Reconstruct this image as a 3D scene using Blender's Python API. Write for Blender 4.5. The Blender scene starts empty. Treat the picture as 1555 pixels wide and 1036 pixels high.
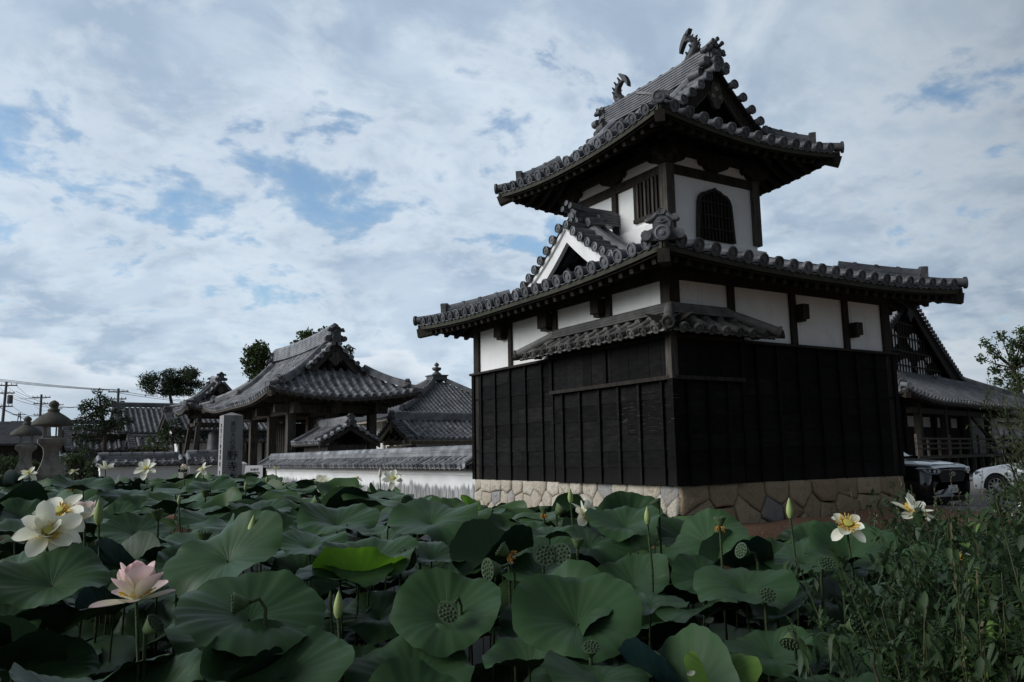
import bpy, bmesh, math, random
from math import sin, cos, pi, radians, sqrt, atan2
from mathutils import Vector, Matrix
random.seed(11)
SC = bpy.context.scene
COL = SC.collection

# ------------------------------------------------------------------ camera
FPX = 1241.58                                   # focal length in photo pixels (photo is 1555 wide)
CAM_R = ((0.856096569, -0.057500567, -0.513607193),
         (-0.516530896, -0.128195127, -0.846617885),
         (-0.017160931, 0.990080650, -0.139448228))
CAM_H = 1.3
cam_data = bpy.data.cameras.new("camera")
cam_data.sensor_width = 36.0
cam_data.lens = 36.0 * FPX / 1555.0
cam_data.clip_start = 0.05
cam_data.clip_end = 3000
cam = bpy.data.objects.new("camera", cam_data)
COL.objects.link(cam)
cam.matrix_world = Matrix.Translation((0, 0, CAM_H)) @ Matrix(CAM_R).to_4x4()
SC.camera = cam


def at(px, py, d):
    """World point at depth d (metres) seen at photo pixel (px, py)."""
    c = ((px - 777.5) * d / FPX, -(py - 518.0) * d / FPX, -d)
    return Vector([sum(CAM_R[i][k] * c[k] for k in range(3)) for i in range(3)]) + Vector((0, 0, CAM_H))


# ------------------------------------------------------------------ light
SUN_EL, SUN_AZ = radians(26), Vector((-0.90, 0.25)).normalized()
SC.view_settings.view_transform = 'Standard'
SC.view_settings.look = 'None'
SC.view_settings.exposure = 0.1
SC.view_settings.gamma = 1.0
sun_d = bpy.data.lights.new("sun", 'SUN')
sun_d.energy = 2.5
sun_d.angle = radians(40)
sun_d.color = (1.0, 0.98, 0.95)
sun = bpy.data.objects.new("sun", sun_d)
COL.objects.link(sun)
sun_dir = Vector((SUN_AZ.x * cos(SUN_EL), SUN_AZ.y * cos(SUN_EL), sin(SUN_EL)))
sun.rotation_euler = sun_dir.to_track_quat('Z', 'Y').to_euler()


class NT:
    """Small helper for wiring node trees."""

    def __init__(s, tree):
        s.t = tree
        s.n = tree.nodes
        s.l = tree.links

    def node(s, typ, **kw):
        n = s.n.new(typ)
        for k, v in kw.items():
            if k.startswith('_'):
                setattr(n, k[1:], v)
        for k, v in kw.items():
            if not k.startswith('_'):
                s.set(n, k, v)
        return n

    def set(s, n, k, v):
        if isinstance(k, str) and k[0] == 'i' and k[1:].isdigit():
            inp = n.inputs[int(k[1:])]
        else:
            inp = n.inputs[k.replace('__', ' ')]
        s.put(inp, v)

    def put(s, inp, v):
        if isinstance(v, bpy.types.NodeSocket):
            s.l.new(v, inp)
        else:
            if isinstance(v, (tuple, list)) and len(v) == 3 and inp.type == 'RGBA':
                v = (*v, 1.0)
            inp.default_value = v

    def math(s, op, a, b=0.0, c=0.0, clamp=False):
        n = s.n.new('ShaderNodeMath')
        n.operation = op
        n.use_clamp = clamp
        s.put(n.inputs[0], a)
        s.put(n.inputs[1], b)
        s.put(n.inputs[2], c)
        return n.outputs[0]

    def vmath(s, op, a, b=(0, 0, 0)):
        n = s.n.new('ShaderNodeVectorMath')
        n.operation = op
        s.put(n.inputs[0], a)
        s.put(n.inputs[1], b)
        return n.outputs['Value'] if op in ('DOT_PRODUCT', 'LENGTH', 'DISTANCE') else n.outputs[0]

    def vscale(s, a, k):
        n = s.n.new('ShaderNodeVectorMath')
        n.operation = 'SCALE'
        s.put(n.inputs[0], a)
        s.put(n.inputs['Scale'], k)
        return n.outputs[0]

    def mix(s, f, a, b, blend='MIX'):
        n = s.n.new('ShaderNodeMix')
        n.data_type = 'RGBA'
        n.blend_type = blend
        s.put(n.inputs[0], f)
        s.put(n.inputs[6], a)
        s.put(n.inputs[7], b)
        return n.outputs[2]

    def noise(s, vec, scale, detail=4, rough=0.5, dist=0.0):
        n = s.n.new('ShaderNodeTexNoise')
        if vec is not None:
            s.put(n.inputs['Vector'], vec)
        n.inputs['Scale'].default_value = scale
        n.inputs['Detail'].default_value = detail
        n.inputs['Roughness'].default_value = rough
        n.inputs['Distortion'].default_value = dist
        return n.outputs[0]

    def mapr(s, v, a, b, c=0.0, d=1.0, smooth=True):
        n = s.n.new('ShaderNodeMapRange')
        if smooth:
            n.interpolation_type = 'SMOOTHSTEP'
        s.put(n.inputs[0], v)
        for i, x in enumerate((a, b, c, d)):
            s.put(n.inputs[i + 1], x)
        return n.outputs[0]

    def mapping(s, vec, scale=(1, 1, 1), loc=(0, 0, 0), rot=(0, 0, 0)):
        n = s.n.new('ShaderNodeMapping')
        s.put(n.inputs[0], vec)
        n.inputs[1].default_value = loc
        n.inputs[2].default_value = rot
        n.inputs[3].default_value = scale
        return n.outputs[0]

    def bump(s, h, strength=0.3, dist=0.01):
        n = s.n.new('ShaderNodeBump')
        n.inputs['Strength'].default_value = strength
        n.inputs['Distance'].default_value = dist
        s.put(n.inputs['Height'], h)
        return n.outputs[0]


def make_world():
    w = bpy.data.worlds.new("World")
    SC.world = w
    w.use_nodes = True
    w.node_tree.nodes.clear()
    t = NT(w.node_tree)
    sky = t.node('ShaderNodeTexSky')
    sky.sky_type = 'NISHITA'
    sky.sun_disc = False
    sky.sun_elevation = SUN_EL
    sky.sun_rotation = atan2(sun_dir.x, sun_dir.y)
    sky.air_density = 1.0
    sky.dust_density = 0.6
    sky.ozone_density = 1.6
    d = t.node('ShaderNodeTexCoord').outputs['Generated']
    sep = t.node('ShaderNodeSeparateXYZ', i0=d)
    x, y, z = sep.outputs
    zz = t.math('ADD', t.math('MAXIMUM', z, 0.0), 0.34)
    cb = t.node('ShaderNodeCombineXYZ')
    t.put(cb.inputs[0], t.math('DIVIDE', x, zz))
    t.put(cb.inputs[1], t.math('DIVIDE', y, zz))
    p = cb.outputs[0]
    # cloud sheet: big soft masses, dappled medium cells and fine wisps
    warp = t.node('ShaderNodeTexNoise', Vector=p, Scale=1.3, Detail=3.0)
    pw = t.vmath('ADD', p, t.vscale(t.vmath('SUBTRACT', warp.outputs[1], (0.5, 0.5, 0.5)), 0.55))
    big = t.noise(pw, 1.3, 6, 0.52)
    cells = t.noise(t.mapping(pw, (1.0, 1.0, 1.0), (3.1, 7.7, 0)), 6.2, 8, 0.55)
    fine = t.noise(t.mapping(p, (1, 1, 1), (9.1, 2.2, 0)), 17.0, 6, 0.6)
    n = t.math('ADD', t.math('MULTIPLY', big, 0.52), t.math('MULTIPLY', cells, 0.48))
    n = t.math('ADD', n, t.math('MULTIPLY', t.math('SUBTRACT', fine, 0.5), 0.20))
    # the sheet breaks up in a band low in the north-west and thickens overhead and to the east
    pl = BLUE_N
    band = t.vmath('DOT_PRODUCT', d, tuple(pl))
    bandw = t.mapr(t.math('ABSOLUTE', band), 0.0, 0.085, 1.0, 0.0)
    side = t.mapr(t.vmath('DOT_PRODUCT', d, (0.856, -0.5165, 0)), -0.75, 0.25, 1.0, 0.0)
    thr = t.math('ADD', 0.383, t.math('MULTIPLY', t.math('MULTIPLY', bandw, side), 0.140))
    low = t.mapr(z, 0.0, 0.20, 1.0, 0.0)
    thr = t.math('ADD', thr, t.math('MULTIPLY', low, 0.05))
    # a clear streak close to the horizon in the north
    mask = t.mapr(t.math('SUBTRACT', n, thr), -0.045, 0.075)
    thick = t.mapr(t.math('SUBTRACT', n, thr), 0.05, 0.30)
    shade = t.noise(t.mapping(pw, (1.0, 1.0, 1), (5.5, 1.5, 0)), 2.2, 5, 0.55)
    shade2 = t.noise(t.mapping(pw, (1.0, 1.0, 1), (2.5, 8.5, 0)), 8.0, 6, 0.55)
    sh = t.math('ADD', t.math('MULTIPLY', shade, 0.55), t.math('MULTIPLY', shade2, 0.45))
    lit = t.mix(t.mapr(sh, 0.38, 0.60), CLOUD_DARK, CLOUD_LIT)
    lit = t.mix(t.math('MULTIPLY', thick, 0.45), lit, CLOUD_MID)
    rim = t.math('MULTIPLY', t.mapr(t.math('SUBTRACT', n, thr), 0.0, 0.05), t.mapr(t.math('SUBTRACT', n, thr), 0.16, 0.05))
    lit = t.mix(t.math('MULTIPLY', rim, 0.55), lit, CUM_TOP)
    # cumulus heads near the horizon
    pc = t.node('ShaderNodeCombineXYZ')
    az = t.math('ARCTAN2', x, y)
    t.put(pc.inputs[0], t.math('MULTIPLY', az, 5.0))
    t.put(pc.inputs[1], t.math('MULTIPLY', z, 13.0))
    cum = t.noise(pc.outputs[0], 1.15, 7, 0.52)
    top = t.math('ADD', 0.115, t.math('MULTIPLY', t.math('SUBTRACT', cum, 0.5), 0.34))
    cmask = t.mapr(t.math('SUBTRACT', top, z), -0.004, 0.016)
    cin = t.mapr(t.math('SUBTRACT', top, z), 0.0, 0.085)
    ccol = t.mix(cin, CUM_TOP, CUM_BASE)
    base_sky = t.mix(1.0, sky.outputs[0], SKY_TINT, 'MULTIPLY')
    base_sky = t.mix(0.12, base_sky, CLOUD_MID)
    col = t.mix(t.math('MULTIPLY', mask, 0.94), base_sky, lit)
    cfade = t.mapr(z, 0.0, 0.07, 0.35, 0.92)
    col = t.mix(t.math('MULTIPLY', cmask, cfade), col, ccol)
    # sky dimming added overhead and behind the camera to darken leaves and right-hand walls
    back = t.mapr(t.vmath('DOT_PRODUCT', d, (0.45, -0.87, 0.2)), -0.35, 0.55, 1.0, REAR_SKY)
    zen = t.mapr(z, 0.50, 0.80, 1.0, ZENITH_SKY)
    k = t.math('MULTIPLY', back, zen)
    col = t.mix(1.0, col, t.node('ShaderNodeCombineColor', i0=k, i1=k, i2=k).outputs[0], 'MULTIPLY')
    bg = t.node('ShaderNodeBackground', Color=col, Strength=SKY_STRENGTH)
    out = t.node('ShaderNodeOutputWorld')
    t.l.new(bg.outputs[0], out.inputs[0])


SKY_STRENGTH = 0.10
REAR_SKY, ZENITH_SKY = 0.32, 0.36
CLOUD_LIT = (5.6, 6.65, 7.75)
CLOUD_MID = (4.3, 5.3, 6.5)
CLOUD_DARK = (3.5, 4.5, 5.8)
CUM_TOP = (7.1, 7.8, 8.5)
CUM_BASE = (4.1, 5.0, 6.0)
SKY_TINT = (1.36, 1.54, 1.58)
_a = at(0, 215, 1) - Vector((0, 0, CAM_H))
_b = at(640, 325, 1) - Vector((0, 0, CAM_H))
BLUE_N = _a.cross(_b).normalized()
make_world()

# ------------------------------------------------------------------ materials
MATS = {}


def material(name, fn):
    m = bpy.data.materials.new(name)
    m.use_nodes = True
    m.node_tree.nodes.clear()
    t = NT(m.node_tree)
    out = t.node('ShaderNodeOutputMaterial')
    sh = fn(t)
    t.l.new(sh, out.inputs[0])
    MATS[name] = m
    return m


def bsdf(t, col, rough=0.6, normal=None, spec=0.5, **kw):
    b = t.node('ShaderNodeBsdfPrincipled')
    t.put(b.inputs['Base Color'], col)
    t.put(b.inputs['Roughness'], rough)
    t.put(b.inputs['Specular IOR Level'], spec)
    if normal is not None:
        t.put(b.inputs['Normal'], normal)
    for k, v in kw.items():
        t.put(b.inputs[k.replace('__', ' ')], v)
    return b.outputs[0]


def objco(t):
    return t.node('ShaderNodeTexCoord').outputs['Object']


def rnd_island(t):
    return t.node('ShaderNodeNewGeometry').outputs['Random Per Island']


def mat_noise(name, c0, c1, scale=6.0, rough=0.7, bump=0.0, bscale=40.0, spec=0.4, stretch=(1, 1, 1), lo=0.3, hi=0.7, island=0.0, **kw):
    def fn(t):
        v = t.mapping(objco(t), stretch)
        n = t.noise(v, scale, 6, 0.6)
        col = t.mix(t.mapr(n, lo, hi), c0, c1)
        if island:
            k = t.math('ADD', 1.0 - island, t.math('MULTIPLY', rnd_island(t), 2 * island))
            col = t.mix(1.0, col, t.node('ShaderNodeCombineColor', i0=k, i1=k, i2=k).outputs[0], 'MULTIPLY')
        nrm = t.bump(t.noise(v, bscale, 4, 0.6), bump, 0.02) if bump else None
        return bsdf(t, col, rough, nrm, spec, **kw)
    return material(name, fn)


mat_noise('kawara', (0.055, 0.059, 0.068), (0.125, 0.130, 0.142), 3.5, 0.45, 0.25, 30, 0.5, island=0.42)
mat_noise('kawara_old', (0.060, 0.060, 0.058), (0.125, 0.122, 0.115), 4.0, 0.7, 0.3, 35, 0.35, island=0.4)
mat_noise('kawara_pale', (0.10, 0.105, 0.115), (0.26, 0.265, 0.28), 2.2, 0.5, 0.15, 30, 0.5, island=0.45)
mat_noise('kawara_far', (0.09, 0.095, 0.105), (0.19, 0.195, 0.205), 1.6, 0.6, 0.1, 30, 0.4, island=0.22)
mat_noise('oni_tile', (0.050, 0.052, 0.056), (0.105, 0.108, 0.115), 9.0, 0.5, 0.35, 45, 0.5)


def _plaster(t):
    co = objco(t)
    n = t.noise(co, 1.1, 5, 0.6)
    col = t.mix(t.mapr(n, 0.3, 0.7), (0.74, 0.75, 0.74), (0.83, 0.84, 0.83))
    st = t.noise(t.mapping(co, (7, 7, 0.35)), 1.6, 5, 0.6)
    col = t.mix(t.mapr(st, 0.56, 0.80, 0, 0.45), col, (0.50, 0.50, 0.48))
    cr = t.node('ShaderNodeTexVoronoi', Vector=t.vmath('ADD', co, t.vscale(t.node('ShaderNodeTexNoise', Vector=co, Scale=2.0).outputs[1], 0.4)), Scale=1.1)
    cr.feature = 'DISTANCE_TO_EDGE'
    col = t.mix(t.mapr(cr.outputs['Distance'], 0.0, 0.006, 0.30, 0.0), col, (0.35, 0.35, 0.34))
    return bsdf(t, col, 0.85, t.bump(t.noise(co, 50, 4), 0.12, 0.01), 0.2)


material('plaster', _plaster)
mat_noise('fish_tile', (0.022, 0.023, 0.026), (0.05, 0.052, 0.056), 9.0, 0.55, 0.35, 45, 0.4)
mat_noise('plaster_trim', (0.66, 0.67, 0.67), (0.76, 0.77, 0.77), 2.0, 0.8, 0.05, 60, 0.25)
mat_noise('dark_wood', (0.012, 0.010, 0.008), (0.035, 0.029, 0.023), 5.0, 0.8, 0.3, 60, 0.25, stretch=(3, 3, 0.5), island=0.2)
mat_noise('grey_wood', (0.035, 0.031, 0.027), (0.10, 0.09, 0.078), 6.0, 0.85, 0.35, 70, 0.2, stretch=(4, 4, 0.4), island=0.2)
mat_noise('soffit_wood', (0.014, 0.012, 0.010), (0.030, 0.026, 0.021), 4.0, 0.85, 0, 60, 0.2, island=0.25)
mat_noise('fascia', (0.030, 0.032, 0.022), (0.055, 0.055, 0.040), 5.0, 0.8, 0.2, 50, 0.25, island=0.1)
mat_noise('pale_wood', (0.26, 0.235, 0.19), (0.42, 0.38, 0.31), 5.0, 0.8, 0.2, 50, 0.2, island=0.15)
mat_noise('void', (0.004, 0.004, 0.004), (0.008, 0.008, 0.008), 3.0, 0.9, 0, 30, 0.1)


def _boards(t):
    co = objco(t)
    n = t.noise(t.mapping(co, (1.2, 1.2, 5.0)), 3.0, 6, 0.6)
    col = t.mix(t.mapr(n, 0.3, 0.75), (0.0045, 0.0045, 0.0047), (0.0110, 0.0108, 0.0108))
    k = t.math('ADD', 0.55, t.math('MULTIPLY', rnd_island(t), 1.0))
    col = t.mix(1.0, col, t.node('ShaderNodeCombineColor', i0=k, i1=k, i2=k).outputs[0], 'MULTIPLY')
    sp = t.node('ShaderNodeSeparateXYZ', i0=co)
    dirt = t.math('MULTIPLY', t.mapr(t.math('ADD', sp.outputs[2], t.math('MULTIPLY', n, 0.35)), 0.9, 1.35, 1.0, 0.0), 0.35)
    col = t.mix(dirt, col, (0.022, 0.020, 0.019))
    # worn streaks where the black coating has flaked off along the grain
    w = t.noise(t.mapping(co, (1.6, 1.6, 22.0), (0.3, 0.7, 0.1)), 2.4, 5, 0.62)
    patch = t.noise(t.mapping(co, (1, 1, 1.3), (4.3, 2.7, 0.6)), 0.75, 3, 0.5)
    sep = t.node('ShaderNodeSeparateXYZ', i0=co)
    zb = t.math('MULTIPLY', t.mapr(sep.outputs[2], 1.3, 1.75), t.mapr(sep.outputs[2], 2.9, 2.4))
    xb = t.mapr(sep.outputs[0], 0.1, 0.4, 1.0, 0.0)
    m = t.math('MULTIPLY', t.mapr(w, 0.60, 0.68), t.mapr(patch, 0.42, 0.62))
    m = t.math('MULTIPLY', m, t.math('MULTIPLY', zb, xb))
    col = t.mix(t.math('MULTIPLY', m, 0.5), col, (0.14, 0.10, 0.07))
    b = t.bump(t.noise(t.mapping(co, (2, 2, 30)), 4.0, 4, 0.6), 0.35, 0.01)
    return bsdf(t, col, 0.75, b, 0.08)


material('black_boards', _boards)


def _stone(c0, c1, spk):
    def fn(t):
        co = objco(t)
        r = rnd_island(t)
        base = t.mix(r, c0, c1)
        r2 = t.math('FRACT', t.math('MULTIPLY', r, 7.31))
        base = t.mix(t.mapr(r2, 0.86, 0.9, 0, 0.75), base, (0.27, 0.29, 0.31))
        n = t.noise(co, 70, 3, 0.7)
        col = t.mix(t.mapr(n, 0.34, 0.60), t.mix(0.45, base, (0.05, 0.045, 0.04)), base)
        n2 = t.noise(co, 2.5, 5, 0.6)
        col = t.mix(t.mapr(n2, 0.45, 0.75, 0, 0.45), col, spk)
        b = t.bump(t.noise(co, 14, 8, 0.7), 0.9, 0.06)
        return bsdf(t, col, 0.9, b, 0.2)
    return fn


material('granite_pink', _stone((0.52, 0.465, 0.38), (0.68, 0.63, 0.54), (0.42, 0.32, 0.22)))
material('stone_brown', _stone((0.38, 0.285, 0.185), (0.54, 0.44, 0.31), (0.27, 0.185, 0.11)))


def _granite(c0, c1, dark):
    def fn(t):
        co = objco(t)
        n = t.noise(co, 55, 3, 0.7)
        col = t.mix(t.mapr(n, 0.35, 0.65), c0, c1)
        st = t.noise(t.mapping(co, (3, 3, 0.8)), 1.6, 5, 0.6)
        col = t.mix(t.mapr(st, 0.48, 0.72, 0, 0.75), col, dark)
        return bsdf(t, col, 0.9, t.bump(t.noise(co, 30, 5, 0.6), 0.5, 0.02), 0.2)
    return fn


material('pillar_granite', _granite((0.24, 0.245, 0.25), (0.40, 0.40, 0.40), (0.17, 0.175, 0.18)))
material('lantern_granite', _granite((0.14, 0.137, 0.125), (0.26, 0.25, 0.225), (0.075, 0.075, 0.064)))
material('lantern_roof', _granite((0.055, 0.054, 0.048), (0.13, 0.125, 0.11), (0.035, 0.036, 0.028)))


def _ground(t):
    co = objco(t)
    pebble = t.mix(t.mapr(t.noise(co, 40, 3, 0.7), 0.3, 0.7), (0.10, 0.092, 0.085), (0.36, 0.34, 0.31))
    n = t.noise(co, 0.5, 5, 0.6)
    gravel = t.mix(t.mapr(n, 0.3, 0.7), pebble, (0.24, 0.215, 0.19))
    soil = t.mix(t.noise(co, 9, 5, 0.65), (0.12, 0.068, 0.042), (0.23, 0.145, 0.098))
    bits = t.mapr(t.noise(co, 34, 2, 0.5), 0.66, 0.70)
    soil = t.mix(bits, soil, (0.35, 0.30, 0.25))
    sep = t.node('ShaderNodeSeparateXYZ', i0=co)
    m = t.mapr(t.math('ADD', sep.outputs[0], t.math('MULTIPLY', t.noise(co, 0.9, 3), 1.6)), 17.0, 18.6)
    far = t.mapr(t.math('ADD', sep.outputs[1], t.math('MULTIPLY', t.noise(co, 0.3, 3), 8)), 26, 34)
    col = t.mix(t.math('MAXIMUM', m, far), soil, gravel)
    b = t.bump(t.noise(co, 30, 5, 0.7), 0.7, 0.03)
    return bsdf(t, col, 0.95, b, 0.15)


material('ground', _ground)


def _water(t):
    co = objco(t)
    n = t.noise(co, 5.0, 4, 0.5)
    return bsdf(t, (0.004, 0.005, 0.0035), 0.5, t.bump(n, 0.1, 0.02), 0.15)


material('pond_water', _water)


def _leaf(t, top0, top1, under0, under1, rough=0.42, trans=0.025):
    geo = t.node('ShaderNodeNewGeometry')
    info = t.node('ShaderNodeObjectInfo')
    co = objco(t)
    sep = t.node('ShaderNodeSeparateXYZ', i0=co)
    ang = t.math('ARCTAN2', sep.outputs[1], sep.outputs[0])
    r = t.math('SQRT', t.math('ADD', t.math('POWER', sep.outputs[0], 2.0), t.math('POWER', sep.outputs[1], 2.0)))
    wob = t.math('MULTIPLY', t.math('SUBTRACT', t.noise(co, 5.0, 3), 0.5), 0.10)
    vn = t.math('ABSOLUTE', t.math('SINE', t.math('MULTIPLY', t.math('ADD', ang, wob), 11.0)))
    width = t.math('ADD', 0.02, t.math('DIVIDE', 0.024, t.math('ADD', r, 0.02)))
    vein = t.math('SUBTRACT', 1.0, t.mapr(vn, 0.0, width))
    vein = t.math('MULTIPLY', vein, t.mapr(r, 0.28, 0.10, 0.25, 1.0))
    blotch = t.noise(t.vmath('ADD', co, info.outputs['Location']), 4.0, 5, 0.6)
    col = t.mix(t.mapr(blotch, 0.3, 0.7), top0, top1)
    k = t.math('ADD', 0.55, t.math('MULTIPLY', info.outputs['Random'], 0.85))
    kc = t.node('ShaderNodeCombineColor', i0=k, i1=k, i2=k).outputs[0]
    col = t.mix(1.0, col, kc, 'MULTIPLY')
    lt = t.mix(1.0, col, (2.3, 2.1, 1.9), 'MULTIPLY')
    col = t.mix(t.math('MULTIPLY', vein, 0.95), col, lt)
    hub = t.mapr(r, 0.012, 0.022, 1.0, 0.0)
    col = t.mix(t.math('MULTIPLY', hub, 0.8), col, (0.11, 0.15, 0.09))
    # a few yellowed or browned nibbles on the margin
    edge = t.math('MULTIPLY', t.mapr(r, 0.24, 0.30), t.mapr(t.noise(co, 7.0, 3), 0.66, 0.74))
    col = t.mix(t.math('MULTIPLY', edge, 0.5), col, (0.10, 0.075, 0.03))
    old = t.math('MULTIPLY', t.mapr(info.outputs['Random'], 0.72, 0.9), t.mapr(t.math('ADD', r, t.math('MULTIPLY', blotch, 0.12)), 0.26, 0.36))
    col = t.mix(t.math('MULTIPLY', old, 0.55), col, (0.10, 0.095, 0.025))
    spots = t.math('MULTIPLY', t.mapr(t.noise(co, 21.0, 2, 0.5), 0.69, 0.72), t.mapr(t.noise(co, 4.5, 2), 0.52, 0.62))
    col = t.mix(t.math('MULTIPLY', spots, 0.8), col, (0.055, 0.036, 0.016))
    un = t.mix(t.mapr(vn, 0.0, 0.12), t.mix(0.5, under0, under1), t.mix(blotch, under0, under1))
    colf = t.mix(geo.outputs['Backfacing'], col, un)
    hgt = t.math('ADD', t.math('MULTIPLY', vein, -0.6), t.math('MULTIPLY', t.noise(co, 60, 3), 0.25))
    nrm = t.bump(hgt, 0.35, 0.004)
    rr = t.math('ADD', rough, t.math('MULTIPLY', t.math('SUBTRACT', blotch, 0.5), 0.25))
    b = bsdf(t, colf, rr, nrm, 0.19)
    tr = t.node('ShaderNodeBsdfTranslucent', Color=t.mix(1.0, un, (0.9, 1.15, 0.35), 'MULTIPLY'))
    mx = t.node('ShaderNodeMixShader', Fac=trans)
    t.l.new(b, mx.inputs[1])
    t.l.new(tr.outputs[0], mx.inputs[2])
    return mx.outputs[0]


material('lotus_blade', lambda t: _leaf(t, (0.0040, 0.0135, 0.0148), (0.0075, 0.0205, 0.0228), (0.022, 0.055, 0.022), (0.038, 0.075, 0.030)))
material('lotus_blade_young', lambda t: _leaf(t, (0.075, 0.150, 0.030), (0.110, 0.190, 0.045), (0.14, 0.26, 0.05), (0.18, 0.32, 0.07), 0.5, 0.4))
mat_noise('lotus_stalk', (0.022, 0.042, 0.014), (0.050, 0.075, 0.026), 14, 0.65, 0.5, 120, 0.3)
mat_noise('lotus_bud', (0.20, 0.28, 0.09), (0.36, 0.42, 0.17), 7, 0.55, 0.1, 40, 0.35, stretch=(6, 6, 1))
mat_noise('lotus_pod', (0.055, 0.095, 0.035), (0.11, 0.16, 0.065), 9, 0.6, 0.2, 50, 0.3, stretch=(5, 5, 1))
mat_noise('lotus_pod_face', (0.035, 0.065, 0.034), (0.065, 0.10, 0.055), 20, 0.65, 0.2, 50, 0.3)
mat_noise('lotus_seed', (0.025, 0.045, 0.02), (0.075, 0.105, 0.055), 30, 0.5, 0.0, 50, 0.4, island=0.3)
mat_noise('lotus_core', (0.42, 0.40, 0.08), (0.55, 0.50, 0.12), 12, 0.55, 0.1, 40, 0.3)
mat_noise('stamen', (0.60, 0.36, 0.06), (0.78, 0.55, 0.12), 20, 0.6, 0, 40, 0.3, island=0.25)
mat_noise('stamen_old', (0.26, 0.12, 0.03), (0.45, 0.24, 0.06), 20, 0.7, 0, 40, 0.2, island=0.25)


def _petal(base, tip):
    def fn(t):
        a = t.node('ShaderNodeAttribute')
        a.attribute_name = 'tip'
        f = a.outputs['Fac']
        co = objco(t)
        n = t.noise(t.mapping(co, (30, 30, 5)), 2.0, 3, 0.5)
        c = t.mix(t.mapr(t.math('ADD', f, t.math('MULTIPLY', t.math('SUBTRACT', n, 0.5), 0.3)), 0.25, 1.0), base, tip)
        b = bsdf(t, c, 0.5, None, 0.3)
        tr = t.node('ShaderNodeBsdfTranslucent', Color=c)
        mx = t.node('ShaderNodeMixShader', Fac=0.3)
        t.l.new(b, mx.inputs[1])
        t.l.new(tr.outputs[0], mx.inputs[2])
        return mx.outputs[0]
    return fn


material('petal_pink', _petal((0.80, 0.78, 0.60), (0.82, 0.60, 0.62)))
material('petal_cream', _petal((0.80, 0.80, 0.62), (0.86, 0.86, 0.76)))
material('petal_blush', _petal((0.82, 0.80, 0.64), (0.84, 0.68, 0.65)))


def _plantleaf(c0, c1, under, tr=0.25):
    def fn(t):
        r = rnd_island(t)
        co = objco(t)
        geo = t.node('ShaderNodeNewGeometry')
        c = t.mix(r, c0, c1)
        n = t.noise(co, 1.3, 3, 0.5)
        k = t.mapr(n, 0.3, 0.7, 0.7, 1.3)
        c = t.mix(1.0, c, t.node('ShaderNodeCombineColor', i0=k, i1=k, i2=k).outputs[0], 'MULTIPLY')
        c = t.mix(t.math('MULTIPLY', geo.outputs['Backfacing'], 0.6), c, under)
        b = bsdf(t, c, 0.55, None, 0.35)
        x = t.node('ShaderNodeBsdfTranslucent', Color=c)
        mx = t.node('ShaderNodeMixShader', Fac=tr)
        t.l.new(b, mx.inputs[1])
        t.l.new(x.outputs[0], mx.inputs[2])
        return mx.outputs[0]
    return fn


material('pine_needles', _plantleaf((0.016, 0.034, 0.015), (0.042, 0.066, 0.027), (0.03, 0.05, 0.02)))
material('tree_leaves', _plantleaf((0.025, 0.050, 0.014), (0.070, 0.105, 0.030), (0.06, 0.09, 0.03)))
material('shrub_leaves', _plantleaf((0.024, 0.048, 0.017), (0.060, 0.095, 0.032), (0.05, 0.08, 0.03)))
material('weed_dark', _plantleaf((0.018, 0.044, 0.017), (0.050, 0.092, 0.031), (0.05, 0.08, 0.035)))
material('weed_bright', _plantleaf((0.080, 0.165, 0.028), (0.140, 0.240, 0.055), (0.10, 0.17, 0.055)))
material('weed_grass', _plantleaf((0.040, 0.062, 0.022), (0.090, 0.112, 0.044), (0.06, 0.08, 0.035)))
material('weed_dry', _plantleaf((0.11, 0.095, 0.05), (0.19, 0.16, 0.09), (0.13, 0.11, 0.06)))
material('feather_leaves', _plantleaf((0.060, 0.090, 0.040), (0.120, 0.155, 0.075), (0.09, 0.12, 0.06)))
material('white_blossom', _plantleaf((0.72, 0.74, 0.72), (0.82, 0.84, 0.82), (0.7, 0.72, 0.70), 0.2))
mat_noise('bark', (0.030, 0.026, 0.022), (0.085, 0.072, 0.06), 8, 0.9, 0.6, 40, 0.2, stretch=(2, 2, 0.5))
mat_noise('weed_stem', (0.035, 0.048, 0.018), (0.07, 0.072, 0.034), 9, 0.7, 0.1, 40, 0.3)
mat_noise('concrete', (0.16, 0.16, 0.155), (0.26, 0.255, 0.25), 5, 0.9, 0.2, 40, 0.2)
mat_noise('old_metal', (0.08, 0.085, 0.09), (0.14, 0.145, 0.15), 5, 0.5, 0.0, 40, 0.5)
mat_noise('pole_concrete', (0.09, 0.095, 0.105), (0.14, 0.145, 0.155), 5, 0.8, 0.1, 40, 0.2)
mat_noise('ink', (0.008, 0.008, 0.009), (0.016, 0.016, 0.018), 20, 0.8, 0.0, 40, 0.2)
mat_noise('ink_soft', (0.075, 0.08, 0.085), (0.12, 0.125, 0.13), 20, 0.9, 0.0, 40, 0.2)
mat_noise('white_paint', (0.70, 0.71, 0.72), (0.80, 0.81, 0.82), 3, 0.5, 0.0, 40, 0.4)
mat_noise('far_house_wall', (0.20, 0.20, 0.195), (0.33, 0.33, 0.32), 1.2, 0.85, 0.05, 40, 0.2)
mat_noise('far_roof_dark', (0.030, 0.032, 0.036), (0.06, 0.063, 0.07), 2, 0.7, 0.1, 30, 0.3)


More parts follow.
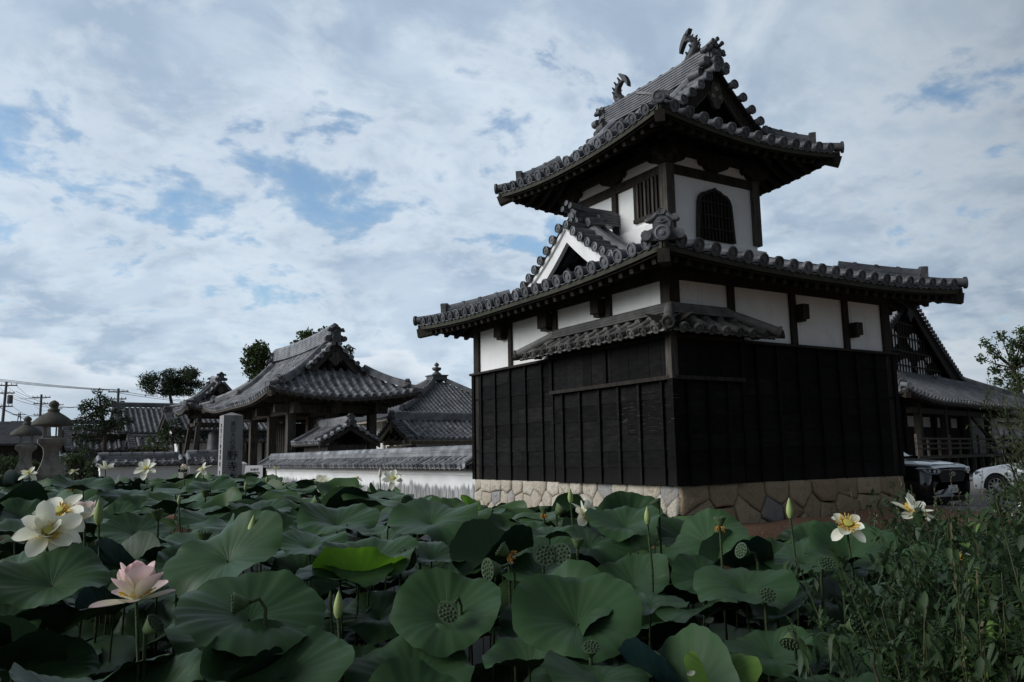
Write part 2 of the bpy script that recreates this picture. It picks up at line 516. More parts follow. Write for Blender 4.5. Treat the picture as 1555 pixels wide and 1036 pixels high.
def _mwall(t):
    co = objco(t)
    n = t.noise(co, 1.2, 5, 0.6)
    col = t.mix(t.mapr(n, 0.3, 0.7), (0.66, 0.67, 0.67), (0.78, 0.79, 0.79))
    sep = t.node('ShaderNodeSeparateXYZ', i0=co)
    # mould and rain stains creeping up the foot of the white wall
    st = t.noise(t.mapping(co, (2.6, 2.6, 0.22)), 2.6, 6, 0.65)
    rag = t.noise(t.mapping(co, (1, 1, 0.15)), 0.55, 4, 0.6)
    reach = t.math('ADD', 0.24, t.math('MULTIPLY', t.math('ADD', st, t.math('SUBTRACT', rag, 0.5)), 0.62))
    m = t.mapr(t.math('SUBTRACT', reach, sep.outputs[2]), -0.03, 0.10)
    drk = t.mapr(t.noise(t.mapping(co, (5, 5, 0.4)), 4.0, 5, 0.6), 0.25, 0.6, 0.35, 1.0)
    ybl = t.mapr(t.math('ADD', sep.outputs[1], t.math('MULTIPLY', st, 2.0)), 22.5, 19.6, 0.0, -0.9)
    col = t.mix(t.math('MULTIPLY', t.math('MULTIPLY', m, drk), 0.88), col, (0.085, 0.088, 0.09))
    return bsdf(t, col, 0.88, t.bump(t.noise(co, 40, 4), 0.1, 0.01), 0.2)


material('stained_plaster', _mwall)


def _simple(name, c, rough, metal=0.0, spec=0.5, **kw):
    def fn(t):
        n = t.noise(objco(t), 8.0, 3)
        cc = t.mix(t.mapr(n, 0.3, 0.7), tuple(x * 0.92 for x in c), tuple(min(1, x * 1.06) for x in c))
        return bsdf(t, cc, rough, None, spec, Metallic=metal, **kw)
    return material(name, fn)


_simple('car_black', (0.010, 0.0105, 0.012), 0.22, 0.0, 0.5, Coat__Weight=0.8)
_simple('car_white', (0.74, 0.75, 0.76), 0.25, 0.0, 0.5, Coat__Weight=0.6)
_simple('car_plastic', (0.012, 0.012, 0.013), 0.6, 0.0, 0.3)
_simple('car_glass', (0.010, 0.012, 0.014), 0.05, 0.0, 0.6)
_simple('lamp_glass', (0.20, 0.22, 0.24), 0.12, 0.0, 0.8)
_simple('chrome', (0.55, 0.56, 0.58), 0.18, 1.0)
_simple('silver', (0.42, 0.43, 0.44), 0.35, 0.8)
_simple('tyre', (0.014, 0.014, 0.014), 0.85, 0.0, 0.2)
_simple('plate_white', (0.70, 0.72, 0.73), 0.4)
_simple('plate_green', (0.015, 0.07, 0.05), 0.5)
_simple('wire', (0.02, 0.021, 0.024), 0.6)

# ------------------------------------------------------------------ mesh builder
class MB:
    """Collects shapes (in world or local coordinates) and links them as one mesh object."""

    def __init__(s):
        s.v, s.f, s.m, s.s, s.mats = [], [], [], [], []
        s.tip = None

    def mi(s, name):
        if name not in s.mats:
            s.mats.append(name)
        return s.mats.index(name)

    def add(s, verts, faces, mat, smooth=False):
        o = len(s.v)
        k = s.mi(mat)
        s.v.extend([tuple(p) for p in verts])
        for f in faces:
            s.f.append(tuple(i + o for i in f))
            s.m.append(k)
            s.s.append(smooth)
        return o

    def box(s, a, b, mat):
        x0, y0, z0 = a
        x1, y1, z1 = b
        s.add([(x0, y0, z0), (x1, y0, z0), (x1, y1, z0), (x0, y1, z0), (x0, y0, z1), (x1, y0, z1), (x1, y1, z1), (x0, y1, z1)],
              [(0, 3, 2, 1), (4, 5, 6, 7), (0, 1, 5, 4), (1, 2, 6, 5), (2, 3, 7, 6), (3, 0, 4, 7)], mat)

    def cbox(s, c, size, mat):
        s.box([c[i] - size[i] / 2 for i in range(3)], [c[i] + size[i] / 2 for i in range(3)], mat)

    def bar(s, p, q, w, h, mat, up=(0, 0, 1), w2=None, h2=None):
        """Rectangular bar from p to q; w across, h along up."""
        p, q, up = Vector(p), Vector(q), Vector(up)
        d = (q - p).normalized()
        x = d.cross(up)
        if x.length < 1e-6:
            x = d.cross(Vector((1, 0, 0)))
        x.normalize()
        y = x.cross(d).normalized()
        vs = []
        for c, ww, hh in ((p, w, h), (q, w2 or w, h2 or h)):
            for i, j in ((-1, -1), (1, -1), (1, 1), (-1, 1)):
                vs.append(c + x * (i * ww / 2) + y * (j * hh / 2))
        s.add(vs, [(0, 1, 2, 3), (7, 6, 5, 4), (0, 4, 5, 1), (1, 5, 6, 2), (2, 6, 7, 3), (3, 7, 4, 0)], mat)

    def tube(s, pts, r, n, mat, caps=True, smooth=True, flat=1.0):
        pts = [Vector(p) for p in pts]
        rs = r if isinstance(r, (list, tuple)) else [r] * len(pts)
        vs, fs = [], []
        x = None
        for i, p in enumerate(pts):
            d = (pts[min(i + 1, len(pts) - 1)] - pts[max(i - 1, 0)])
            d = d.normalized() if d.length > 1e-9 else Vector((0, 0, 1))
            if x is None:
                x = d.cross(Vector((0, 0, 1)))
                if x.length < 1e-3:
                    x = d.cross(Vector((1, 0, 0)))
            x = (x - d * x.dot(d)).normalized()
            y = d.cross(x)
            for k in range(n):
                a = 2 * pi * k / n
                vs.append(p + x * (cos(a) * rs[i]) + y * (sin(a) * rs[i] * flat))
        for i in range(len(pts) - 1):
            for k in range(n):
                a, b = i * n + k, i * n + (k + 1) % n
                fs.append((a, b, b + n, a + n))
        s.add(vs, fs, mat, smooth)
        if caps:
            o = len(vs)
            s.add(vs[:n], [tuple(range(n - 1, -1, -1))], mat)
            s.add(vs[-n:], [tuple(range(n))], mat)

    def lathe(s, prof, n, c, mat, smooth=True, square=False, rot=0.0):
        """prof: list of (radius, z) from bottom to top around c; square: four-sided with flat sides."""
        vs, fs = [], []
        k = sqrt(2) if square else 1
        for r, z in prof:
            for i in range(n):
                a = 2 * pi * i / n + rot
                vs.append((c[0] + cos(a) * r * k, c[1] + sin(a) * r * k, c[2] + z))
        for j in range(len(prof) - 1):
            for i in range(n):
                a, b = j * n + i, j * n + (i + 1) % n
                fs.append((a, b, b + n, a + n))
        fs.append(tuple(range(n - 1, -1, -1)))
        fs.append(tuple(range((len(prof) - 1) * n, len(prof) * n)))
        s.add(vs, fs, mat, smooth)

    def prism(s, poly, to3, t0, t1, mat, smooth=False):
        """Extrude a 2-D polygon [(u,v)] between t0 and t1 through to3(u,v,t)."""
        n = len(poly)
        vs = [to3(u, v, t0) for u, v in poly] + [to3(u, v, t1) for u, v in poly]
        fs = [tuple(range(n - 1, -1, -1)), tuple(range(n, 2 * n))]
        fs += [(i, (i + 1) % n, n + (i + 1) % n, n + i) for i in range(n)]
        s.add(vs, fs, mat, smooth)

    def ribbon(s, inner, outer, to3, t0, t1, mat):
        """Solid band between two open 2-D polylines, extruded."""
        n = len(inner)
        vs = []
        for t in (t0, t1):
            vs += [to3(u, v, t) for u, v in inner] + [to3(u, v, t) for u, v in outer]
        fs = []
        for i in range(n - 1):
            a, b, c, d = i, i + 1, n + i, n + i + 1
            o = 2 * n
            fs += [(a, b, d, c), (a + o, c + o, d + o, b + o), (a, a + o, b + o, b), (c, d, d + o, c + o)]
        for i in (0, n - 1):
            fs.append((i, n + i, 3 * n + i, 2 * n + i))
        s.add(vs, fs, mat)

    def grid(s, fn, nu, nv, mat, smooth=True):
        vs = [fn(i / nu, j / nv) for j in range(nv + 1) for i in range(nu + 1)]
        w = nu + 1
        s.add(vs, [(j * w + i, j * w + i + 1, (j + 1) * w + i + 1, (j + 1) * w + i) for j in range(nv) for i in range(nu)], mat, smooth)

    def sweep(s, path, prof, mat, up=(0, 0, 1), caps=True, smooth=False):
        """Sweep a closed 2-D profile [(x across, z up)] along a path, kept upright."""
        path = [Vector(p) for p in path]
        up = Vector(up)
        n = len(prof)
        vs, fs = [], []
        for i, p in enumerate(path):
            d = (path[min(i + 1, len(path) - 1)] - path[max(i - 1, 0)]).normalized()
            x = d.cross(up).normalized()
            y = x.cross(d).normalized()
            for a, b in prof:
                vs.append(p + x * a + y * b)
        for i in range(len(path) - 1):
            for k in range(n):
                a, b = i * n + k, i * n + (k + 1) % n
                fs.append((a, b, b + n, a + n))
        if caps:
            fs.append(tuple(range(n - 1, -1, -1)))
            fs.append(tuple(range((len(path) - 1) * n, len(path) * n)))
        s.add(vs, fs, mat, smooth)

    def disc(s, c, axis, r, mat, n=12, depth=0.04, boss=True):
        """Round tile end with raised rim and boss, facing along axis."""
        c, a = Vector(c), Vector(axis).normalized()
        x = a.cross(Vector((0, 0, 1)))
        x = x.normalized() if x.length > 1e-4 else Vector((1, 0, 0))
        y = x.cross(a)
        rings = [(r, -depth), (r, 0), (r * 0.80, 0.006), (r * 0.74, -0.014), (r * 0.36, -0.014), (r * 0.30, 0.004), (0.02 * r, 0.008)] if boss else [(r, -depth), (r, 0), (r * 0.78, 0.0), (r * 0.72, -0.012), (0.02 * r, -0.012)]
        vs, fs = [], []
        for rr, h in rings:
            for k in range(n):
                t = 2 * pi * k / n
                vs.append(c + x * (cos(t) * rr) + y * (sin(t) * rr) + a * h)
        for j in range(len(rings) - 1):
            for k in range(n):
                p, q = j * n + k, j * n + (k + 1) % n
                fs.append((p, q, q + n, p + n))
        fs.append(tuple(range((len(rings) - 1) * n, len(rings) * n)))
        s.add(vs, fs, mat)

    def build(s, name, parent=None, origin=None, label=None):
        me = bpy.data.meshes.new(name)
        if origin is None and parent is not None and parent.type == 'EMPTY' and not parent.get('local'):
            origin = Vector(parent['base'])
        vv = s.v
        if origin is not None:
            ox, oy, oz = origin
            vv = [(x - ox, y - oy, z - oz) for x, y, z in s.v]
        me.from_pydata(vv, [], s.f)
        for k in s.mats:
            me.materials.append(MATS[k])
        me.polygons.foreach_set('material_index', s.m)
        me.polygons.foreach_set('use_smooth', s.s)
        if s.tip is not None:
            a = me.attributes.new('tip', 'FLOAT', 'POINT')
            a.data.foreach_set('value', s.tip)
        me.update()
        o = bpy.data.objects.new(name, me)
        COL.objects.link(o)
        if parent is not None:
            o.parent = parent
        if label:
            o['label'] = label
        return o


def tag(o, label, cat, group=None):
    o['label'] = label
    o['category'] = cat
    if group:
        o['group'] = group
    return o


def thing(name, label, cat, base=(0, 0, 0), group=None, local=False, rotz=0.0, scale=1.0):
    """Empty at a thing's base. Parts are given in world coordinates, or in the Empty's own when local."""
    o = bpy.data.objects.new(name, None)
    COL.objects.link(o)
    o.empty_display_size = 0.3
    o.location = base
    o.rotation_euler = (0, 0, rotz)
    o.scale = (scale, scale, scale)
    o['base'] = tuple(base)
    if local:
        o['local'] = 1
    return tag(o, label, cat, group)


def struct(o, kind='structure'):
    o['kind'] = kind
    return o


def sub(parent_part, mb, name, origin, label=None):
    """A sub-part: parent_part is a mesh built with the same origin."""
    return mb.build(name, parent_part, Vector(origin), label)


def copy_tree(o, parent=None):
    c = o.copy()
    COL.objects.link(c)
    c.parent = parent
    for ch in list(o.children):
        copy_tree(ch, c)
    return c


def interp(pts, x):
    if x <= pts[0][0]:
        return pts[0][1]
    for (a, b), (c, d) in zip(pts, pts[1:]):
        if x <= c:
            return b + (d - b) * (x - a) / (c - a)
    return pts[-1][1]


def rot2(v, a):
    return Vector((v[0] * cos(a) - v[1] * sin(a), v[0] * sin(a) + v[1] * cos(a), v[2]))


# ------------------------------------------------------------------ tiled roofs
Z = Vector((0, 0, 1))


class Slope:
    """One tiled roof plane: O eave corner, U along the eave, V inward (both horizontal), hf(s,t) height above O.z."""

    def __init__(s, O, U, V, L, hf):
        s.O, s.U, s.V, s.L, s.hf = Vector(O), Vector(U).normalized(), Vector(V).normalized(), L, hf

    def P(s, a, t, dz=0.0):
        return s.O + s.U * a + s.V * t + Z * (s.hf(a, t) + dz)


def tile_slope(mb, sl, tmax, sp, r, step, mat, t0=0.0, nr=6, caps=True, capn=12, pan=True, s0=0.0, s1=None, capr=1.22, boss=True, tmin=None, jit=0.0, lift=0.0):
    """Rolls of round cover tiles with stepped pan tiles between them."""
    s1 = sl.L if s1 is None else s1
    n = max(1, int(round((s1 - s0) / sp)))
    sp = (s1 - s0) / n
    for i in range(n + 1):
        a = s0 + i * sp
        tl = tmax(min(max(a, s0 + 1e-3), s1 - 1e-3))
        ts = t0 if tmin is None else max(t0, tmin(a))
        # cover roll
        if tl - ts > 0.06 and 0 < i < n:
            k = max(1, int(round((tl - ts) / step)))
            st = (tl - ts) / k
            for j in range(k):
                ta, tb = ts + j * st, ts + (j + 1) * st + 0.015
                vs, fs = [], []
                jj = random.uniform(-jit, jit)
                ja = random.uniform(-jit, jit)
                for tt, rr, dz in ((ta, r * 1.06, 0.012), (tb, r * 0.92, 0.0)):
                    for q in range(nr + 1):
                        th = pi * (-0.12 + 1.24 * q / nr)
                        vs.append(sl.P(a + cos(th) * rr + ja, tt, sin(th) * rr + dz + jj + lift))
                for q in range(nr):
                    fs.append((q, q + 1, q + nr + 2, q + nr + 1))
                mb.add(vs, fs, mat, True)
                mb.add(vs[:nr + 1], [tuple(range(nr, -1, -1))], mat)
            if caps:
                p = sl.P(a, ts, r * 0.25 + lift)
                q = sl.P(a, ts + 0.2, r * 0.25 + lift)
                mb.disc(p - (q - p).normalized() * 0.035, p - q, r * capr, mat, capn, 0.05, boss)
        # pan tiles to the next roll
        if pan and i < n:
            b = a + sp
            mid = (a + b) / 2
            tl2 = max(tmax(a + 1e-3 if i == 0 else a), tmax(b - 1e-3 if i == n - 1 else b), tmax(mid))
            tsp = t0 if tmin is None else max(t0, tmin(mid))
            if tl2 - tsp < 0.05:
                continue
            k = max(1, int(round((tl2 - tsp) / step)))
            st = (tl2 - tsp) / k
            g = sp * 0.24
            cols = ((a, 0.01), (a + sp * 0.28, -g * 0.35), (mid, -g * 0.55), (a + sp * 0.72, -g * 0.35), (b, 0.01))
            for j in range(k):
                ta, tb = tsp + j * st, tsp + (j + 1) * st
                vs = []
                for tt, dz in ((ta, -0.028 if j else -0.012), (ta, 0.022 if j else 0.0), (tb, 0.0)):
                    for c, w in cols:
                        # keep the strip inside its limit near hips
                        vs.append(sl.P(c, min(tt, max(tsp, tmax(min(max(c, s0 + 1e-3), s1 - 1e-3)) + 0.02)), w + dz))
                fs = []
                for rr in range(2):
                    for q in range(4):
                        fs.append((rr * 5 + q, rr * 5 + q + 1, rr * 5 + q + 6, rr * 5 + q + 5))
                mb.add(vs, fs, mat, True)


def ridge_profile(w, h, layers, rt):
    """Stack of flat ridge tiles with shadow gaps and a round tile on top."""
    pr = []
    dh = (h - rt * 0.6) / layers
    for i in range(layers):
        ww = w / 2 * (1 - 0.12 * i / max(1, layers))
        pr += [(ww, i * dh), (ww, i * dh + dh * 0.62), (ww * 0.86, i * dh + dh * 0.66), (ww * 0.86, (i + 1) * dh)]
    top = (h - rt * 0.6)
    arc = [(cos(pi * k / 6) * rt, top + sin(pi * k / 6) * rt) for k in range(7)]
    right = pr + arc
    left = [(-a, b) for a, b in reversed(pr)]
    return right + left


def ridge(mb, path, w, h, layers, rt, mat, joints=0.0):
    mb.sweep(path, ridge_profile(w, h, layers, rt), mat)
    if joints:
        # saddle tiles: slightly wider collars on the round top tile
        path = [Vector(p) for p in path]
        acc = 0.0
        for p, q in zip(path, path[1:]):
            L = (q - p).length
            d = (q - p).normalized()
            t = joints - acc
            while t < L:
                c = p + d * t
                pr = [(cos(pi * k / 6) * rt * 1.22, h - rt * 0.6 + sin(pi * k / 6) * rt * 1.22) for k in range(7)]
                mb.sweep([c - d * 0.035, c + d * 0.035], pr, mat)
                t += joints
            acc = (acc + L) % joints


def onigawara(mb, p, d, sc, mat, fancy=True, disc_mat=None):
    """Ridge-end ornament: backed shield with scrolls and a round crest tile, facing d."""
    p, d = Vector(p), Vector(d).normalized()
    x = d.cross(Z).normalized()
    y = x.cross(d).normalized()
    if y.z < 0:
        y = -y

    def t3(u, v, t):
        return p + x * (u * sc) + y * (v * sc) + d * (t * sc)
    outline = [(-0.34, -0.05), (-0.42, 0.08), (-0.34, 0.22), (-0.24, 0.26), (-0.24, 0.42), (-0.34, 0.52), (-0.20, 0.58), (-0.10, 0.70), (0.10, 0.70), (0.20, 0.58), (0.34, 0.52), (0.24, 0.42), (0.24, 0.26), (0.34, 0.22), (0.42, 0.08), (0.34, -0.05)]
    mb.prism(outline, t3, -0.22, 0.06, mat)
    inner = [(-0.19, 0.24), (-0.20, 0.40), (-0.10, 0.52), (0.10, 0.52), (0.20, 0.40), (0.19, 0.24)]
    mb.prism(inner, t3, 0.05, 0.13, mat)
    mb.disc(t3(0, 0.10, 0.22), d, 0.205 * sc, mat, 16, 0.22 * sc, True)
    if fancy:
        for sg in (-1, 1):
            mb.tube([t3(sg * 0.40, 0.08, -0.1), t3(sg * 0.40, 0.08, 0.13)], 0.13 * sc, 9, mat)
            mb.tube([t3(sg * 0.30, 0.50, -0.12), t3(sg * 0.30, 0.50, 0.12)], 0.085 * sc, 8, mat)
            pts = [t3(sg * (0.12 + 0.30 * k / 6), 0.60 - 0.16 * sin(pi * k / 6 * 0.6), 0.08) for k in range(7)]
            mb.tube(pts, [0.06 * sc] * 6 + [0.03 * sc], 6, mat)
        mb.tube([t3(0, 0.66, -0.2), t3(0, 0.66, 0.12)], 0.095 * sc, 9, mat)
        mb.disc(t3(0, 0.66, 0.135), d, 0.09 * sc, mat, 9, 0.03, False)
        mb.tube([t3(-0.1, 0.40, 0.12), t3(0, 0.36, 0.16), t3(0.1, 0.40, 0.12)], 0.035 * sc, 6, mat)
        mb.tube([t3(-0.05, 0.44, 0.12), t3(0.04, 0.44, 0.15)], 0.03 * sc, 6, mat)


def rafters(mb, sl, t0, t1f, sp, w, h, dz, mat, s0=None, s1=None):
    s0 = sp / 2 if s0 is None else s0
    s1 = sl.L - sp / 2 if s1 is None else s1
    n = max(1, int((s1 - s0) / sp))
    for i in range(n + 1):
        a = s0 + (s1 - s0) * i / n
        t1 = t1f(a)
        if t1 - t0 < 0.08:
            continue
        tm = (t0 + t1) / 2
        mb.bar(sl.P(a, t0, dz), sl.P(a, tm, dz), w, h, mat)
        mb.bar(sl.P(a, tm, dz), sl.P(a, t1, dz), w, h, mat)


def eave_board(mb, sl, t, d0, d1, th, mat, n=16, sa=0.0, sb=0.0):
    """Fascia under the tile ends, following the eave curve."""
    def f(a, dz, tt):
        return sl.P(a, tt, dz)
    vs, fs = [], []
    for i in range(n + 1):
        a = sa + (sl.L - sa - sb) * i / n
        ta = t if 0 < i < n else t
        vs += [f(a, d0, ta), f(a, d1, ta), f(a, d1, ta + th), f(a, d0, ta + th)]
    for i in range(n):
        o = i * 4
        for k in range(4):
            fs.append((o + k, o + (k + 1) % 4, o + 4 + (k + 1) % 4, o + 4 + k))
    fs += [(0, 3, 2, 1), tuple(n * 4 + k for k in range(4))]
    mb.add(vs, fs, mat)


def underside(mb, sl, tmax, dz, mat, n=24, m=5):
    """Board sheet under the tiles."""
    vs, fs = [], []
    for i in range(n + 1):
        a = sl.L * i / n
        tl = max(0.0, tmax(min(max(a, 1e-3), sl.L - 1e-3)))
        for j in range(m + 1):
            vs.append(sl.P(a, 0.04 + (tl - 0.04) * j / m if tl > 0.04 else 0.0, dz))
    for i in range(n):
        for j in range(m):
            o = i * (m + 1) + j
            fs.append((o, o + 1, o + m + 2, o + m + 1))
    mb.add(vs, fs, mat)


def hip_sides(x0, y0, x1, y1, z, prof, lift, reach):
    """Four slopes of a hipped roof over a rectangle; prof(t) rise, corners lifted by lift within reach."""
    def mk(O, U, V, L):
        def hf(s, t):
            k = max(0.0, 1 - min(s, L - s) / reach)
            return prof(t) + lift * k * k * max(0.0, 1 - t / reach)
        return Slope(O, U, V, L, hf)
    return {
        'w': mk((x0, y1, z), (0, -1, 0), (1, 0, 0), y1 - y0),       # faces -x
        's': mk((x0, y0, z), (1, 0, 0), (0, 1, 0), x1 - x0),        # faces -y
        'e': mk((x1, y0, z), (0, 1, 0), (-1, 0, 0), y1 - y0),
        'n': mk((x1, y1, z), (-1, 0, 0), (0, -1, 0), x1 - x0),
    }


def text_mesh(mb, body, to3, size, mat, depth=0.004):
    """Lettering turned into mesh: to3(u, v, w) maps the text plane into place."""
    cu = bpy.data.curves.new("lettering", 'FONT')
    cu.body = body
    cu.size = size
    cu.align_x = 'CENTER'
    cu.align_y = 'CENTER'
    cu.extrude = depth
    cu.resolution_u = 3
    ob = bpy.data.objects.new("lettering", cu)
    COL.objects.link(ob)
    bpy.context.view_layer.update()
    dg = bpy.context.evaluated_depsgraph_get()
    ev = ob.evaluated_get(dg)
    me = ev.to_mesh()
    vs = [to3(v.co.x, v.co.y, v.co.z) for v in me.vertices]
    fs = [tuple(p.vertices) for p in me.polygons]
    if vs:
        mb.add(vs, fs, mat)
    ev.to_mesh_clear()
    bpy.data.objects.remove(ob)
    bpy.data.curves.remove(cu)

# ------------------------------------------------------------------ ground, water
def ground_z(x, y):
    """Yard level with the lotus pond cut out of it."""
    def sd_pond():
        # positive inside the pond
        e = min(9.25 - x if y > 9.6 else 99, 1e9)
        a = 9.95 - y if x > 9.0 else 1e9                     # bank in front of the tower
        if x > 9.0 and y > 9.6:
            a = min(9.95 - y, 1e9)
        left = 9.55 - x if y > 9.95 else 1e9                  # bank along tower side and white wall
        # bank on the right, from beside the tower back to the photographer
        nx, ny = (9.6 - 0.6), -(14.6 - 1.9)
        ln = sqrt(nx * nx + ny * ny)
        r = -((x - 1.9) * nx + (y - 0.6) * ny) / ln
        back = 21.5 - y
        front = y + 1.5 + 0.0 * x
        lft = x + 16.0
        return min(a if x > 9.3 else 1e9, left, r, back, front, lft)
    d = sd_pond()
    k = max(0.0, min(1.0, (d + 0.40) / (0.9 if y > 10.2 else 1.4)))
    k = k * k * (3 - 2 * k)
    h = 0.0
    if x > 9 and y > 8:
        h += 0.16 * max(0, min(1, (x - 10.5) / 4.5)) * max(0, min(1, (17.2 - x) / 1.0)) * max(0, min(1, (10.95 - y) / 0.5)) * max(0.0, min(1.0, (y - 9.6) / 0.6))
    return h * (1 - k) - 1.25 * k


def axis(a, b, n, lo, hi, m):
    core = [a + (b - a) * i / n for i in range(n + 1)]
    l = [a - (a - lo) * (i / m) ** 3 for i in range(m, 0, -1)]
    r = [b + (hi - b) * (i / m) ** 3 for i in range(1, m + 1)]
    return l + core + r


def make_ground():
    xs = axis(-12, 24, 120, -900, 1200, 14)
    ys = axis(-3, 30, 120, -300, 1500, 14)
    mb = MB()
    vs = [(x, y, ground_z(x, y) + (0.03 * sin(x * 3.1 + y) * sin(y * 2.3 - x) if -12 < x < 24 and -3 < y < 30 else 0.0)) for y in ys for x in xs]
    w = len(xs)
    mb.add(vs, [(j * w + i, j * w + i + 1, (j + 1) * w + i + 1, (j + 1) * w + i) for j in range(len(ys) - 1) for i in range(w - 1)], 'ground', True)
    struct(mb.build('ground'))
    mb = MB()
    mb.box((-17, -2, -0.80), (14.0, 28, -0.78), 'pond_water')
    struct(mb.build('pond_water'))


make_ground()


# ------------------------------------------------------------------ stone facing: irregular fitted blocks
def clip(poly, nx, ny, c):
    out = []
    for i in range(len(poly)):
        p, q = poly[i], poly[(i + 1) % len(poly)]
        a, b = nx * p[0] + ny * p[1] - c, nx * q[0] + ny * q[1] - c
        if a <= 0:
            out.append(p)
        if (a < 0 < b) or (b < 0 < a):
            t = a / (a - b)
            out.append((p[0] + (q[0] - p[0]) * t, p[1] + (q[1] - p[1]) * t))
    return out


def stone_face(mb, w, h, to3, mat, rng, rows, sx):
    pts = []
    for r in range(rows):
        n = int(w / sx * (1.0 if r == rows - 1 else 1.25))
        for i in range(n):
            jx = 0.22 if r == rows - 1 else 0.42
            pts.append(((i + 0.5 + rng.uniform(-jx, jx) * 0.75 + (0.25 if r % 2 else -0.1)) * w / n, (r + 0.5 + rng.uniform(-0.27, 0.27) * (0.35 if r == rows - 1 else 1)) * h / rows))
    for i, p in enumerate(pts):
        poly = [(0, 0), (w, 0), (w, h), (0, h)]
        for j, q in enumerate(pts):
            if i != j and abs(p[0] - q[0]) < 2.5:
                nx, ny = q[0] - p[0], q[1] - p[1]
                poly = clip(poly, nx, ny, (q[0] ** 2 + q[1] ** 2 - p[0] ** 2 - p[1] ** 2) / 2)
                if len(poly) < 3:
                    break
        if len(poly) < 3:
            continue
        cx = sum(a for a, b in poly) / len(poly)
        cy = sum(b for a, b in poly) / len(poly)
        # subdivide the outline a little so the blocks look hand cut
        out = []
        for k in range(len(poly)):
            a, b = poly[k], poly[(k + 1) % len(poly)]
            L = sqrt((a[0] - b[0]) ** 2 + (a[1] - b[1]) ** 2)
            out.append(a)
            if L > 0.2:
                edge = a[0] < 1e-6 and b[0] < 1e-6 or abs(a[0] - w) < 1e-6 and abs(b[0] - w) < 1e-6
                j = 0 if edge else 0.012
                out.append(((a[0] + b[0]) / 2 + rng.uniform(-j, j), (a[1] + b[1]) / 2 + rng.uniform(-j, j)))
        n = len(out)
        dep = rng.uniform(0.045, 0.10)
        tx, ty = rng.uniform(-0.04, 0.04), rng.uniform(-0.05, 0.05)
        vs = []
        size = sqrt(max(1e-6, max((a - cx) ** 2 + (b - cy) ** 2 for a, b in out)))
        for sh, d, jt in ((0.007, -0.02, 0.0), (0.011, dep * 0.55, 0.004), (0.028, dep * 0.92, 0.007), (0.070, dep + 0.004, 0.009), (0.42 * size, dep + 0.008, 0.014), (0.75 * size, dep + 0.008, 0.012)):
            for a, b in out:
                L = sqrt((a - cx) ** 2 + (b - cy) ** 2) + 1e-6
                k = max(0.05, 1 - sh / L)
                px, py = cx + (a - cx) * k, cy + (b - cy) * k
                vs.append(to3(px, py, d + rng.uniform(-jt, jt) + (tx * (px - cx) + ty * (py - cy) if d > 0 else 0)))
        fs = []
        for r in range(5):
            for k in range(n):
                fs.append((r * n + k, r * n + (k + 1) % n, (r + 1) * n + (k + 1) % n, (r + 1) * n + k))
        fs.append(tuple(5 * n + k for k in range(n)))
        mb.add(vs, fs, mat, True)


# ------------------------------------------------------------------ the drum tower
X0, X1, Y0, Y1 = 9.95, 16.3, 10.9, 18.25
UX0, UX1, UY0, UY1 = 11.7, 14.5, 12.75, 16.35
YM = 14.55                       # dormer and ridge centre line
XM = 13.1
TOWER = thing('drum_tower', 'two-storey black-boarded white-plastered tower on a stone base beside the lotus pond', 'tower', (XM, YM, 0.0))


def lapped_boards(mb, p, u, n, w, z0, z1, bh, mat, battens=0.62, b_off=0.3, bw=0.055, bd=0.035, rail=True):
    """Horizontal lapped boarding with upright battens on a wall starting at p, along u, facing n."""
    p, u, n = Vector(p), Vector(u), Vector(n)
    k = max(1, int(round((z1 - z0) / bh)))
    h = (z1 - z0) / k
    # every course is split into boards of uneven length with tiny offsets
    for i in range(k):
        za, zb = z0 + i * h, z0 + (i + 1) * h
        x = 0.0
        while x < w - 1e-6:
            L = random.uniform(1.6, 2.6)
            xe = min(w, x + L)
            if w - xe < 0.5:
                xe = w
            o = random.uniform(-0.004, 0.004)
            a, b = p + u * (x + 0.003), p + u * (xe - 0.003)
            lo, hi = n * (0.024 + o), n * (0.012 + o)
            vs = [a + Z * za, b + Z * za, b + Z * za + lo, a + Z * za + lo, a + Z * zb + hi, b + Z * zb + hi]
            mb.add(vs, [(0, 1, 2, 3), (3, 2, 5, 4)], mat)
            x = xe
    x = b_off
    while x < w - 0.05:
        c = p + u * x + n * (0.03 + bd / 2 - 0.01)
        mb.bar(c + Z * z0, c + Z * z1, bw, bd + 0.02, mat, n)
        x += battens * random.uniform(0.94, 1.06)


